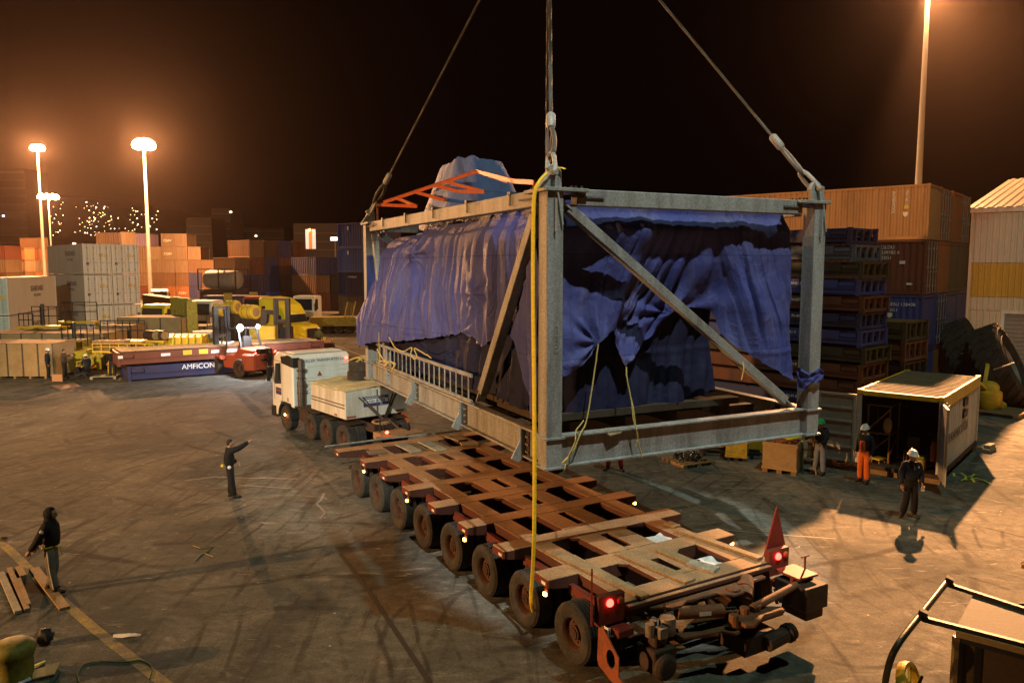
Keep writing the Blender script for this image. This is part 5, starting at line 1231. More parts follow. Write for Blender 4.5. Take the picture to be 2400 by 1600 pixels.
# cab
cb = MB(); yb0, yf = 4.15, 6.25; hw = 1.23
side = [(yb0,1.0),(yb0,2.98),(yb0+0.15,3.08),(yf-0.65,3.12),(yf-0.28,2.95),(yf-0.02,2.0),(yf,1.0),(yf-0.1,0.5),(yf-0.62,0.5),(yf-0.70,1.02),(5.48,1.12),(4.42,1.12),(4.35,1.0)]
cb.prism([(-hw, y, z) for y, z in side], (2*hw,0,0)); cab = obj('cab', cb, M_whitep, KT, bevel=0.05)
rf = MB(); rf.box(-1.05, yb0+0.25, 3.10, 1.05, 5.2, 3.16); obj('roof_cap', rf, M_whitep, cab, bevel=0.03)
dv = MB(); dv.prism([(-1.24, 4.16, 2.62),(-1.24,4.16,3.04),(-1.24,4.6,3.08),(-1.24,5.2,2.98),(-1.24,5.1,2.7)], (-0.05,0,0)); dv.box(-1.27, 4.05, 2.62, -0.95, 4.148, 3.0)
obj('side_fairing', dv, M_blk, cab, bevel=0.03)
wn = MB(); wn.prism([(-1.244,5.30,1.85),(-1.244,5.95,1.78),(-1.244,5.82,2.62),(-1.244,5.30,2.70)], (0.02,0,0)); obj('side_window', wn, M_glass, cab)
dr = MB()
for y in (5.22, 6.02): dr.box(-1.237, y-0.01, 1.15, -1.231, y+0.01, 2.75)
dr.box(-1.237, 5.22, 2.74, -1.231, 6.02, 2.76); obj('door_seam', dr, M_textdk, cab)
obj('windscreen', MB().prism([(-1.08,yf+0.003,1.95),(1.08,yf+0.003,1.95),(1.0,yf-0.255,2.9),(-1.0,yf-0.255,2.9)], (0,0.012,0)), M_glass, cab)
wl = MB()
for z in (1.55, 1.68, 1.90, 2.02): wl.box(-0.75, yb0-0.03, z, 1.2, yb0-0.004, z+0.035)
wl.box(-0.6, yb0-0.02, 2.14, 0.35, yb0-0.004, 2.17); wl.box(-0.6, yb0-0.02, 2.60, 0.35, yb0-0.004, 2.63); wl.box(-0.6, yb0-0.02, 2.171, -0.57, yb0-0.004, 2.599); wl.box(0.32, yb0-0.02, 2.171, 0.35, yb0-0.004, 2.599)
for z in (2.2, 2.4, 2.6): wl.box(0.6, yb0-0.02, z, 1.15, yb0-0.004, z+0.03)
obj('back_ribs', wl, M_whitep, cab)
obj('warning_mark', MB().prism([(-0.2,yb0-0.010,2.2),(0.02,yb0-0.010,2.2),(-0.09,yb0-0.010,2.4)], (0,0.006,0)), M_redp, cab)
text('TALLER TRANSPORTES S.A.', (-0.78, yb0-0.008, 2.78), (1,0,0), (0,0,1), 0.15, M_navy, cab)
for x in (-1.02, 1.08):
    obj('roof_tail_lamp', MB().ball((x, yb0-0.05, 2.84 if x > 0 else 2.74), 0.055, 10, 6), M_redsm, cab)
obj('door_sign', MB().box(-1.240, 5.3, 1.38, -1.233, 5.85, 1.66), M_navy, cab); obj('door_sign_band', MB().box(-1.243, 5.3, 1.52, -1.2405, 5.85, 1.58), M_redp, cab)
text('12', (-1.240, 4.75, 1.22), (0,-1,0), (0,0,1), 0.2, M_textdk, cab)
ex = MB(); ex.lathe([(0.16,0),(0.16,1.1),(0.12,1.2),(0.12,1.95),(0.09,2.0)], (-0.95, 3.98, 0.95), n=14)
for z in (1.3, 1.6, 1.9, 2.2, 2.5): ex.lathe([(0.0,0.03),(0.17,0.03),(0.17,0),(0.0,0)], (-0.95, 3.98, z), n=14)
obj('exhaust_stack', ex, M_steel, KT, True)
bt = MB()
for z in (2.45, 1.85, 1.6): bt.lathe([(0,0.05),(0.1,0.05),(0.1,0)], (-0.72, yb0-0.003, z), (0,-1,0), 12)
obj('work_lamp', bt, M_galv, cab, True)
tk = MB(); tk.lathe([(0,0),(0.30,0.02),(0.32,0.1),(0.32,0.85),(0.30,0.93),(0,0.95)], (-0.45, 3.55, 1.12), (1,0,0), 18); obj('air_tank', tk, M_whited, KT, True)
fd = MB()
for s in (-1, 1):
    arc = [(4.95 + 0.66*math.cos(a), 0.50 + 0.66*math.sin(a)) for a in [math.pi*k/12 for k in range(13)]]
    inn = [(4.95 + 0.57*math.cos(a), 0.50 + 0.57*math.sin(a)) for a in [math.pi*k/12 for k in range(12, -1, -1)]]
    for k in range(12):
        fd.prism([(s*0.84, *arc[k]), (s*0.84, *arc[k+1]), (s*0.84, *inn[11-k]), (s*0.84, *inn[12-k])], (s*0.43,0,0))
obj('front_mudguard', fd, M_blk, KT)
fd = MB()
for y in (0, 1.35, 2.7):
    for s in (-1, 1): fd.box(s*0.88-0.3, y-0.45, 1.06, s*0.88+0.3, y+0.45, 1.08)
obj('rear_mudguard', fd, M_under, KT)
obj('bumper', MB().box(-1.25, yf-0.4, 0.42, 1.25, yf+0.12, 0.88), M_blk, KT, bevel=0.03)
obj('mirror', MB().box(-1.52, 5.95, 1.9, -1.40, 6.1, 2.5).tube([(-1.22,6.0,2.55),(-1.46,6.03,2.55)], 0.02, 6), M_blk, cab)
obj('side_lamp', MB().ball((-1.25, 4.95, 0.63), (0.03,0.05,0.05), 8, 6), emit('bright amber side lamp', (1.0,0.5,0.12), 40, True), KT)
for k, lab in enumerate(('lower spare tyre lying flat on the ballast box', 'upper spare tyre stacked flat on the other one above the ballast box')):
    p = MATW[KT] @ V((0.10 + 0.03*k, 1.0 - 0.05*k, zt + 0.30 + 0.36*k))
    w = obj('spare_tyre', tyre_me, None); w.location = p; w.rotation_euler = (0, math.pi/2, 0.4*k); tag(w, lab, 'tyre', 'spare tyres on the truck')
cl = MB(); rr = random.Random(9); p = MATW[KT] @ V((0.13, 0.95, zt+0.86))
for k in range(9):
    a = rr.uniform(0, 6.28); cl.tube([p + V((0.5*math.cos(a), 0.5*math.sin(a), -0.02)), p + V((0.2*math.cos(a+0.6), 0.2*math.sin(a+0.6), 0.08+0.05*rr.random())), p + V((0.45*math.cos(a+2), 0.45*math.sin(a+2), 0.0))], 0.02, 5)
tag(obj('lashing_rope', cl, M_rope, None, True), 'tangle of yellow rope lying on the stacked spare tyres', 'rope')
# ================================================================ forklift
h = V((-0.83, 0.55, 0)).normalized(); r_ = V((h.y, -h.x, 0)); o = G(566, 884) + r_*0.95; o.z = 0
def forklift(name, label, o, rz, body_m, big=1.0, lights=True, number=None):
    K = thing(name, label, 'forklift', o, rz)
    b = MB(); b.prism([(-0.8,-0.95,0.55),(-0.8,-1.0,1.25),(-0.8,-0.85,1.65),(-0.8,0.4,1.72),(-0.8,0.9,1.25),(-0.8,1.9,1.2),(-0.8,2.3,0.7),(-0.8,2.3,0.45),(-0.8,0.2,0.42)], (1.6,0,0))
    body = obj('body', b, body_m, K, bevel=0.05)
    cw = MB(); prof = [(-1.12,-0.25),(-1.12,-0.75),(-0.85,-1.15),(0.85,-1.15),(1.12,-0.75),(1.12,-0.25)]
    cw.prism([(x, y, 0.42) for x, y in prof], (0,0,1.0)); cwo = obj('counterweight', cw, body_m, K, bevel=0.08)
    gr = MB()
    for k in range(4): gr.box(-0.5, -1.14+0.0, 1.46+0.07*k, 0.5, -0.90, 1.49+0.07*k)
    gr.box(-0.55, -0.97, 1.42, 0.55, -0.92, 1.72); obj('grille', gr, M_blk, K)
    sl = MB(); sl.prism([(-0.45,-1.16,1.10),(0.45,-1.16,1.10),(0.3,-1.16,0.98),(-0.3,-1.16,0.98)], (0,-0.012,0)); obj('slot', sl, M_blk, cwo)
    if number: text(number, (0.25, -1.165, 0.58), (1,0,0), (0,0,1), 0.34, M_white, cwo)
    for s in (-1, 1): obj('tail_lamp', MB().ball((s*0.72, -1.06, 1.48), (0.075,0.05,0.05), 8, 6), M_redsm, K)
    for s in (-1, 1):
        wheel(K, s*0.95, 0, 0.55, s > 0, 1.07); w = wheel(K, s*1.02, 2.35, 0.55, s > 0, 1.07)
    fm = MB()
    for s in (-1, 1): fm.prism([(s*0.81,1.55,1.0),(s*0.81,1.75,1.22),(s*0.81,2.7,1.22),(s*0.81,2.95,0.9),(s*0.81,2.95,0.82),(s*0.81,2.6,1.12),(s*0.81,1.85,1.12),(s*0.81,1.62,0.95)], (s*0.38,0,0))
    obj('mudguard', fm, body_m, K)
    cg = MB()
    for s in (-1, 1):
        cg.bar((s*0.72,0.25,1.70), (s*0.66,0.55,2.78), 0.10, 0.10); cg.bar((s*0.72,1.75,1.2), (s*0.62,1.55,2.78), 0.08, 0.08)
        cg.bar((s*0.66,0.5,2.80), (s*0.62,1.6,2.80), 0.09, 0.08)
    for k in range(6): cg.bar((-0.64,0.52+0.2*k,2.84), (0.64,0.52+0.2*k,2.84), 0.05, 0.04)
    obj('overhead_guard', cg, M_blk, K)
    st = MB(); st.box(-0.28,0.55,1.72,0.28,0.72,2.35); st.box(-0.28,0.55,1.6,0.28,1.1,1.75); st.cyl((0,1.55,1.3),(0,1.3,1.95),0.03,6); obj('seat', st, M_blk, K, bevel=0.04)
    ms = MB()
    for s in (-1, 1):
        ms.box(s*0.48-0.09, 2.95, 0.15, s*0.48+0.09, 3.15, 4.05); ms.box(s*0.30-0.07, 3.0, 0.15, s*0.30+0.07, 3.12, 3.9)
    for z in (0.4, 2.2, 3.95): ms.box(-0.55, 2.97, z, 0.55, 3.1, z+0.14)
    ms.cyl((0,3.05,0.3),(0,3.05,3.2),0.06,8)
    obj('mast', ms, M_blk, K)
    fk = MB(); fk.box(-0.85,3.17,0.35,0.85,3.27,0.85)
    for s in (-1, 1): fk.box(s*0.5-0.08,3.27,0.12,s*0.5+0.08,4.5,0.18); fk.box(s*0.5-0.08,3.27,0.12,s*0.5+0.08,3.34,0.9)
    obj('forks', fk, M_steel, K)
    if lights:
        for x, rr in ((-0.62, 0.21), (0.66, 0.13)):
            hb = obj('work_lamp', MB().lathe([(0,-0.12),(0.10,-0.1),(rr*0.85,0)], (x, 0.42, 2.90), (0,-1,0), 12), M_blk, K)
            obj('lens', MB().ball((x, 0.40, 2.90), (rr, 0.05, rr), 12, 6), M_headl, hb)
            q = MATW[K] @ V((x, -0.35, 2.95)); lamp('work_light', q, 1200 if x < 0 else 450, (0.9,0.93,1.0), 0.12)
    return K
FK = forklift('forklift', 'red forklift numbered 66 with blazing white work lamps facing the flat racks', o, math.atan2(r_.y, r_.x), M_redp, number='66')

# ================================================================ flat racks and cargo at the left
def flat_rack(label, loc, rz, L, H, m, group, lettering=None, lm=None, cat='flat rack', detail=1):
    t = thing('flat_rack', label, cat, loc, rz, group)
    def base():
        mb = MB()
        for y in (0.0, W_C-0.14): mb.box(0.18, y, 0.10, L-0.18, y+0.14, 0.16); mb.box(0.18, y, H*0.46, L-0.18, y+0.14, H*0.52); mb.box(0.18, y+0.04, 0.16, L-0.18, y+0.10, H*0.46)
        mb.box(0.9, 0.0, H*0.522, L-0.9, 0.05, H*0.93); mb.box(0.9, W_C-0.05, H*0.522, L-0.9, W_C, H*0.93)
        mb.box(0.2, 0.15, H*0.52, L-0.2, W_C-0.15, H*0.56)
        return mb
    def ends():
        mb = MB()
        for x in (0.0, L-0.18):
            for y in (0.0, W_C-0.16): mb.box(x, y, 0.0, x+0.18, y+0.16, 0.12); mb.box(x+0.01, y+0.01, 0.12, x+0.17, y+0.15, H-0.12); mb.box(x, y, H-0.12, x+0.18, y+0.16, H)
            mb.box(x+0.03, 0.16, 0.03, x+0.13, W_C-0.16, 0.14); mb.box(x+0.03, 0.16, H-0.10, x+0.13, W_C-0.16, H-0.02)
            for y in (0.55, 1.15, 1.75): mb.box(x+0.02, y, 0.14, x+0.12, y+0.12, H-0.10)
        for x0, x1 in ((0.22, 0.85), (L-0.85, L-0.22)):
            mb.box(x0, 0.01, H*0.58, x1, 0.06, H*0.82); mb.box(x0, W_C-0.06, H*0.58, x1, W_C-0.01, H*0.82)
        return mb
    cobj('base', ('flat rack base', L, H), base, m, t); cobj('end_wall', ('flat rack ends', L, H), ends, m, t)
    cobj('folded_panel', ('flat rack folded', L, H), lambda: MB().box(0.2, 0.10, H*0.565, L*0.495, W_C-0.10, H*0.96).box(L*0.505, 0.10, H*0.565, L-0.2, W_C-0.10, H*0.96), m, t)  # folded end panels, widened to fill the rack and block mast light
    if lettering:
        for (bd, x, z, s) in lettering: text(bd, (x, -0.012, z), (1,0,0), (0,0,1), s, lm or M_white, t)
    return t
c = G(300, 895); dx = V((0.82,0.572,0)).normalized(); rz = math.atan2(dx.y, dx.x)
AF = flat_rack('blue collapsed flat rack lettered AMFICON on the ground behind the red forklift', c, rz, 12.19, 0.88, PAINT['navy'], 'flat racks behind the forklift', [('AMFICON', 2.9, 0.50, 0.42)])
obj('name_board', MB().box(0.9, -0.006, 0.47, 11.0, -0.0005, 0.83), PAINT['navy'], AF)
c2 = c + V((0,0,0.90)) - dx*0.5
BF = flat_rack('maroon flat rack with white and yellow placards stacked on the blue one', c2, rz, 12.19, 0.80, PAINT['maroon'], 'flat racks behind the forklift')
pl_ = MB(); 
for x, w in ((0.05,0.25),(2.3,0.5),(5.1,0.45),(5.9,0.7)): pl_.box(x, -0.012, 0.46, x+w, -0.002, 0.62)
obj('placard', pl_, M_white, BF); obj('yellow_placard', MB().box(3.5,-0.014,0.45,4.0,-0.002,0.72).box(4.4,-0.014,0.45,4.9,-0.002,0.72), M_yel, BF)
dk = MB()
for k in range(30): dk.box(0.2+0.39*k, 0.05, 0.81, 0.57+0.39*k, 2.39, 0.85)
obj('deck_boards', dk, M_plank, BF)
c3 = D(560, 622, 51.0); c3.z = 0; RF = flat_rack('rust coloured flat rack under the black forklift mast, right of the red forklift', c3, 0.25, 6.06, 0.78, PAINT['maroon'], 'flat racks behind the forklift')
RF2 = flat_rack('upper dusty flat rack carrying the black forklift mast and machine parts', V((c3.x, c3.y, 0.79)), 0.25, 6.06, 0.55, PAINT['brown'], 'flat racks behind the forklift')
obj('yellow_placard', MB().box(2.5,-0.014,0.16,3.3,-0.002,0.42), M_yel, RF2); obj('placard', MB().box(3.4,-0.014,0.2,5.2,-0.002,0.32), M_whited, RF2)

M_strapdk = mat('dark steel banding', (0.05,0.04,0.035), 0.6)
def crate(label, x0, x1, yb, Y, depth, ztop, bands, m=None, z0=0.12, rz=0.0):
    a, b2 = D(x0, 622, Y), D(x1, 622, Y); w = b2.x - a.x
    t = thing('wooden_crate', label, 'crate', (a.x, Y, 0), rz, 'plywood crates at the left')
    mb = MB(); n = bands+1
    for k in range(n): mb.box(w*k/n + (0.012 if k else 0), 0, z0, w*(k+1)/n, depth, ztop-0.025)
    obj('panels', mb, m or M_wood, t)
    obj('lid', MB().box(-0.05, -0.05, ztop-0.022, w+0.05, depth+0.05, ztop), M_plank, t)
    bd = MB()
    for k in range(1, n): bd.box(w*k/n-0.035, -0.018, z0, w*k/n+0.045, -0.002, ztop-0.03)
    for x in (-0.004, w-0.05): bd.box(x, -0.018, z0, x+0.055, -0.002, ztop-0.03)
    obj('battens', bd, M_strapdk, t)
    sk = MB(); k = 0.3
    while k < w: sk.box(k, 0.0, 0.0, k+0.12, depth, z0); k += 0.9
    obj('skids', sk, M_plank, t); return t
crate('big plywood crate with dark battens nearest the left edge of the picture', -70, 112, 890, 44.5, 2.4, 2.1, 4, z0=0.15)
crate('long low crate behind the big crate, running under the first railing', -60, 236, 870, 50.5, 3.0, 2.15, 5)
crate('long banded crate under the yellow cab at the left', 268, 420, 860, 57.0, 3.0, 2.75, 2)
crate('middle crate between the railings and the banded crate', 226, 300, 860, 54.5, 2.6, 2.35, 1, M_plank)
crate('low tan crate behind the ribbed yellow machine part', 330, 520, 860, 61.5, 2.4, 1.75, 3)
crate('small green lit crate resting between the railings at the left', 150, 182, 850, 48.5, 1.0, 1.9, 0, M_yelgrime)
# railings
def railing(label, x0, x1, Y, z0, z1, n, m=M_blk, extra=False, dY=0.0):
    a, b2 = D(x0, 622, Y), D(x1, 622, Y + dY); t = thing('guard_railing', label, 'railing', (a.x, a.y, z0), 0, 'black railings on the machine platforms')
    w = V((b2.x-a.x, b2.y-a.y, 0)); h = z1-z0
    for k in range(n+1): obj('post', MB().cyl(w*(k/n), w*(k/n) + V((0,0,h)), 0.035, 6), m, t)
    for f in (0.5, 1.0): obj('rail', MB().cyl(V((0,0,h*f)), w + V((0,0,h*f)), 0.03, 6), m, t)
    tp_ = MB().bar(V((0,0,-0.08)), w + V((0,0,-0.08)), 1.1, 0.14); obj('walkway', tp_, M_yel, t)
    if extra: obj('thick_post', MB().cyl(w*0.35 + V((0,-0.1,-0.1)), w*0.35 + V((0,-0.1,h*1.15)), 0.12, 8), m, t)
    leg = MB(); 
    for k in (0.05, 0.95): leg.bar(w*k + V((0,0.2,-z0)), w*k + V((0,0.2,-0.15)), 0.2, 0.2, (0,1,0))
    obj('support_leg', leg, M_yelgrime, t); return t
railing('black tube railing with a thick post in front of the left white boxes', 68, 146, 53.5, 2.45, 3.75, 4, extra=True)
railing('black railing in front of the three high white boxes', 136, 222, 56.5, 2.55, 3.9, 3)
railing('nearer black railing on the yellow walkway left of the small crate', 135, 226, 49.0, 1.45, 2.8, 6, extra=True)
railing('long black railing right of the small crate, over the yellow gangway', 228, 332, 51.0, 1.65, 2.95, 6)
railing('thin railing beside the forklift work lamp', 480, 520, 56.0, 1.55, 2.9, 3)
railing('faint railing at the far left edge over the crate', 36, 70, 54.5, 2.3, 3.2, 3)
# yellow gangway with two bays
def bars_thing(name, label, cat, loc, parts, rz=0.0, group=None):
    t = thing(name, label, cat, loc, rz, group)
    for nm, mb, m in parts: obj(nm, mb, m, t)
    return t
a = D(205, 622, 46.5); b2 = D(350, 622, 46.5); w = b2.x-a.x
deck = MB().box(0,0,1.30,w,1.3,1.42); rl = MB()
for k in range(8): rl.cyl((w*k/7,0.05,1.42),(w*k/7,0.05,1.85),0.03,6)
rl.cyl((0,0.05,1.85),(w,0.05,1.85),0.03,6); rl.cyl((0,0.05,1.64),(w,0.05,1.64),0.025,6); lg2 = MB()
for x in (0.25, 0.9): lg2.box(w*x-0.12,0.3,0,w*x+0.12,0.6,1.3)
bars_thing('yellow_gangway', 'yellow machine gangway with low rails above the crouching workers', 'gangway', (a.x, 46.5, 0), [('deck', deck, M_yel), ('rail', rl, M_yel), ('leg', lg2, M_yel)])
a = D(232, 622, 48.3); b2 = D(305, 622, 48.3); w = b2.x-a.x
bars_thing('timber_box', 'pale strapped timber box lying on the yellow gangway', 'box', (a.x, 47.0, 1.43), [('planks', MB().box(0,0,0,w,0.9,0.27).box(0,0,0.29,w*0.98,0.88,0.55), M_plank), ('straps', MB().box(w*0.3,-0.01,0,w*0.34,0.91,0.57).box(w*0.7,-0.01,0,w*0.74,0.91,0.57), M_redp)])
# yellow machine body behind the workers
a = D(105, 622, 46.5); b2 = D(255, 622, 46.5); w = b2.x-a.x
mb = MB(); mb.prism([(0,0,0.25),(0,0,1.25),(w*0.55,0,1.45),(w*0.6,0,0.9),(w*0.55,0,0.25)], (0,1.5,0)); ar = MB(); ar.prism([(w*0.5,-0.1,1.1),(w*0.8,-0.1,1.3),(w*0.85,-0.1,1.15),(w*0.62,-0.1,0.4),(w*0.52,-0.1,0.4)], (0,0.3,0)); cy_ = MB().cyl((w*0.75,0,0.3),(w*0.75,0,1.25),0.14,10).cyl((w*0.62,0.1,0.5),(w*0.8,0.1,1.25),0.06,8).cyl((w*0.9,0.1,0.0),(w*0.9,0.1,1.3),0.1,8)
bars_thing('machine_frame', 'yellow machine frame standing behind the group of workers by the big crate', 'machine part', (a.x, 46.6, 0), [('frame', mb, M_yel), ('arm', ar, M_yelgrime), ('strut', cy_, M_yel)])
a = D(205, 622, 44.6); bars_thing('timber_pallet', 'low grey pallet where the workers crouch', 'pallet', (a.x, 44.2, 0), [('boards', MB().box(0,0,0.12,1.4,1.0,0.16), M_plankg), ('blocks', MB().box(0,0,0,0.15,1,0.118).box(1.25,0,0,1.4,1,0.118), M_plankg)], 0.2)
a = D(318, 622, 49); 
rr = MB().cyl((0,0,0),(1.35,0.0,0),0.33,16)
bars_thing('steel_rollers', 'pair of dark banded rollers with pale ends lying beside the ribbed yellow part', 'rollers', (a.x, 49.5, 1.75), [('roller', MB().cyl((0,0.6,0.33),(0.85,0,0.33),0.32,16), M_steel), ('roller', MB().cyl((0.5,0.75,0.33),(1.35,0.15,0.33),0.32,16), M_steel),
    ('end_cap', MB().cyl((0.85,0,0.33),(0.88,-0.022,0.33),0.27,16), M_wood), ('end_cap', MB().cyl((1.35,0.15,0.33),(1.38,0.128,0.33),0.27,16), M_wood), ('cradle', MB().box(0.1,0.1,-0.14,1.3,0.7,0.0).box(0.2,0.2,-1.75,0.45,0.6,-0.141).box(0.95,0.2,-1.75,1.2,0.6,-0.141), M_yel)])
# ribbed yellow machine part (bucket lips)
a = D(362, 622, 50.0); b2 = D(470, 622, 50.0); w = b2.x-a.x; mb = MB(); rb = MB()
mb.prism([(0,0,0.9),(0,0.2,1.9),(0,1.4,2.05),(0,1.6,0.9)], (w*0.92,0,0))
for k in range(7):
    x = w*0.92*k/6; rb.prism([(x,-0.12,0.9),(x,-0.10,1.25),(x,0.12,2.0),(x,0.4,2.12),(x,0.2,1.9),(x,0.0,0.9)], (0.10,0,0))
rb.box(-0.05,-0.25,1.15,w,-0.14,1.3)
bars_thing('ribbed_yellow_part', 'ribbed bright yellow machine body lying left of the forklift', 'machine part', (a.x, 50.0, 0), [('shell', mb, M_yel), ('ribs', rb, M_yelb), ('skid', MB().box(0.1,0.1,0,w*0.85,1.4,0.898), M_wood)])
a = D(446, 622, 52); bars_thing('toolbox', 'grey metal box with bright lid edges left of the forklift lamp', 'box', (a.x, 52, 0), [('body', MB().box(0,0,1.65,1.25,0.8,2.1), M_lamphouse), ('lid', MB().box(-0.03,-0.03,2.102,1.28,0.83,2.16), M_whitep), ('stand', MB().box(0.1,0.1,0,1.1,0.7,1.648), M_yelgrime)])
a = D(494, 622, 47.5); bars_thing('control_cabinet', 'white lidded cabinet lit by the forklift lamp', 'cabinet', (a.x, 47.6, 0), [('body', MB().box(0,0,1.25,0.95,0.7,1.75), M_whitep), ('lid', MB().box(-0.03,-0.03,1.752,0.98,0.73,1.85), M_white), ('stand', MB().box(0.05,0.05,0.9,0.9,0.65,1.248), M_steel)])
# yellow drums (axle housings) behind the forklift
def drum(label, px, py, Y, r, L, m=M_yel, ang=0.2):
    c = D(px, py, Y); t = thing('yellow_drum', label, 'drum', (c.x, c.y, c.z), ang, 'yellow drums behind the forklift')
    obj('shell', MB().lathe([(0,-L/2),(r*0.9,-L/2),(r,-L/2+0.05),(r,L/2-0.05),(r*0.92,L/2),(0,L/2)], axis=(1,0,0), n=20), m, t, True)
    rg = MB()
    for x in (-L*0.25, L*0.2): rg.lathe([(r,x-0.04),(r*1.06,x-0.03),(r*1.06,x+0.03),(r,x+0.04)], axis=(1,0,0), n=20)
    obj('band', rg, M_yelgrime, t); obj('end_disc', MB().lathe([(0,L/2+0.03),(r*0.55,L/2+0.03),(r*0.6,L/2+0.001)], axis=(1,0,0), n=16), M_wood, t)
    cr_ = MB().box(-L*0.4,-r*0.6,-c.z,L*0.4,r*0.6,-r*0.9); obj('cradle', cr_, M_steel, t); return t
drum('large yellow drum with a pale disc end left of the yellow tractor cab', 586, 731, 58, 0.55, 1.3, ang=-0.5)
drum('smaller yellow drum at the left end of the row behind the forklift', 515, 728, 59, 0.50, 0.9, ang=-0.3)
drum('yellow drum partly hidden in the middle of the row', 545, 720, 61, 0.55, 1.0, ang=-0.3)
a = D(592, 622, 52); bars_thing('generator_box', 'tan electrical box with a rounded cabinet right of the forklift lamps', 'box', (a.x, 52, 0), [('cabinet', MB().box(0.3,0,1.6,1.35,0.9,2.5), M_yel), ('side', MB().box(-0.4,0.1,1.62,0.28,0.8,2.3), M_yelgrime), ('base', MB().box(-0.5,-0.1,1.3,1.6,1.0,1.598), M_yel), ('legs', MB().box(-0.3,0.1,0,0,0.6,1.298).box(1.0,0.1,0,1.3,0.6,1.298), M_steel)])
# tall yellow ribbed dump body panel
a = D(398, 622, 62.5); w = 5.2; mb = MB(); mb.box(0,0,0.7,w,0.25,4.1); rb = MB()
for k in range(12): rb.box(w*k/12+0.08,-0.14,0.75,w*k/12+0.24,-0.002,4.05)
bars_thing('dump_body_panel', 'tall olive yellow ribbed dump body panel standing beside the yellow cab', 'panel', (a.x, 62.5, 0), [('panel', mb, M_yelgrime), ('ribs', rb, M_yelgrime), ('end_post', MB().box(w+0.002,-0.25,0.3,w+0.5,0.5,3.9), M_yelgrime), ('foot', MB().box(0,-0.5,0,w,0.8,0.698), M_steel)], math.atan2(-0.8,0.6))
a = D(330, 622, 96); bars_thing('tipper_body', 'dark tipper body hiding the lower half of the small white truck', 'tipper', (a.x, 96, 0), [('body', MB().prism([(0,0,0.9),(0,0,3.0),(3.6,0,2.5),(3.9,0,0.9)], (0,2.3,0)), PAINT['dark olive']), ('wheels', MB().cyl((0.7,0,0.5),(0.7,0.4,0.5),0.5,14), M_tyre), ('wheels', MB().cyl((2.8,0,0.5),(2.8,0.4,0.5),0.5,14), M_tyre)])

# trucks parked in the background
def cab_truck(label, px, Y, m, rz, w=2.4, hgt=3.0, name='parked_truck', trailer=False, group='trucks parked in the yard', z0=0.0):
    c = D(px, 622, Y); t = thing(name, label, 'truck', (c.x, Y, z0), rz, group); hw = w/2
    sd = [(-2.0,0.6),(-2.0,hgt-0.15),(-1.85,hgt),(-0.35,hgt-0.03),(-0.05,hgt-0.3),(0.12,hgt*0.55),(0.18,1.0),(0.15,0.5)]
    # front of the cab faces local -Y
    cab_ = obj('cab', MB().prism([(-hw,-y,z) for y,z in sd], (2*hw,0,0)), m, t, bevel=0.06)
    f = lambda z: -0.12 - 0.05*(0) + (z - hgt*0.55)*0.12/(hgt*0.45-0.3)*1.4
    obj('windscreen', MB().prism([(-hw*0.86,-0.15,hgt*0.57),(hw*0.86,-0.15,hgt*0.57),(hw*0.80,0.03,hgt-0.32),(-hw*0.80,0.03,hgt-0.32)], (0,-0.02,0)), M_glass, cab_)
    for s in (-1,1): obj('side_window', MB().prism([(s*(hw+0.004),0.15,hgt*0.58),(s*(hw+0.004),1.0,hgt*0.58),(s*(hw+0.004),1.0,hgt-0.35),(s*(hw+0.004),0.3,hgt-0.35)], (s*0.01,0,0)), M_glass, cab_)
    obj('grille', MB().box(-hw*0.6,-0.21,0.95,hw*0.6,-0.19,1.3), M_blk, cab_); obj('bumper', MB().box(-hw,-0.32,0.42,hw,0.1,0.82), M_blk if m is not M_whitep else M_whited, t, bevel=0.03)
    for s in (-1,1): obj('headlight', MB().box(s*hw*0.72-0.16,-0.335,0.58,s*hw*0.72+0.16,-0.322,0.72), M_galv, t); obj('mirror', MB().box(s*(hw+0.16)-0.09,-0.05,hgt*0.55,s*(hw+0.16)+0.09,0.05,hgt*0.78), M_blk, cab_)
    obj('chassis', MB().box(-0.45,0.5,0.6,0.45,6.0,0.9), M_steel, t)
    for y in (0.9, 4.2, 5.4):
        for s in (-1,1): wheel(t, s*(hw-0.2), y, 0.52, s > 0)
    if trailer:
        obj('cargo_bed', MB().box(-1.2,2.4,0.92,1.2,7.5,1.2), M_steel, t)
    return t
cab_truck('white flat nosed truck parked left of the yellow drums', 466, 74, M_whitep, -0.25, hgt=3.25)
cab_truck('red truck cab parked behind the yellow drums', 590, 80, M_redp, -0.2, hgt=3.4)
cab_truck('cream truck cab parked right behind the yellow tractor', 708, 80, M_whitep, -0.15, hgt=3.45, trailer=True)
cab_truck('small white truck in front of the lamp lit containers', 372, 120, M_whitep, 0.5, hgt=2.9)
cab_truck('yellow truck cab parked behind the crates at the left', 352, 66, M_yelb, -0.35, w=2.7, hgt=3.25)
# yellow conventional tractor
Yt = 62.0; c = D(704, 622, Yt); h2 = V((0.86,-0.51,0)); rz2 = math.atan2(h2.y, h2.x) + math.pi/2      # local -Y = forward
t = thing('yellow_tractor_truck', 'bright yellow long nosed tractor truck with a high sleeper roof', 'truck', (c.x-0.4, Yt, 0), rz2)
sl = MB(); sd = [(3.2,1.0),(3.2,3.95),(2.9,4.05),(1.6,3.95),(0.6,3.45),(0.05,2.75),(-0.15,2.1),(-0.2,1.0)]
cb_ = obj('cab', sl.prism([(-1.15,y,z) for y,z in sd], (2.3,0,0)), M_yelb, t, bevel=0.15)
obj('side_window', MB().prism([(-1.156,0.35,2.0),(-1.156,1.1,2.0),(-1.156,1.1,2.65),(-1.156,0.6,2.65)], (-0.01,0,0)).prism([(-1.156,2.3,3.1),(-1.156,2.75,3.05),(-1.156,2.75,3.3),(-1.156,2.35,3.35)], (-0.01,0,0)), M_glass, cb_)
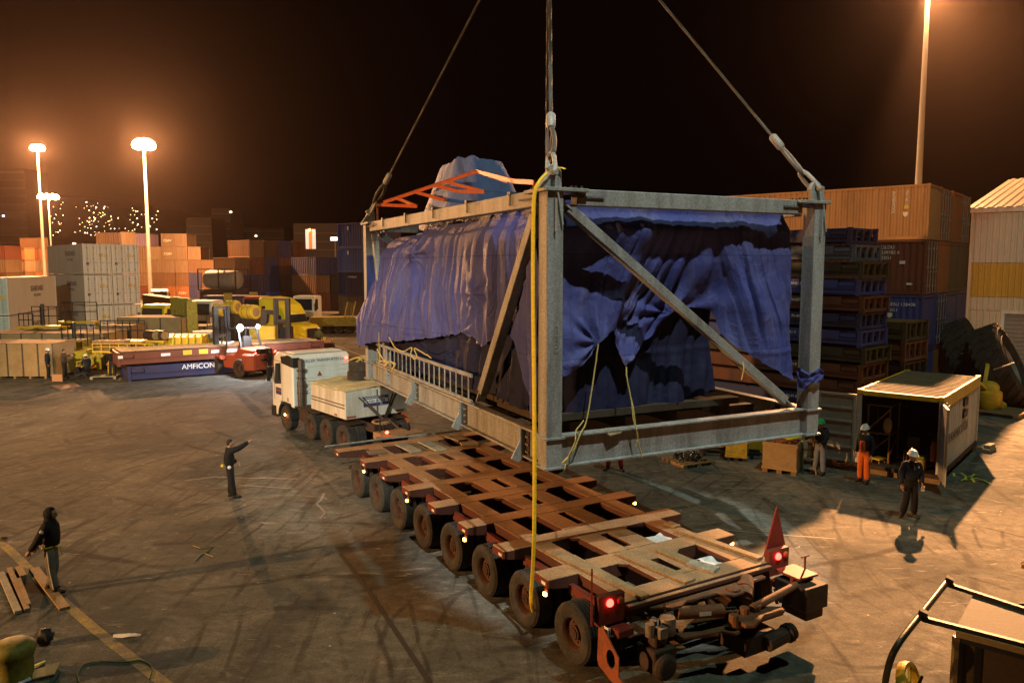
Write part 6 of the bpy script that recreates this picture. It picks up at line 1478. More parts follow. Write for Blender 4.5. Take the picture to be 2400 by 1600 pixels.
obj('windscreen', MB().prism([(-1.0,-0.165,2.05),(1.0,-0.165,2.05),(0.95,0.02,2.68),(-0.95,0.02,2.68)], (0,-0.015,0)), M_glass, cb_)
obj('bonnet', MB().prism([(-0.85,-0.201,1.0),(-0.85,-0.201,2.05),(-0.85,-1.5,1.85),(-0.85,-1.72,1.65),(-0.85,-1.75,0.8),(-0.85,-0.9,0.8)], (1.7,0,0)), M_yelb, t, bevel=0.12)
obj('grille', MB().box(-0.6,-1.80,0.85,0.6,-1.752,1.62), M_blk, t)
obj('bumper', MB().box(-1.2,-2.0,0.35,1.2,-1.76,0.78), M_yelb, t, bevel=0.05)
obj('chrome_strip', MB().box(-0.8,-2.02,0.62,0.8,-2.003,0.72), M_whitep, t)
obj('mudguard', MB().prism([(-1.2,-0.35,0.7),(-1.2,-0.5,1.15),(-1.2,-1.2,1.2),(-1.2,-1.7,0.9),(-1.2,-1.5,0.7)], (0.34,0,0)).prism([(0.86,-0.35,0.7),(0.86,-0.5,1.15),(0.86,-1.2,1.2),(0.86,-1.7,0.9),(0.86,-1.5,0.7)], (0.34,0,0)), M_yelb, t)
obj('chassis', MB().box(-0.45,-1.5,0.6,0.45,6.5,0.95), M_steel, t)
for y in (-0.95, 4.6, 5.9):
    for s in (-1,1): wheel(t, s*1.0, y, 0.52, s > 0)
# second forklift mast unit standing on the flat rack
q = MATW[RF2] @ V((2.55, 1.0, 0.56))
mb = MB()
for s in (-1,1): mb.box(s*0.5-0.1,0,0,s*0.5+0.1,0.2,3.0); mb.box(s*0.32-0.05,0.02,0,s*0.32+0.05,0.16,2.9)
for z in (0.1,1.4,2.85): mb.box(-0.6,0.03,z,0.6,0.17,z+0.16)
ar = MB(); ar.bar((-0.5,0.3,2.0),(-1.7,0.5,2.05),0.25,0.3); ar.prism([(-1.7,0.3,2.2),(-1.2,0.3,2.1),(-1.3,0.3,1.3),(-1.75,0.3,1.0)], (0,0.3,0)); eg = MB().box(-0.9,0.3,0.05,0.2,1.3,1.0).cyl((-0.5,0.8,1.0),(-0.5,0.8,1.3),0.15,10)
bars_thing('mast_assembly', 'black forklift mast assembly standing on the rusty flat rack before the yellow tractor', 'mast', q, [('mast', mb, M_blk), ('carriage', ar, M_blk), ('engine', eg, M_under)], -0.2)
# low loader with ramps at the right of the trucks
c = D(790, 622, 74); t = thing('low_loader', 'dirty yellow low loader trailer with upright mesh ramps behind the white truck', 'trailer', (c.x-1.5, 74, 0), 0.12)
obj('deck', MB().box(-4.5,0,0.75,3.2,2.5,0.95), M_yelgrime, t); obj('gooseneck', MB().box(-1.2,0.1,0.952,3.2,2.4,1.6), M_yelgrime, t)
for s in (-4.3, 1.9):
    rp_ = MB()
    for x in (0,0.75): rp_.bar((s+x,0.2,0.95),(s+x+0.5,0.3,3.1),0.1,0.1)
    for k in range(12): rp_.bar((s+0.5*k/12,0.2,0.95+2.15*k/12),(s+0.75+0.5*k/12,0.2,0.95+2.15*k/12),0.05,0.05)
    obj('ramp', rp_, M_yelgrime, t)
for x in (0.4, 1.4, 2.6):
    for y in (0.3, 2.2): w = wheel(t, 0, 0, 0.5); w.location = (x, y, 0.5); w.rotation_euler = (0,0,math.pi/2)
c = D(505, 622, 82); bars_thing('ramp_pair', 'pair of upright yellow mesh loading ramps left of the red truck cab', 'ramps', (c.x, 84, 0), [('ramp', MB().box(0,0,0.6,0.9,0.1,3.6), M_yelgrime), ('ramp', MB().box(2.8,0,0.6,3.7,0.1,3.7), M_yelgrime), ('bed', MB().box(-1.0,0.2,0.6,5.0,2.5,0.9), M_steel), ('blue_sheet', MB().box(-2.4,0.3,0.902,2.7,2.3,3.3), PAINT['navy'])])
# tank container in its frame
c = D(523, 655, 98); t = thing('tank_container', 'pale tank container in a dark frame in front of the brown stack', 'tank', (c.x, 98, c.z), -0.35)
obj('tank', MB().lathe([(0,-2.6),(0.7,-2.55),(1.1,-2.3),(1.18,-2.0),(1.18,2.0),(1.1,2.3),(0.7,2.55),(0,2.6)], axis=(1,0,0), n=20), PAINT['grey'], t, True)
fm = MB()
for x in (-2.9,0.3,2.9):
    for y in (-1.2,1.2): fm.bar((x,y,-1.3),(x,y,1.3),0.12,0.12,(0,1,0))
    for z in (-1.3,1.3): fm.bar((x,-1.2,z),(x,1.2,z),0.12,0.12)
for y in (-1.2,1.2): fm.bar((-2.9,y,-1.3),(2.9,y,-1.3),0.12,0.12)
obj('frame', fm, M_steel, t); obj('stand', MB().box(-2.8,-1.1,-c.z,2.8,1.1,-1.37), M_steel, t)

# ================================================================ right hand side
# collapsed flat rack pile in front of the containers
lay = [('dull rust',''),('dark blue','Pii-M 8'),('dull rust','OCRE-8 85'),('dull rust','NVM 8'),('dark olive',''),('blue','HMG 0'),('dark blue','M-ANCVE N'),('dull rust','TRANSPORTE'),('blue','AND-88 N'),('dark olive',''),('slate',''),('navy','')]
cF = V((13.75, 29.9, 0)); LF = 10.4; DP = V((-0.66, 0.751, 0)); DP2 = V((0.751, 0.66, 0)); RZP = math.atan2(-DP.y, -DP.x)
zz = 0.0; hl_ = 0.676
for k, (pt, tx) in enumerate(lay):
    d = DP; sft = (0.0 if k < 6 else -0.25) + 0.18*math.sin(k*2.1) - (0.7 if k > 9 else 0)
    o = cF + d*(LF - sft*0.6)
    lt = [(tx, LF-2.9 - 0.35*(k % 2), 0.40, 0.17)] if tx else None
    flat_rack('%s collapsed flat rack, %s in the tall pile behind the right post' % (pt, ['lowest','second','third','fourth','fifth','sixth','seventh','eighth','ninth','tenth','eleventh','topmost'][k]), (o.x, o.y, zz), RZP, LF, hl_-0.012, PAINT[pt], 'flat racks piled at the right', lt)
    zz += hl_
for k in range(5):
    pt = ['dark olive','dark brown','black','dull rust','dark olive'][k]; o = cF + DP2*2.75 + DP*(LF-0.3)
    flat_rack('%s collapsed flat rack, %s in the low pile behind the tall one' % (pt, ['lowest','second','third','fourth','topmost'][k]), (o.x+0.25, o.y+0.1, k*0.86), RZP, LF, 0.84, PAINT[pt], 'flat racks piled at the right')
# light warehouse with ribbed cladding and a yellow band
wc = V((29.4, 49.6, 0)); wx = V((0.74, -0.67, 0)).normalized(); wz = math.atan2(wx.y, wx.x)
WH = thing('warehouse', 'cream ribbed steel warehouse with a yellow band and a roller door at the right edge', 'warehouse', wc, wz)
M_clad = mat('cream ribbed cladding', (0.50,0.45,0.34), 0.55, 0, (0.36,0.30,0.2), 0.5, 1.2, streak=True); M_cladt = mat('grey white cladding', (0.46,0.45,0.38), 0.55, 0, (0.34,0.31,0.24), 0.5, 1.2, streak=True); M_cladb = mat('yellow cladding band', (0.46,0.30,0.045), 0.55, 0, (0.36,0.22,0.05), 0.5, 1.2, streak=True)
def ribbed(x0, x1, z0, z1, y=0.0, pitch=0.33, dep=0.06):
    mb = MB(); pr = []; n = int((x1-x0)/pitch)
    for k in range(n):
        a = x0 + (x1-x0)*k/n; p = (x1-x0)/n; pr += [(a,y),(a+p*0.25,y),(a+p*0.4,y-dep),(a+p*0.85,y-dep)]
    pr.append((x1,y)); return mb.grid([[(x,yy,z1) for x,yy in pr],[(x,yy,z0) for x,yy in pr]])
EV = 10.2; zs = [(0,4.6,M_clad),(4.62,6.75,M_cladb),(6.77,EV,M_cladt)]
for z0, z1, m in zs:
    if z0 == 0:
        obj('wall', ribbed(0.1,1.9,0,3.75), m, WH); obj('wall', ribbed(0.1,22,3.77,z1), m, WH); obj('wall', ribbed(11,22,0,3.75), m, WH)
    else: obj('wall', ribbed(0.1,22,z0,z1), m, WH)
    sd_ = MB().box(0.0,0.0,z0,0.06,26,z1); obj('side_wall', sd_, m, WH)
obj('corner_trim', MB().box(-0.04,-0.09,0,0.12,0.05,EV), M_clad, WH)
dr = MB()
for k in range(14): dr.box(2.1,0.25,0.02+0.262*k,10.9,0.28,0.02+0.262*k+0.24)
obj('roller_door', dr, mat('dull roller door', (0.28,0.24,0.20), 0.6, 0.2), WH); obj('door_frame', MB().box(1.9,-0.1,0,2.1,0.3,3.6).box(1.9,-0.12,3.6,11.1,0.3,3.78), M_whited, WH)
rf = MB(); pr = []; n = 44
for k in range(n):
    a = -0.35 + 22.5*k/n; p = 22.5/n; pr += [(a,0),(a+p*0.3,0),(a+p*0.45,0.06),(a+p*0.85,0.06)]
pr.append((22.15,0)); rf.grid([[(x,-0.35,EV-0.02+z) for x,z in pr],[(x,13,EV+2.9+z) for x,z in pr],[(x,26,EV-0.02+z) for x,z in pr]])
obj('roof', rf, mat('pale roof sheeting', (0.26,0.22,0.17), 0.5, 0.1), WH)
obj('gable', MB().prism([(0.0,0.05,EV-0.03),(0.0,25.9,EV-0.03),(0.0,13,EV+2.85)], (0.05,0,0)), M_cladt, WH)
obj('gutter', MB().box(-0.4,-0.5,EV-0.30,22,-0.36,EV-0.02), M_whited, WH)
hr = MB(); hr.cyl((5.5,7,EV+1.5),(5.5,7,EV+2.6),0.04,6).cyl((5.5,7,EV+2.6),(12,7,EV+2.6),0.04,6).cyl((8.5,7,EV+1.5),(8.5,7,EV+2.6),0.04,6); obj('roof_rail', hr, M_steel, WH)
# giant earthmover tyres leaning
def giant_tyre(label, c, R, W, axis):
    axis = V(axis).normalized(); t = thing('earthmover_tyre', label, 'tyre', c, 0, 'giant earthmover tyres')
    h = W/2; prof = [(R*0.52,-h*0.78),(R*0.60,-h*0.95),(R*0.78,-h),(R*0.92,-h*0.93),(R*0.965,-h*0.8),(R*0.965,h*0.8),(R*0.92,h*0.93),(R*0.78,h),(R*0.60,h*0.95),(R*0.52,h*0.78),(R*0.50,0),(R*0.52,-h*0.78)]
    obj('carcass', MB().lathe(prof, axis=axis, n=48), M_tyre, t, True)
    x = axis.orthogonal().normalized(); y = axis.cross(x); lug = MB(); n = 26
    for k in range(n):
        for s in (-1, 1):
            a0 = 2*math.pi*(k + (0.5 if s > 0 else 0))/n; pts = []
            for f, da, w in ((0.06, 0.10, 0.055), (0.55, 0.0, 0.065), (0.98, -0.10, 0.075)):
                pts.append((f*h*s, a0+da*s, w))
            for (z0, q0, w0), (z1, q1, w1) in zip(pts[:-1], pts[1:]):
                def P_(r, a, z): return x*math.cos(a)*r + y*math.sin(a)*r + axis*z
                ri, ro = R*0.94, R
                lug.add([P_(ri,q0-w0,z0),P_(ri,q0+w0,z0),P_(ri,q1+w1,z1),P_(ri,q1-w1,z1),P_(ro,q0-w0*0.8,z0),P_(ro,q0+w0*0.8,z0),P_(ro,q1+w1*0.8,z1*0.97),P_(ro,q1-w1*0.8,z1*0.97)],
                        [(0,3,2,1),(4,5,6,7),(0,1,5,4),(1,2,6,5),(2,3,7,6),(3,0,4,7)])
    tag(obj('tread_lugs', lug, M_tyre, t), kind='stuff')
    rib = MB()
    for f in (0.66, 0.84): rib.lathe([(R*f-0.03,h*0.97),(R*f,h*1.03),(R*f+0.03,h*0.97)], axis=axis, n=48)
    obj('sidewall_rib', rib, M_tyre, t, True)
    return t
ca, cb2 = D(2300, 838, 38.5), D(2352, 838, 36.0)
axg = (0.80, -0.30, 0.50)
T1 = giant_tyre('giant earthmover tyre leaning on the container stack, the rear one', D(2268, 838, 39.5), 2.02, 1.25, (0.74,-0.56,0.40))
T2 = giant_tyre('giant earthmover tyre leaning in front, showing its inner ring to the yard', D(2346, 862, 36.5), 2.12, 1.25, (0.71,-0.60,0.44))
obj('inner_liner', MB().lathe([(1.04,-0.4),(1.0,0.0),(1.04,0.45)], axis=V((0.71,-0.60,0.44)).normalized(), n=32), mat('bright steel liner', (0.4,0.42,0.42), 0.4, 0.5), T2, True)
for (p, q), lab in (((D(2252,829,37.0), D(2298,818,36.6)), 'thin lashing strap across the rear giant tyre'), ((D(2328,866,34.2), D(2378,850,34.0)), 'thin lashing strap across the front giant tyre')):
    tag(obj('lashing_strap', MB().bar(p, q, 0.03, 0.05), M_galv, None), lab, 'strap')
# yellow hub and axle parts on a pallet
c = G(2330, 968); t = thing('yellow_axle_part', 'yellow cast axle part with a two hole arm behind the white container', 'machine part', (c.x-0.1, c.y+0.2, 0), 0.72)
PB = MB(); PC = MB()
for k in range(7): PB.box(-1.0+0.30*k, -1.4, 0.14, -0.76+0.30*k, 1.9, 0.19)
obj('hub', MB().lathe([(0,0.9),(0.35,0.88),(0.5,0.75),(0.52,0.2),(0.42,0.05),(0.42,0)], (-0.1,0.0,0.2), n=20), M_yel, t, True)
obj('flange', MB().lathe([(0.3,0.45),(0.62,0.43),(0.64,0.3),(0.3,0.28)], (-0.45,0.7,0.9), (0.6,-0.3,0.7), 20).cyl((-0.45,0.7,0.6),(-0.3,0.6,1.5),0.26,14).ball((-0.1,0.0,1.15),(0.38,0.38,0.3),14,8), M_yel, t, True)
me = plate_with_holes([(-0.26,0.3),(0.26,0.3),(0.30,1.0),(0.20,1.9),(0.0,2.05),(-0.18,1.9),(-0.28,1.0)], [[(0.0+0.07*math.cos(a),1.80+0.07*math.sin(a)) for a in [2*math.pi*k/10 for k in range(10)]], [(0.0+0.08*math.cos(a),1.35+0.08*math.sin(a)) for a in [2*math.pi*k/10 for k in range(10)]]], 0, 0.16); me.materials.append(M_yel)
arm = obj('two_hole_arm', me, None, t); arm.location = (0.25, 0.55, 0.15); arm.rotation_euler = (-0.25, 0.12, -1.2)
obj('bracket', MB().box(0.3,0.1,0.2,0.8,0.9,0.75).cyl((0.5,-0.4,0.3),(0.9,-0.2,0.3),0.15,12), M_yel, t, bevel=0.03)
tp2 = thing('timber_pallet', 'long timber pallet under the yellow axle part', 'pallet', (c.x-0.1, c.y+0.2, 0), 0.72)
obj('boards', PB, M_plank, tp2); obj('bearers', MB().box(-1.0,-1.4,0,1.05,-1.2,0.139).box(-1.0,0.1,0,1.05,0.3,0.139).box(-1.0,1.7,0,1.05,1.9,0.139), M_plank, tp2)

# open store container
kc = G(2226, 1122); kc = V((12.87, 22.6, 0)); z0 = 0.18; L, H = 6.06, 2.50
t = thing('store_container', 'white container with a yellow top rail and open doors used as a tool store', 'container', V((kc.x, kc.y, z0)) + D2*0 , math.atan2(D2.y, D2.x))
# local x = along D2 (away), y = to the left = D1 ; open end at x = 0
M_store = mat('scuffed white container paint', (0.52,0.50,0.46), 0.6, 0, (0.26,0.22,0.18), 0.8, 1.6, streak=True, fine=0.15)
def sside(y, s):
    pr = corr_pts(0.10, L-0.08, 0.28, 0.03); return MB().grid([[(x, y+s*o, 0.15) for x, o in pr],[(x, y+s*o, H-0.36) for x, o in pr]])
obj('side_wall', sside(0.03, 1), M_store, t); obj('side_wall', sside(W_C-0.03, -1), M_store, t)
pr = corr_pts(0.08, W_C-0.08, 0.28, 0.036); obj('back_wall', MB().grid([[(L-0.05-o, y, 0.15) for y,o in pr],[(L-0.05-o, y, H-0.1) for y,o in pr]]), M_store, t)
pr = corr_pts(0.08, L-0.08, 0.30, 0.06); obj('roof', MB().grid([[(x, 0.06, H-0.015-o) for x,o in pr],[(x, W_C-0.06, H-0.015-o) for x,o in pr]]), mat('dull roof darkened for shade', (0.12,0.095,0.055), 0.8, 0, (0.06,0.045,0.028), 0.7, 2), t)  # roof colour lowered to stand in for the shade over it
obj('top_rail', MB().box(0.17,-0.006,H-0.36,L-0.17,0.06,H).box(0.17,W_C-0.06,H-0.36,L-0.17,W_C+0.006,H).box(-0.006,0.16,H-0.16,0.10,W_C-0.16,H-0.01), M_yel, t)
ck = MB()
for x in (-0.01, L-0.16):
    for y in (-0.01, W_C-0.15):
        ck.box(x,y,H-0.13,x+0.17,y+0.16,H+0.01)
obj('corner_casting', ck, M_yel, t)
ps = MB()
for x in (0, L-0.12):
    for y in (0, W_C-0.12): ps.box(x,y,0.15,x+0.12,y+0.12,H-0.135)
obj('corner_post', ps, M_store, t)
obj('floor', MB().box(0.0,0.06,0.0,L,W_C-0.06,0.13), M_under, t); obj('lining', MB().box(0.2,0.085,0.14,L-0.11,0.095,H-0.1).box(0.2,W_C-0.095,0.14,L-0.11,W_C-0.085,H-0.1).box(L-0.11,0.1,0.14,L-0.10,W_C-0.1,H-0.1).box(0.2,0.1,H-0.10,L-0.11,W_C-0.1,H-0.09), mat('dark interior shade panels', (0.02,0.018,0.016), 0.9), t); obj('bottom_rail', MB().box(0,0,-0.0,L,0.055,0.148).box(0,W_C-0.055,0,L,W_C,0.148), M_under, t)  # black lining panels added to stand in for the interior's shade
blk = MB()
for x in (0.1, L-0.5): blk.box(x,0.0,-z0,x+0.4,W_C,-0.004)
obj('timber_block', blk, M_plank, t)
def door_leaf(pt, q, thick_dir):
    pt, q = V(pt), V(q); d = q-pt; mb = MB(); n = V(thick_dir)
    mb.obox(pt + V((0,0,0.14)), d, n*0.04, (0,0,H-0.30)); fr2 = MB()
    for k in range(6):
        z = 0.14 + (H-0.37)*k/5; fr2.obox(pt - n*0.03 + V((0,0,z)) + d*0.09, d*0.82, n*0.028, (0,0,0.07))
    for f in (0.0, 0.93): fr2.obox(pt - n*0.03 + d*f + V((0,0,0.14)), d*0.07, n*0.029, (0,0,H-0.30))
    dd = obj('door', mb, mat('grey container door', (0.27,0.25,0.22), 0.6, 0, (0.18,0.14,0.11), 0.6, 2), t); obj('door_ribs', fr2, mat('grey door ribs', (0.36,0.34,0.31), 0.55), dd); return dd
door_leaf((-0.02, W_C+0.02, 0), (-0.12, W_C+1.18, 0), (1,0,0))
rdl = door_leaf((-0.03, 0.02, 0), (-1.12, -0.34, 0), (0.3,1,0))
rods = MB()
for f in (0.3, 0.65): rods.cyl((-0.03-1.09*f, 0.02-0.36*f-0.07, 0.0),(-0.03-1.09*f, 0.02-0.36*f-0.07, H-0.1),0.022,6)
obj('lock_rods', rods, M_rod, rdl)
text('BTHUAMUCO CIA', (5.0, 0.006, 0.86), (-1,0,0), (0,0,1), 0.40, M_textdk, t, 'faded_lettering') if False else text('BTHUAMUCO CIA', (0.75, 0.014, 0.92), (1,0,0), (0,0,1), 0.42, M_textdk, t, 'faded_lettering')
vt = MB()
for k in range(3):
    for z in (1.78, 1.38): vt.box(3.25+0.22*k,-0.02,z,3.41+0.22*k,0.03,z+0.24)
obj('vent_slots', vt, M_blk, t)
# things in the store
def KL(x, y, z): return MATW[t] @ V((x, y, z))
sh = MB()
for x, y in ((0.5,1.55),(0.5,2.2),(1.6,1.55),(1.6,2.2)): sh.box(x,y,0.14,x+0.05,y+0.05,1.95)
shelf = thing('tool_rack', 'wooden rack with a slanting brace inside the open container', 'rack', KL(0,0,0), t.rotation_euler.z)
obj('uprights', sh, M_plank, shelf); obj('shelf', MB().box(0.48,1.53,1.05,1.67,2.27,1.09), M_plank, shelf); obj('shelf', MB().box(0.48,1.53,1.95,1.67,2.27,1.99), M_plank, shelf)
obj('brace', MB().bar((0.53,1.58,0.3),(1.62,1.56,1.0),0.04,0.05).bar((0.47,2.25,1.12),(0.47,1.55,1.9),0.04,0.05).bar((0.47,2.25,0.3),(0.47,1.55,1.0),0.04,0.05), M_plank, shelf)
gl_ = thing('work_coat', 'pale coat hanging on the wooden rack in the store', 'coat', KL(0.45,1.62,1.12), t.rotation_euler.z); obj('cloth', MB().ball((0,0,0.25),(0.06,0.14,0.26),10,8), mat('pale cloth', (0.5,0.36,0.22), 0.8), gl_)
ycan = thing('yellow_bucket', 'yellow plastic drum standing just inside the store doorway', 'bucket', KL(0.35,0.62,0.131)); obj('bucket_wall', MB().lathe([(0,0),(0.15,0),(0.16,0.02),(0.165,0.36),(0.17,0.4),(0.155,0.42),(0,0.41)], n=18), M_yel, ycan, True); obj('rim_band', MB().lathe([(0.166,0.28),(0.175,0.29),(0.175,0.31),(0.166,0.32)], n=18), M_yel, ycan)
fx = thing('fire_extinguisher', 'red fire extinguisher hung beside the right store door', 'extinguisher', KL(-0.04,0.2,0.55)); obj('cylinder', MB().lathe([(0,0),(0.075,0.0),(0.08,0.03),(0.08,0.5),(0.05,0.58),(0.025,0.6),(0,0.6)], n=14), M_redp, fx, True); obj('valve', MB().box(-0.02,-0.02,0.6,0.02,0.02,0.68).box(-0.06,-0.015,0.68,0.06,0.015,0.7), M_blk, fx); obj('hose', MB().tube([(0.02,0,0.64),(0.1,0,0.5),(0.09,0,0.2)],0.012,6), M_blk, fx)
st_ = thing('step_stool', 'small wooden stool with a rail standing by the store doorway', 'stool', G(2058,1105), 0.5)
obj('seat', MB().box(-0.2,-0.17,0.42,0.2,0.17,0.46), M_yel, st_)
for x in (-0.17,0.13):
    for y in (-0.15,0.11): obj('leg', MB().box(x,y,0,x+0.04,y+0.04,0.42), M_plank, st_)
obj('rail', MB().box(-0.17,-0.14,0.15,0.17,-0.12,0.2).box(-0.17,0.12,0.15,0.17,0.14,0.2), M_plank, st_)
ch_ = thing('chair', 'simple chair with a brown seat inside the store', 'chair', KL(0.9,1.0,0.131), t.rotation_euler.z)
obj('seat', MB().box(-0.2,-0.2,0.42,0.2,0.2,0.45), M_plank, ch_)
for x in (-0.18,0.16):
    for y in (-0.18,0.16): obj('leg', MB().box(x,y,0,x+0.025,y+0.025,0.42), M_steel, ch_)
obj('backrest', MB().box(0.17,-0.18,0.47,0.19,0.18,0.85), M_steel, ch_)
bs = thing('timber_offcuts', 'grey timber blocks under the far corner of the white container', 'timber', G(2318,1058), 0.7)
obj('block', MB().box(-0.3,-0.1,0,0.4,0.12,0.12), M_plankg, bs); obj('block', MB().box(-0.2,0.14,0,0.5,0.36,0.14), M_plankg, bs); obj('block', MB().box(-0.1,-0.05,0.122,0.45,0.15,0.24), M_plankg, bs)
gt = MB(); rr = random.Random(4); c = G(2262,1122)
for k in range(9):
    a = rr.uniform(0,6.28); l = rr.uniform(0.2,0.5); p = c + V((rr.uniform(-0.35,0.35), rr.uniform(-0.3,0.3), 0.02)); d = V((math.cos(a),math.sin(a),0))
    gt.bar(p, p + d*l*0.5 + V((0,0,0.07)), 0.07, 0.008); gt.bar(p + d*l*0.5 + V((0,0,0.07)), p + d*l + V((0,0,-0.0)), 0.07, 0.008)
tag(obj('green_strap_heap', gt, mat('lime webbing', (0.45,0.50,0.05), 0.7), None), 'loose lime yellow webbing straps on the ground beside the white container', 'strap')

# bins and pallets under the beam
def bin_box(name, label, cat, px, py, rz, w, d, h, m, foot_m):
    c = G(px, py); t = thing(name, label, cat, c, rz)
    mb = MB(); th = 0.05
    mb.box(0,0,0.12,w,th,h); mb.box(0,d-th,0.12,w,d,h); mb.box(0,th,0.12,th,d-th,h); mb.box(w-th,th,0.12,w,d-th,h); mb.box(th,th,0.12,w-th,d-th,0.2)
    obj('box_wall', mb, m, t, bevel=0.01); rb = MB(); rb.box(-0.02,-0.025,h-0.10,w+0.02,-0.002,h-0.02); rb.box(-0.02,-0.025,0.12,w+0.02,-0.002,0.2); obj('rim_rail', rb, m, t)
    ft = MB()
    for x in (0, w/2-0.08, w-0.16): ft.box(x,0,0,x+0.16,d,0.119)
    obj('foot', ft, foot_m, t); return t
b1 = bin_box('wooden_bin', 'brown plywood bin heaped with rope and lime straps beside the green helmeted worker', 'bin', 1786, 1104, -0.55, 1.05, 0.95, 0.98, M_wood, M_plank)
hp = MB(); rr = random.Random(8); cc = MATW[b1] @ V((0.52,0.48,0.85))
for k in range(16):
    pts = [cc + V((rr.uniform(-0.42,0.42), rr.uniform(-0.36,0.36), rr.uniform(0,0.22))) for _ in range(4)]; hp.tube(pts, 0.022, 5)
tag(obj('rope_heap', hp, mat('rust rope', (0.32,0.10,0.04), 0.85), None, True), 'heap of rust coloured rope filling the plywood bin', 'rope')
hp = MB()
for k in range(5):
    p = cc + V((0.25+0.1*rr.random(), -0.2+0.12*rr.random(), 0.24)); hp.bar(p - V((0.25,0.05*k,0)), p + V((0.2,-0.05,0.05)), 0.08, 0.02)
tag(obj('lime_straps', hp, mat('lime strap', (0.55,0.62,0.03), 0.6), None), 'bright lime webbing straps lying on the heap in the plywood bin', 'strap')
b2_ = bin_box('narrow_crate', 'narrow wooden crate behind the ladder leaning on the bin', 'crate', 1890, 1088, -0.5, 0.8, 0.7, 0.85, M_wood, M_plank)
st2 = G(1884,1110); l2 = thing('step_ladder', 'green and pale step ladder leaning between the bin and the green helmeted worker', 'ladder', st2, -0.4)
for x, m in ((-0.02, mat('dark green fibreglass', (0.03,0.10,0.04), 0.5)), (0.36, M_plank)): obj('rail', MB().bar((x,0,0),(x*0.75-0.1,0.45,1.5),0.04,0.07,(0,1,0)), m, l2)
for k in range(5): z = 0.2+0.27*k; obj('rung', MB().bar((-0.02-0.085*z/1.5,0.45*z/1.5,z),(0.36-0.17*z/1.5,0.45*z/1.5,z),0.05,0.03), M_galv, l2)
yb_ = bin_box('yellow_skip', 'worn yellow steel tray bin standing behind the bottom beam', 'bin', 1700, 1078, -0.35, 0.7, 2.3, 0.72, M_yelgrime, M_blk)
yb_.rotation_euler.z = -0.35; 
sc = MB(); cc = V(yb_.location) + V((0.7,0.6,0.62))
for k in range(8): sc.ball(cc + V((rr.uniform(-0.2,0.2), rr.uniform(-0.3,0.5), 0)), 0.1, 6, 4)
tag(obj('scrap_metal', sc, M_under, None), 'dark scrap metal inside the yellow tray bin', 'scrap')
rk = thing('rail_cradle', 'black steel cradle with yellow side lying left of the yellow tray bin', 'cradle', G(1640,1066), -0.3); obj('bars', MB().box(0,0,0.1,2.0,0.1,0.2).box(0,0.5,0.1,2.0,0.6,0.2).box(0.1,-0.1,0,0.2,0.8,0.099).box(1.7,-0.1,0,1.8,0.8,0.099), M_blk, rk); obj('side', MB().box(0.3,0.62,0.1,2.2,0.7,0.55), M_yel, rk)
pa = thing('timber_pallet', 'timber pallet loaded with dark chain under the bottom beam', 'pallet', G(1612,1084), 0.45)
pb = MB()
for k in range(6): pb.box(-0.65,-0.6+0.2*k,0.1,0.65,-0.45+0.2*k,0.125)
obj('boards', pb, M_plank, pa); obj('bearers', MB().box(-0.65,-0.6,0,-0.5,0.55,0.099).box(-0.08,-0.6,0,0.08,0.55,0.099).box(0.5,-0.6,0,0.65,0.55,0.099), M_plank, pa)
cm = MB(); c = G(1612,1084)
for k in range(46):
    p = c + V((rr.uniform(-0.5,0.5), rr.uniform(-0.42,0.42), 0.16+0.10*rr.random())); ax_ = V((rr.uniform(-1,1),rr.uniform(-1,1),rr.uniform(-0.3,1))).normalized(); xx = ax_.orthogonal().normalized(); yy = ax_.cross(xx)
    cm.tube([p + xx*0.075*math.cos(a) + yy*0.05*math.sin(a) for a in [2*math.pi*q/10 for q in range(10)]], 0.02, 5, closed=True)
tag(obj('chain_heap', cm, mat('wet dark chain', (0.05,0.055,0.055), 0.35, 0.7), None, True), 'heap of dark chain links piled on the pallet under the beam', 'chain')
tag(obj('pale_stick', MB().bar(G(1645,1078,0.03), G(1668,1082,0.03), 0.1, 0.04), M_plankg, None), 'pale stick of wood lying on the ground right of the chain pallet', 'stick')

# ================================================================ foreground right: cage machine
c = G(2260, 1700); 
def FP(px, py, Y): return D(px, py, Y)
MC = thing('cage_machine', 'cream steel cage machine with a bent dark tube handle in the lower right corner', 'machine', G(2330,1640))
za = 2.35
p1 = G(2220,1362,za); p2 = G(2158,1440,za); p3 = G(2092,1522,za-0.10); p4 = G(2072,1600,za-0.7); p5 = V((p4.x-0.02, p4.y-0.05, za-1.6))
q = []
for k, (a, b) in enumerate(zip((p1,p2,p3,p4),(p2,p3,p4,p5))):
    for i in range(6): q.append(a.lerp(b, i/6))
q.append(p5)
for _ in range(6): q = [q[0]] + [(q[i-1]+q[i]*2+q[i+1])/4 for i in range(1, len(q)-1)] + [q[-1]]
M_tubed = mat('dull dark green tube', (0.035,0.034,0.022), 0.45, 0.2)
obj('handle_tube', MB().tube(q, 0.038, 12), M_tubed, MC, True, world=True)
e1, e2 = G(2440,1440,za-0.03), G(2420,1524,za-0.03)
f1, f2 = p1 + V((0.02,-0.02,-0.04)), p2 + V((0.02,-0.02,-0.04))
d1_ = (e1 - f1); d2_ = (G(2430,1518,za-0.03) - f2)
obj('top_rail', MB().bar(f1, f1 + d1_*1.5, 0.06, 0.05), M_blk, MC, world=True); obj('top_rail', MB().bar(f2, f2 + d2_*1.5, 0.06, 0.06), M_blk, MC, world=True)
cl = MB(); cl.bar(p1 - V((0,0,0.05)), p1 + V((0.03,-0.02,0.06)), 0.10, 0.10); cl.bar(p2 - V((0,0,0.05)), p2 + V((0.03,-0.02,0.06)), 0.10, 0.10); obj('tube_clamp', cl, M_blk, MC, world=True)
r1a, r2a = f1 + d1_*0.28, f2 + d2_*0.30
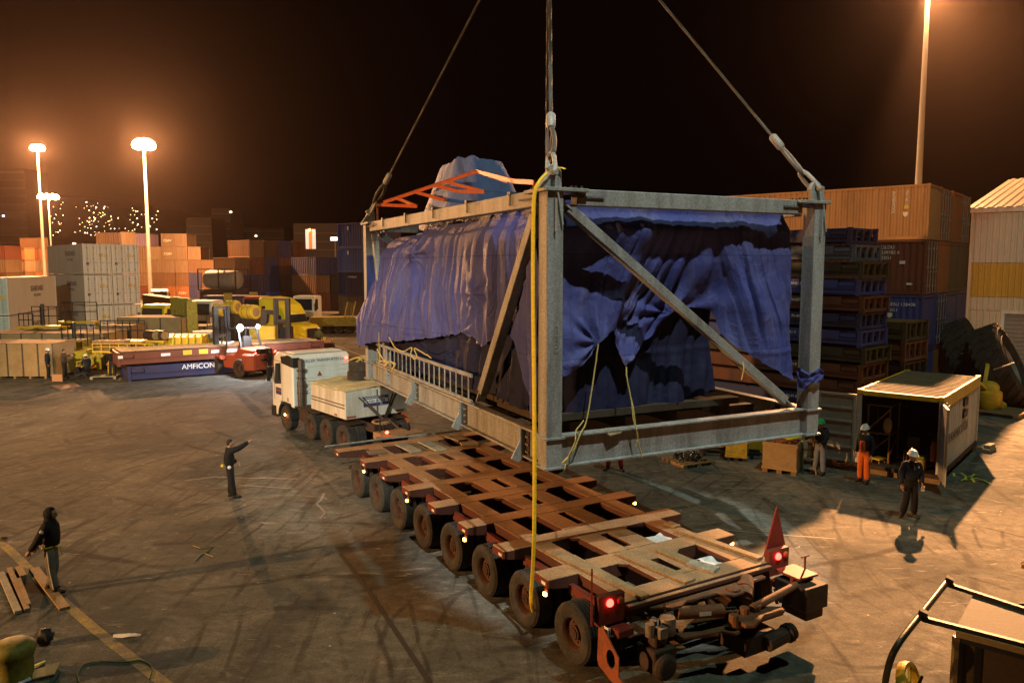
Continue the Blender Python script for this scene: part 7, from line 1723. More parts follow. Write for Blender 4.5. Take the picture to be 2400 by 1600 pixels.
tpz = V((0,0,-0.025)); qq = [f2 + d2_*0.30 + tpz, f2 + d2_*1.5 + tpz, f1 + d1_*1.5 + tpz, f1 + d1_*0.28 + tpz]
obj('roof_plate', MB().prism([p - V((0,0,0.02)) for p in qq], (0,0,0.02)), mat('dusty olive plate', (0.055,0.050,0.030), 0.75, 0, (0.03,0.028,0.018), 0.6, 3), MC, world=True)
M_cream = mat('cream enamel', (0.34,0.24,0.10), 0.5, 0, (0.35,0.25,0.12), 0.5, 5)
s0 = f2 + d2_*0.29 + V((0,-0.05,-0.055)); s1 = f2 + d2_*1.5 + V((0,-0.05,-0.055)); dn = V((0,0,-1.9)); dd = (s1-s0)
fm = MB(); fm.bar(s0, s1, 0.05, 0.07); fm.bar(s0 + V((0,0,-0.035)), s0 + dn, 0.06, 0.06, (0,1,0)); fm.bar(s0 + dn, s1 + dn, 0.05, 0.07); obj('front_frame', fm, M_cream, MC, world=True)
sd2 = dd.normalized(); gk = MB(); gk.bar(s0 + sd2*0.06 + V((0,0.03,-0.075)), s1 + V((0,0.03,-0.075)), 0.03, 0.06); gk.bar(s0 + sd2*0.07 + V((0,0.03,-0.11)), s0 + sd2*0.07 + V((0,0.03,-1.85)), 0.06, 0.03, (0,1,0)); gk.bar(s0 + sd2*0.27 + V((0,0.06,-0.11)), s0 + sd2*0.27 + V((0,0.06,-1.85)), 0.07, 0.03, (0,1,0)); obj('rubber_seal', gk, M_blk, MC, world=True)
bk = MB(); bk.obox(s0 + sd2*0.04 + V((0,0.10,-0.05)), dd, V((0,0.02,0)), (0,0,-1.8)); obj('inner_panel', bk, mat('brown inner panel', (0.07,0.045,0.025), 0.6), MC, world=True)
wc_ = G(2132, 1610, 1.55); 
WHL = thing('hand_wheel', 'yellow spoked wheel beside the bent tube handle at the bottom right', 'wheel', wc_)
axw = V((0.80,-0.72,0.35)); obj('rim', MB().lathe([(0.24,-0.04),(0.29,-0.05),(0.30,0.0),(0.29,0.05),(0.24,0.04),(0.24,-0.04)], axis=axw, n=28), M_yel, WHL, True)
xw = axw.normalized().orthogonal().normalized(); yw = axw.normalized().cross(xw); sp2 = MB()
for k in range(5):
    a = 2*math.pi*k/5; sp2.bar(V((0,0,0)), (xw*math.cos(a)+yw*math.sin(a))*0.25, 0.05, 0.03, axw)
obj('spokes', sp2, M_yel, WHL); obj('hub', MB().cyl(-axw*0.06, axw*0.06, 0.05, 12), M_blk, WHL)
obj('fork', MB().tube([axw*0.08, axw*0.12 + V((0,0,0.15)), V((-0.05,-0.05,-0.25)), V((-0.1,-0.05,-1.5))], 0.018, 6), M_tubed, WHL, True)
# ================================================================ people
M_boot = mat('dark boot leather', (0.022,0.018,0.015), 0.6); M_hair = mat('dark hair', (0.012,0.009,0.008), 0.7)
def skinned(nodes, edges, root):
    names = list(nodes); me = bpy.data.meshes.new('sk'); me.from_pydata([tuple(nodes[k][0]) for k in names], [(names.index(a), names.index(b)) for a, b in edges], [])
    o = bpy.data.objects.new('sk', me); COL.objects.link(o); o.modifiers.new('s', 'SKIN'); sm = o.modifiers.new('u', 'SUBSURF'); sm.levels = 1; sm.render_levels = 1
    for i, k in enumerate(names):
        r = nodes[k][1]; d = me.skin_vertices[0].data[i]; d.radius = r if isinstance(r, tuple) else (r, r); d.use_root = (k == root)
    bpy.context.view_layer.update()
    m2 = bpy.data.meshes.new_from_object(o.evaluated_get(bpy.context.evaluated_depsgraph_get())); bpy.data.objects.remove(o)
    for p in m2.polygons: p.use_smooth = True
    m2.materials.clear(); return m2
def limb(mb, pts, rs, n=8):
    """tapered tube with extra rings so it bends softly"""
    q, rr = [], []
    for k in range(len(pts)-1):
        for i in range(4):
            f = i/4; q.append(V(pts[k]).lerp(V(pts[k+1]), f)); rr.append(rs[k]+(rs[k+1]-rs[k])*f)
    q.append(V(pts[-1])); rr.append(rs[-1])
    mb.tube(q, rr, n)
def hand(mb, wrist, d, palm_n, curl=0.5, side=1):
    """palm, four fingers of unequal length and a thumb that leaves the side of the palm"""
    d = V(d).normalized(); n = V(palm_n); n = (n - d*n.dot(d)).normalized(); s = d.cross(n).normalized()*side
    mb.tube([wrist, V(wrist)+d*0.03, V(wrist)+d*0.085, V(wrist)+d*0.10], [0.026,0.036,0.042,0.036], 8, sy=0.55)
    for k, (off, ln) in enumerate(((-0.030,0.070),(-0.010,0.080),(0.010,0.075),(0.029,0.058))):
        b = V(wrist) + d*0.09 + s*off; d2 = (d + n*curl*0.6).normalized(); d3 = (d + n*curl*1.8).normalized()
        mb.tube([b, b+d2*ln*0.5, b+d2*ln*0.5+d3*ln*0.5], [0.0105,0.0095,0.0075], 6)
    b = V(wrist) + d*0.035 - s*0.034; t1 = (d*0.6 - s*0.7 + n*0.3).normalized(); t2 = (d*0.9 - s*0.2 + n*0.4).normalized()
    mb.tube([b, b+t1*0.035, b+t1*0.035+t2*0.03], [0.013,0.011,0.008], 6)
def person(label, loc, rz, H=1.74, jacket=None, trousers=None, pose=None, helmet=None, hood=None, hair=True, extras=None, turn=0.0, vest=None, legs_only=False, group='workers standing in the yard', skin=None, collar=None):
    s = H/1.74; t = thing('person', label, 'person', loc, rz, group)
    J = dict(pelvis=(0,0,0.93), waist=(0,0.0,1.08), chest=(0,0.01,1.30), neck=(0,0.0,1.47), head=(0,0.035,1.615),
             shL=(-0.185,0,1.41), elL=(-0.25,-0.03,1.13), wrL=(-0.26,0.05,0.88), shR=(0.185,0,1.41), elR=(0.25,-0.03,1.13), wrR=(0.26,0.05,0.88),
             hiL=(-0.09,0,0.90), knL=(-0.11,0.03,0.50), anL=(-0.125,0.0,0.09), hiR=(0.09,0,0.90), knR=(0.11,0.03,0.50), anR=(0.125,0.0,0.09), toL=(-0.15,0.17,0.035), toR=(0.15,0.17,0.035))
    if pose: J.update(pose)
    J = {k: V(v)*s for k, v in J.items()}
    sk = skin or M_skin
    def nd(**kw): return {k: (J[k], v if isinstance(v, tuple) else v) for k, v in kw.items()}
    E = [('pelvis','waist'),('waist','chest'),('chest','neck'),('chest','shL'),('shL','elL'),('elL','wrL'),('chest','shR'),('shR','elR'),('elR','wrR'),('pelvis','hiL'),('hiL','knL'),('knL','anL'),('pelvis','hiR'),('hiR','knR'),('knR','anR')]
    body = skinned(nd(pelvis=0.12, waist=0.11, chest=0.12, neck=0.055, shL=0.055, elL=0.042, wrL=0.028, shR=0.055, elR=0.042, wrR=0.028, hiL=0.08, knL=0.055, anL=0.038, hiR=0.08, knR=0.055, anR=0.038), E, 'pelvis')
    # head and hands belong to the same body mesh
    mb = MB(); R = Matrix.Translation(J['head']) @ Matrix.Rotation(turn, 4, 'Z')
    def face(u, p):
        q = V(p)
        if u.y > 0.2 and u.z < 0.1: q.x *= 0.92 - 0.16*max(0, -u.z)
        if u.z < -0.3: q.y *= 0.86
        if u.y > 0.80 and abs(u.x) < 0.30 and -0.45 < u.z < 0.05: q.y += 0.022
        return q
    hm = MB().ball((0,0,0), (0.078*s,0.098*s,0.118*s), 18, 14, face)
    hm.tube([(0,0.094*s,0.012*s),(0,0.112*s,-0.022*s),(0,0.094*s,-0.034*s)], [0.009*s,0.015*s,0.011*s], 6)
    for q in (-1, 1): hm.ball((q*0.078*s,-0.005*s,-0.008*s), (0.012*s,0.022*s,0.032*s), 8, 5)
    hm.tf(R); mb.add(hm.v, hm.f); mb.tube([J['neck']-V((0,0,0.05*s)), J['neck'], J['head']-V((0,0.01,0.05*s))], [0.06*s,0.056*s,0.055*s], 10)
    for q, w in (('L', 1), ('R', -1)):
        d = J['wr'+q] - J['el'+q]; hand(mb, J['wr'+q], d, V((w,0.2,0)) if abs(d.normalized().z) > 0.6 else V((0,0,-1)), 0.5, w)
    import bmesh
    bm = bmesh.new(); bm.from_mesh(body); tmp = mb.mesh('x', True); bm.from_mesh(tmp); bm.to_mesh(body); bm.free(); body.materials.append(sk); 
    for p in body.polygons: p.use_smooth = True
    obj('body', body, None, t)
    fe = MB()
    for q in (-1, 1): fe.ball((q*0.031*s,0.088*s,0.012*s), (0.013*s,0.010*s,0.007*s), 8, 5); fe.bar((q*0.018*s,0.094*s,0.03*s),(q*0.05*s,0.084*s,0.03*s),0.006*s,0.007*s)
    fe.bar((-0.024*s,0.090*s,-0.056*s),(0.024*s,0.090*s,-0.056*s),0.008*s,0.008*s); fe.tf(R); obj('eyes_and_mouth', fe, M_hair, t)
    if hair and not hood:
        hr = MB().ball((0,-0.012*s,0.022*s), (0.083*s,0.098*s,0.108*s), 16, 10, lambda u, p: p if (u.z > 0.1 or u.y < 0.05) else V((p.x*0.8, min(p.y, 0.03*s), p.z))); hr.tf(R); obj('hair', hr, M_hair, t, True)
    # clothing
    Et = [e for e in E if e[0] in ('pelvis','hiL','knL','hiR','knR') and e[1] in ('hiL','knL','anL','hiR','knR','anR')] + [('pelvis','waist')]
    tr = skinned(nd(pelvis=(0.175,0.14), waist=(0.16,0.13), hiL=0.112, knL=0.095, anL=0.090, hiR=0.112, knR=0.095, anR=0.090), Et, 'pelvis'); tr.materials.append(trousers); obj('trousers', tr, None, t)
    if jacket and not legs_only:
        J['hem'] = J['pelvis']*0.86 + J['waist']*0.14
        Ej = [('hem','waist'),('waist','chest'),('chest','neck'),('chest','shL'),('shL','elL'),('elL','wrL'),('chest','shR'),('shR','elR'),('elR','wrR')]
        jk = skinned(nd(hem=(0.215,0.175), waist=(0.205,0.17), chest=(0.215,0.17), neck=(0.09,0.085), shL=0.098, elL=0.080, wrL=0.056, shR=0.098, elR=0.080, wrR=0.056), Ej, 'chest'); jk.materials.append(jacket)
        for v in jk.vertices:
            nse = noise.noise(v.co*9.0)*0.012 + noise.noise(v.co*22.0)*0.004; v.co += V(v.normal)*nse
        obj('jacket', jk, None, t)
        if collar: 
            obj('collar', MB().tube([J['neck'] + V((0.085*math.cos(a), 0.08*math.sin(a), 0.02)) for a in [2*math.pi*k/14 for k in range(14)]], 0.026, 6, closed=True), collar, t, True)
    for q in ('L', 'R'):
        a, b = J['an'+q], J['to'+q]; d = (b-a); d.z = 0; d.normalize(); mbb = MB()
        mbb.tube([a + V((0,0,0.07)), a + V((0,0,0.0)), V((a.x,a.y,a.z-0.05))], [0.058,0.062,0.055], 10)
        z = a.z - 0.085; bo = V((a.x, a.y, z))
        mbb.tube([bo - d*0.07 + V((0,0,0.045)), bo - d*0.03 + V((0,0,0.055)), bo + d*0.08 + V((0,0,0.05)), bo + d*0.16 + V((0,0,0.04)), bo + d*0.20 + V((0,0,0.032))], [0.035,0.047,0.048,0.044,0.022], 10)
        obj('boot', mbb, M_boot, t, True)
    if helmet:
        hl2 = MB().lathe([(0,0.135*s),(0.05*s,0.128*s),(0.088*s,0.10*s),(0.112*s,0.05*s),(0.118*s,0.008*s),(0.128*s,0.004*s),(0.126*s,-0.004*s),(0.10*s,0.0)], n=22)
        hl2.v = [V((p.x, p.y*1.14 + (0.035*s if (p.y > 0.08*s and p.z < 0.01*s) else 0), p.z)) for p in hl2.v]
        hl2.box(-0.012*s,-0.09*s,0.11*s,0.012*s,0.09*s,0.135*s)
        hl2.tf(R @ Matrix.Translation((0,0,0.042*s)) @ Matrix.Rotation(-0.12, 4, 'X')); obj('hard_hat', hl2, helmet, t, True)
    if hood:
        hd2 = MB().ball((0,-0.018*s,0.005*s), (0.115*s,0.132*s,0.145*s), 16, 12, lambda u, p: p if not (u.y > 0.55 and u.z < 0.55) else V((p.x*0.92, p.y*0.55, p.z))); hd2.tf(R)
        hd2.tube([J['neck'] + V((0,0,-0.04*s)), J['neck'] + V((0,0,0.05*s)), J['head'] - V((0,0.03*s,0.06*s))], [0.13*s,0.105*s,0.10*s], 12); obj('hood', hd2, hood, t, True)
    if vest:
        vn = {k: (J[k], r) for k, r in (('waist',(0.195,0.155)),('chest',(0.21,0.16)))}; vn['low'] = (J['pelvis']*0.4+J['waist']*0.6, (0.195,0.155)); vn['top'] = (J['chest']*0.45+J['neck']*0.55, (0.15,0.12))
        vv = skinned(vn, [('low','waist'),('waist','chest'),('chest','top')], 'chest'); vv.materials.append(vest); obj('vest', vv, None, t)
    if extras: extras(t, J, s)
    return t
def cloth(name, c, d=None): return mat(name, c, 0.85, 0, d, 0.5, 7, fine=0.1, bump=0.3, spec=0.2)
C_black = cloth('black jacket cloth', (0.012,0.011,0.012)); C_dkblue = cloth('dark navy jacket cloth', (0.014,0.018,0.032)); C_dkgrey = cloth('charcoal jacket cloth', (0.025,0.026,0.032)); C_jean = cloth('washed blue jeans', (0.16,0.19,0.26), (0.08,0.10,0.15)); C_grey = cloth('grey patterned trousers', (0.16,0.14,0.11), (0.04,0.035,0.03))
C_orange = cloth('orange overall cloth', (0.55,0.12,0.02)); C_dkt = cloth('dark work trousers', (0.014,0.013,0.014)); C_green = cloth('dull green jacket cloth', (0.10,0.12,0.05)); C_red = cloth('red overall cloth', (0.36,0.04,0.02)); C_brown = cloth('brown work jacket cloth', (0.06,0.05,0.035))
H_white = mat('white hard hat shell', (0.75,0.74,0.70), 0.35, fine=0.02, bump=0); H_green = mat('green hard hat shell', (0.03,0.42,0.13), 0.35, fine=0.02, bump=0); H_orange = mat('orange hard hat shell', (0.80,0.16,0.04), 0.35, fine=0.02, bump=0)
def ex1(t, J, s):
    obj('waist_strap', MB().tube([J['pelvis'] + V((0.175*math.cos(a), 0.135*math.sin(a), 0.035 + 0.02*math.sin(a))) for a in [2*math.pi*k/18 for k in range(18)]] , 0.014, 6, closed=True).tube([J['pelvis'] + V((0.1,0.13,0.04)), J['pelvis'] + V((0.1,0.22,0.02)), J['pelvis'] + V((0.1,0.24,-0.12))], 0.012, 6), M_strap, t, True)
    obj('sleeve_badge', MB().ball(J['shR'].lerp(J['elR'], 0.35) + V((0.07,0,0)), (0.015,0.04,0.05), 8, 5), M_whited, t)
    st = MB(); st.tube([J['hiR'] + V((0.098,0,0)), J['knR'] + V((0.083,0,0)), J['anR'] + V((0.08,0,0.03))], 0.012, 5); obj('trouser_stripe', st, M_whited, t)
person('man in a black hooded jacket and grey patterned trousers standing on a plank', G(124,1386), -1.35, 1.76, C_black, C_grey,
       dict(elR=(0.25,-0.13,1.16), wrR=(0.21,-0.30,0.93), elL=(-0.25,-0.12,1.16), wrL=(-0.15,-0.27,0.93), chest=(0,0.05,1.30), waist=(0,0.05,1.08), neck=(0,0.02,1.46), head=(0,0.055,1.60), anL=(-0.11,-0.10,0.09), toL=(-0.13,0.08,0.035), anR=(0.11,0.08,0.09), toR=(0.13,0.26,0.035)), hood=C_black, extras=ex1)
def ex2(t, J, s):
    obj('belt_pouch', MB().ball(J['pelvis'] + V((0.17,-0.02,0.02)), (0.03,0.05,0.05), 8, 6), M_white, t); obj('yellow_glove', MB().ball(J['pelvis'] + V((0.02,-0.19,0.05)), (0.05,0.05,0.05), 8, 6), M_strap, t)
person('bareheaded man in dark clothes alone in the yard, signalling with a raised arm', G(541,1167), -1.15, 1.72, C_black, C_dkt,
       dict(elR=(0.22,0.27,1.50), wrR=(0.16,0.52,1.63), elL=(-0.22,0.05,1.12), wrL=(-0.12,0.2,1.0), anR=(0.09,0.09,0.09), toR=(0.11,0.27,0.035), head=(0,0.04,1.61)), extras=ex2)
def ex3(t, J, s):
    obj('paper_in_hand', MB().box(-0.04,-0.01,-0.06,0.04,0.01,0.06).tf(Matrix.Translation(J['wrL'] + V((-0.0,0.05,-0.12)))), M_paper, t); obj('chest_badge', MB().ball(J['chest'] + V((-0.11,0.145,0.06)), (0.03,0.012,0.03), 8, 5), M_whited, t); obj('zip', MB().bar(J['neck'] + V((0,0.085,-0.02)), J['chest'] + V((0,0.16,0.0)), 0.012, 0.012), M_rod, t)
person('man in a white hard hat and dark coat with a long shadow before him', G(2130,1212), math.pi+0.05, 1.78, C_dkblue, C_dkt, dict(wrL=(-0.22,0.14,0.92), elL=(-0.27,0.0,1.13), anR=(0.15,-0.05,0.09), toR=(0.26,0.06,0.035)), helmet=H_white, extras=ex3, turn=0.0)
def ex4(t, J, s):
    obj('overall_bib', skinned({'a': (J['pelvis']+V((0,0.03,0.0)), (0.165,0.13)), 'b': (J['waist']+V((0,0.04,0)), (0.15,0.13)), 'c': (J['chest']+V((0,0.055,0.03)), (0.12,0.125))}, [('a','b'),('b','c')], 'b'), C_orange, t)
person('man in an orange overall, open dark jacket and white hard hat by the store door', G(2024,1130), 2.05, 1.76, C_dkblue, C_orange, dict(anL=(-0.16,0.05,0.09), toL=(-0.22,0.22,0.035)), helmet=H_white, extras=ex4, collar=mat('pale hood lining', (0.5,0.45,0.36), 0.8), turn=0.1)
person('man in a green hard hat, dark jumper and jeans beside the bins', G(1921,1112), 2.2, 1.76, C_dkgrey, C_jean, dict(elL=(-0.26,0.10,1.18), wrL=(-0.16,0.27,1.05), elR=(0.30,0.14,1.22), wrR=(0.30,0.42,1.14), anR=(0.16,0.03,0.09), toR=(0.2,0.2,0.035)), helmet=H_green)
person('crouching man in an orange hard hat and vest behind the white ballast truck', G(950,1036), 1.25, 1.74, C_dkgrey, C_dkt, dict(pelvis=(0,-0.10,0.50), waist=(0,-0.04,0.64), chest=(0,0.10,0.84), neck=(0,0.18,1.0), head=(0,0.25,1.12), shL=(-0.18,0.15,0.93), shR=(0.18,0.15,0.93), elL=(-0.22,0.32,0.74), wrL=(-0.15,0.5,0.62), elR=(0.22,0.32,0.74), wrR=(0.15,0.5,0.62), hiL=(-0.1,-0.08,0.48), hiR=(0.1,-0.08,0.48), knL=(-0.16,0.30,0.52), anL=(-0.14,0.08,0.09), knR=(0.16,0.30,0.50), anR=(0.14,0.05,0.09), toL=(-0.15,0.25,0.035), toR=(0.15,0.22,0.035)), helmet=H_orange, vest=cloth('orange vest', (0.62,0.16,0.04)))
person('man in red trousers seen only below the front bottom beam', G(1440,1102), 2.9, 1.76, C_red, C_red, dict(anL=(-0.22,0.02,0.09), knL=(-0.16,0.03,0.5), anR=(0.22,0.02,0.09), knR=(0.16,0.03,0.5), toL=(-0.3,0.15,0.035), toR=(0.3,0.15,0.035)), helmet=H_white)
person('distant man in a white hard hat and green jacket standing beyond the yellow tractor', G(748,820), 0.3, 1.76, C_green, C_dkt, helmet=H_white, turn=-0.5)
gl = 'workers grouped by the big crate'
person('man in a white hard hat and dark jacket at the corner of the big crate', G(114,888), -1.2, 1.78, C_dkblue, C_dkt, helmet=H_white, group=gl)
person('bareheaded man in a brown jacket pointing right beside the yellow machine frame', G(152,887), -1.4, 1.74, C_brown, C_dkt, dict(elR=(0.24,0.22,1.35), wrR=(0.2,0.48,1.38)), group=gl)
sit = dict(pelvis=(0,-0.05,0.22), waist=(0,-0.04,0.38), chest=(0,0.05,0.58), neck=(0,0.09,0.75), head=(0,0.14,0.88), shL=(-0.18,0.06,0.69), shR=(0.18,0.06,0.69), elL=(-0.24,0.15,0.45), wrL=(-0.15,0.34,0.38), elR=(0.24,0.15,0.45), wrR=(0.15,0.34,0.38), hiL=(-0.1,-0.03,0.2), hiR=(0.1,-0.03,0.2), knL=(-0.2,0.35,0.42), anL=(-0.18,0.55,0.10), knR=(0.2,0.35,0.42), anR=(0.18,0.55,0.10), toL=(-0.2,0.72,0.035), toR=(0.2,0.72,0.035))
person('seated man in dark clothes reaching over the low pallet', G(182,889), -1.3, 1.74, C_black, C_dkgrey, sit, group=gl)
p = G(206,887); p.z = 0.16
person('crouching man in a white hard hat holding paper by the low pallet', p, 0.9, 1.74, C_dkblue, C_dkt, dict(pelvis=(0,-0.10,0.45), waist=(0,-0.06,0.6), chest=(0,0.04,0.82), neck=(0,0.09,0.99), head=(0,0.15,1.12), shL=(-0.18,0.06,0.92), shR=(0.18,0.06,0.92), elL=(-0.24,0.2,0.7), wrL=(-0.1,0.4,0.62), elR=(0.24,0.2,0.7), wrR=(0.1,0.4,0.62), hiL=(-0.1,-0.08,0.43), hiR=(0.1,-0.08,0.43), knL=(-0.16,0.30,0.48), anL=(-0.14,0.08,0.09), knR=(0.16,0.30,0.46), anR=(0.14,0.05,0.09), toL=(-0.15,0.25,0.035), toR=(0.15,0.22,0.035)), helmet=H_white, group=gl,
       extras=lambda t, J, s: obj('paper', MB().box(-0.12,0.42,0.64,0.12,0.6,0.65), M_paper, t))
person('man in dark clothes standing at the near end of the blue flat rack', G(264,886), 0.4, 1.74, C_black, C_dkgrey, group=gl)
person('man in dark clothes standing beside the rear wheel of the red forklift', G(634,882), 1.5, 1.7, C_black, C_dkgrey, group='workers standing in the yard')
person('man in red overalls cut off by the right edge of the picture', G(2420,1432), 1.4, 1.76, C_red, C_dkt, group='workers standing in the yard', helmet=H_white)
# sleeping dog
c = G(1968,1088); t = thing('dog', 'tan dog curled up asleep on the ground between the two workers', 'dog', c, 0.3)
M_fur = mat('tan dog fur', (0.36,0.26,0.12), 0.9, 0, (0.24,0.17,0.09), 0.6, 8, bump=0.4); 
crv = [(-0.30,-0.10,0.11),(-0.34,0.05,0.14),(-0.22,0.18,0.16),(-0.02,0.22,0.165),(0.16,0.15,0.15),(0.26,0.02,0.13),(0.22,-0.10,0.12)]
def fat(u, p): return p
q, rr2 = [], []
R0 = [0.085,0.135,0.15,0.145,0.14,0.105,0.085]
for k in range(len(crv)-1):
    for i in range(4): f = i/4; q.append(V(crv[k]).lerp(V(crv[k+1]), f)); rr2.append(R0[k]+(R0[k+1]-R0[k])*f)
q.append(V(crv[-1])); rr2.append(R0[-1]*0.9)
mb = MB(); mb.tube(q, rr2, 12)
mb.ball((0.14,-0.16,0.12), (0.10,0.085,0.075), 12, 8); mb.tube([(0.10,-0.18,0.11),(0.02,-0.21,0.08),(-0.05,-0.22,0.06)], [0.06,0.05,0.032], 8)
mb.tube([(-0.28,-0.02,0.09),(-0.15,-0.16,0.06),(0.05,-0.12,0.05)], [0.06,0.045,0.03], 8); mb.tube([(0.24,0.0,0.07),(0.12,-0.26,0.04),(-0.04,-0.30,0.03)], [0.05,0.038,0.028], 8)
mb.tube([(-0.34,-0.02,0.06),(-0.36,-0.16,0.04),(-0.24,-0.28,0.03),(-0.08,-0.29,0.03)], [0.04,0.03,0.024,0.015], 8)
obj('body', mb, M_fur, t, True)
obj('ear', MB().ball((0.20,-0.11,0.16), (0.03,0.05,0.04), 8, 6), M_fur, t, True); obj('ear', MB().ball((0.09,-0.10,0.185), (0.035,0.045,0.025), 8, 6), M_fur, t, True); obj('nose', MB().ball((-0.055,-0.225,0.065), 0.018, 8, 6), M_blk, t)
# ================================================================ foreground left
def lplank(label, a, b, w, th, m=M_plank, lift=0.0):
    a, b = G(*a), G(*b); z = V((0,0,th/2+0.004+lift))
    return tag(obj('plank', MB().bar(a+z, b+z, w, th), m, None, bevel=0.004), label, 'plank', 'planks on the ground at the left')
lplank('wide pale plank the hooded man stands on', (80,1334), (152,1428), 0.19, 0.045)
lplank('leftmost long plank of the pile beside the hooded man', (2,1346), (43,1438), 0.125, 0.06, M_plankg)
lplank('middle long plank of the pile, touching the leftmost one', (22,1336), (64,1434), 0.095, 0.07, M_plank)
lplank('narrow brown plank at the right side of the pile', (44,1362), (68,1424), 0.075, 0.08, M_plank)
lplank('short thick offcut lying above the pile of planks', (43,1334), (56,1356), 0.12, 0.08, M_plank)
sh_ = G(10,1262); tag(obj('old_glove', MB().ball(sh_ + V((0,0,0.03)), (0.10,0.06,0.03), 10, 6, lambda u, p: p*(1+0.3*N1(u.x*2,u.y*2,u.z))), M_under, None, True), 'dark crumpled glove on the yellow line at the left edge', 'glove')
c = G(298,1492); rows = []
for i in range(9):
    rows.append([c + V((-0.24+0.48*i/8 + 0.02*N1(i,j), (-0.07+0.14*j/4)*math.sin(math.pi*(0.15+0.8*i/8)) + 0.03*i/8, 0.015 + 0.035*abs(N1(i*0.9, j*0.9, 3))+0.03*math.sin(math.pi*j/4))) for j in range(5)])
tag(obj('white_rag', MB().grid(rows), M_paper, None, True), 'crumpled white rag lying across the yellow line', 'rag')
# mooring bollard with bag, box and bottle
bp = G(36,1600); t = thing('mooring_bollard', 'worn yellow green mooring bollard in the lower left corner', 'bollard', bp)
M_boll = mat('worn bollard paint', (0.20,0.165,0.02), 0.6, 0, (0.05,0.05,0.02), 0.85, 6)
obj('post', MB().lathe([(0.0,0.0),(0.30,0.0),(0.29,0.06),(0.27,0.12),(0.27,0.42),(0.30,0.48),(0.32,0.55),(0.31,0.62),(0.25,0.68),(0.12,0.705),(0.0,0.71)], n=28), M_boll, t, True)
obj('horn', MB().tube([(-0.2,0,0.52),(-0.42,0.02,0.54),(-0.46,0.02,0.54)], [0.11,0.10,0.05], 12), M_boll, t, True)
ed = thing('quay_ledge', 'dirty dark green ledge at the lower left carrying a bottle and cardboard', 'ledge', G(60,1574))
obj('slab', MB().prism([(-1.6,0.12,0),(0.35,0.12,0),(0.62,-0.05,0),(0.72,-0.5,0),(0.72,-1.3,0),(-1.6,-1.3,0)], (0,0,0.10)), mat('oily green ledge', (0.055,0.075,0.05), 0.6, 0, (0.02,0.025,0.02), 0.7, 5), ed, bevel=0.04)
rows = []; c = G(104,1510)
bg = MB().ball(c + V((0,0,0.14)), (0.16,0.12,0.15), 14, 10, lambda u, p: p*(1+0.35*N1(u.x*2.2,u.y*2.2,u.z*2.2)))
tag(obj('black_bag', bg, M_blk, None, True), 'crumpled black bag leaning against the yellow mooring bollard', 'bag')
ca_ = G(78,1572,0.13); cb_2 = G(142,1552,0.13); cc_ = G(128,1580,0.13); cd_ = G(76,1592,0.13)
tag(obj('cardboard_piece', MB().prism([ca_, cb_2, cc_, cd_], (0,0,0.02)), mat('torn cardboard', (0.42,0.29,0.13), 0.85), None), 'torn tan cardboard piece on the dark ledge', 'cardboard')
tag(obj('white_card', MB().prism([G(40,1592,0.12), G(68,1581,0.12), G(75,1592,0.12), G(44,1604,0.12)], (0,0,0.012)), mat('pale lilac card', (0.5,0.5,0.58), 0.7), None), 'small pale card lying below the cardboard', 'card')
b0, b1x = G(-14,1586,0.14), G(40,1576,0.14); dd = (b1x-b0).normalized()
bt_ = thing('soda_bottle', 'lying plastic bottle with a yellow and red label at the lower left corner', 'bottle', b0)
obj('bottle_wall', MB().tube([b0, b0+dd*0.03, (b1x-dd*0.10), b1x-dd*0.04, b1x], [0.04,0.05,0.05,0.03,0.018], 12), mat('clear dirty plastic', (0.35,0.37,0.33), 0.25), bt_, True, world=True)
obj('label_band', MB().tube([b0+dd*0.05, b1x-dd*0.14], 0.052, 12), M_strap, bt_, True, world=True); obj('label_red', MB().tube([b0+dd*0.11, b0+dd*0.19], 0.0535, 12), M_redp, bt_, True, world=True)
tag(obj('lime_tape', MB().bar(G(40,1578,0.12), G(106,1548,0.12), 0.05, 0.012), mat('lime tape', (0.5,0.55,0.04), 0.6), None), 'strip of lime yellow tape lying behind the cardboard', 'tape')
hq = [G(x, y, 0.012) for x, y in ((350,1590),(358,1560),(330,1545),(290,1552),(230,1548),(195,1555),(180,1580),(186,1600))]
q = []
for k in range(len(hq)-1):
    for i in range(5): q.append(hq[k].lerp(hq[k+1], i/5))
for _ in range(3): q = [q[0]] + [(q[i-1]+q[i]*2+q[i+1])/4 for i in range(1, len(q)-1)] + [q[-1]]
tag(obj('looped_cord', MB().tube(q, 0.010, 6), mat('green cord', (0.08,0.12,0.03), 0.8), None, True), 'thin green cord looped on the ground near the yellow line', 'cord')
for k, (pts, lab) in enumerate((([(452,1278),(470,1284),(498,1280),(480,1296),(500,1304)], 'thin tan cord curled on the ground below the signalling man'), ([(2000-1545,1315),(470,1300),(490,1290)], 'short tan cord end on the ground below the signalling man'))):
    tag(obj('loose_cord', MB().tube([G(x, y, 0.01) for x, y in pts], 0.009, 5), M_rope, None, True), lab, 'cord')
tag(obj('cardboard_scrap', MB().prism([G(120,903), G(175,897), G(190,905), G(140,912)], (0,0,0.01)), mat('flattened cardboard', (0.34,0.2,0.12), 0.85), None), 'flattened cardboard on the ground in front of the worker group', 'cardboard')
tag(obj('cardboard_scrap', MB().box(0,0,0.01,0.6,0.05,0.42).tf(Matrix.Translation(G(122,894))), mat('brown carton', (0.36,0.20,0.11), 0.85), None), 'brown carton panel standing by the legs of the crate worker', 'cardboard')

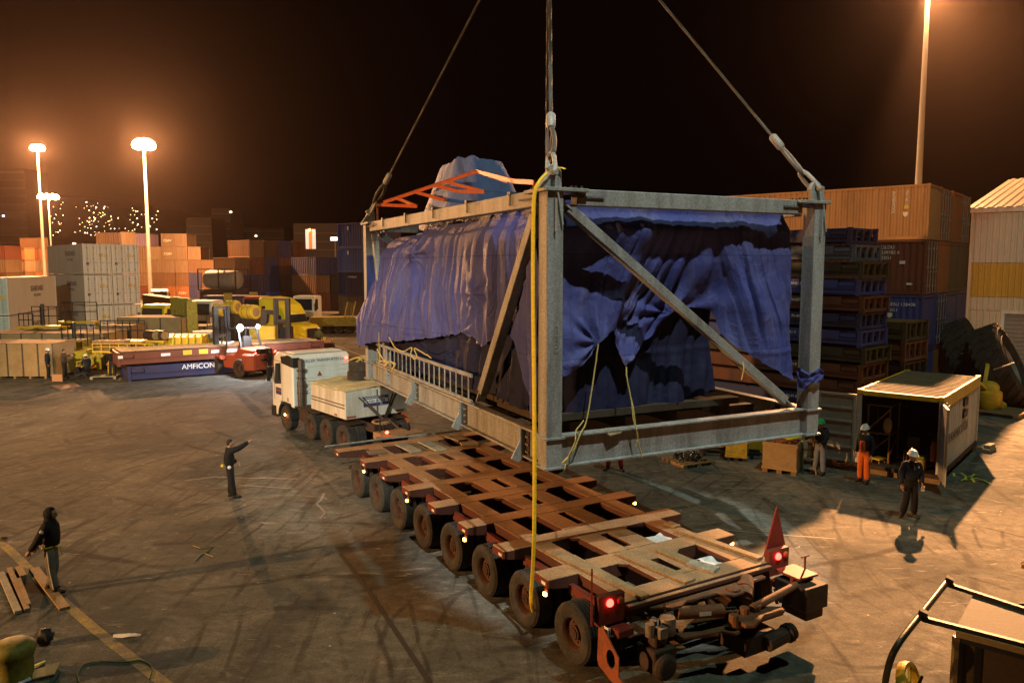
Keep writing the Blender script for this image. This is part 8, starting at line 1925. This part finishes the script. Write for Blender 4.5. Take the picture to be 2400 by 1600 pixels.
# ---------------------------------------------------------------- one mesh, one piece
_sp = {}
def split_pieces(o, key):
    me = o.data; tagk = (me.name, o.name.split('.')[0])
    if tagk not in _sp:
        n = len(me.vertices); par = list(range(n))
        def find(a):
            while par[a] != a: par[a] = par[par[a]]; a = par[a]
            return a
        for e in me.edges: par[find(e.vertices[0])] = find(e.vertices[1])
        cen = {}
        for v in me.vertices: cen.setdefault(find(v.index), []).append(v.co)
        kk = {r: key(sum(c, V((0,0,0)))/len(c), r) for r, c in cen.items()}; out = []
        for k in sorted(set(kk.values())):
            vs = [v.index for v in me.vertices if kk[find(v.index)] == k]; mp = {v: i for i, v in enumerate(vs)}
            ps = [p for p in me.polygons if p.vertices[0] in mp]
            m2 = bpy.data.meshes.new(me.name); m2.from_pydata([me.vertices[v].co[:] for v in vs], [], [[mp[v] for v in p.vertices] for p in ps])
            for q, p in zip(m2.polygons, ps): q.use_smooth = p.use_smooth; q.material_index = p.material_index
            if any(p.use_smooth for p in ps): m2.set_sharp_from_angle(angle=math.radians(40))
            for x in me.materials: m2.materials.append(x)
            out.append(m2)
        _sp[tagk] = out
    ms = _sp[tagk]
    if len(ms) < 2: return
    slots = [(sl.link, sl.material) for sl in o.material_slots]
    for k, m2 in enumerate(ms):
        q = o if k == 0 else o.copy()
        if k: COL.objects.link(q); q.parent = o.parent
        q.data = m2
        for i, (l, mm) in enumerate(slots):
            if l == 'OBJECT': q.material_slots[i].link = 'OBJECT'; q.material_slots[i].material = mm
SPLIT = dict(side_rail=lambda c, r: c.x > 0, side_channel=lambda c, r: c.x > 0, front_mudguard=lambda c, r: c.x > 0, end_plate=lambda c, r: c.x > 0,
             end_wall=lambda c, r: c.x > 3.0, corner_post=lambda c, r: r, timber_block=lambda c, r: r, uprights=lambda c, r: r, rim_rail=lambda c, r: r, battens=lambda c, r: r, tube_clamp=lambda c, r: r,
             hydraulic_cylinder=lambda c, r: c.x > 0.3, rear_mudguard=lambda c, r: r, lashing=lambda c, r: r)
for o in list(SC.objects):
    k = o.name.split('.')[0]
    if o.type == 'MESH' and o.parent is not None and k in SPLIT: split_pieces(o, SPLIT[k])
# ================================================================ night haze
HZ = bpy.data.materials.new('night haze'); HZ.use_nodes = True; nt = HZ.node_tree; nt.nodes.remove(nt.nodes['Principled BSDF'])
pv = nt.nodes.new('ShaderNodeVolumePrincipled'); pv.inputs['Color'].default_value = (0.95, 0.68, 0.56, 1); pv.inputs['Density'].default_value = 0.000047; pv.inputs['Anisotropy'].default_value = 0.87
nt.links.new(pv.outputs[0], nt.nodes['Material Output'].inputs['Volume'])
tag(obj('haze', MB().box(-860, -60, -1, 860, 1060, 95), HZ), kind='stuff')
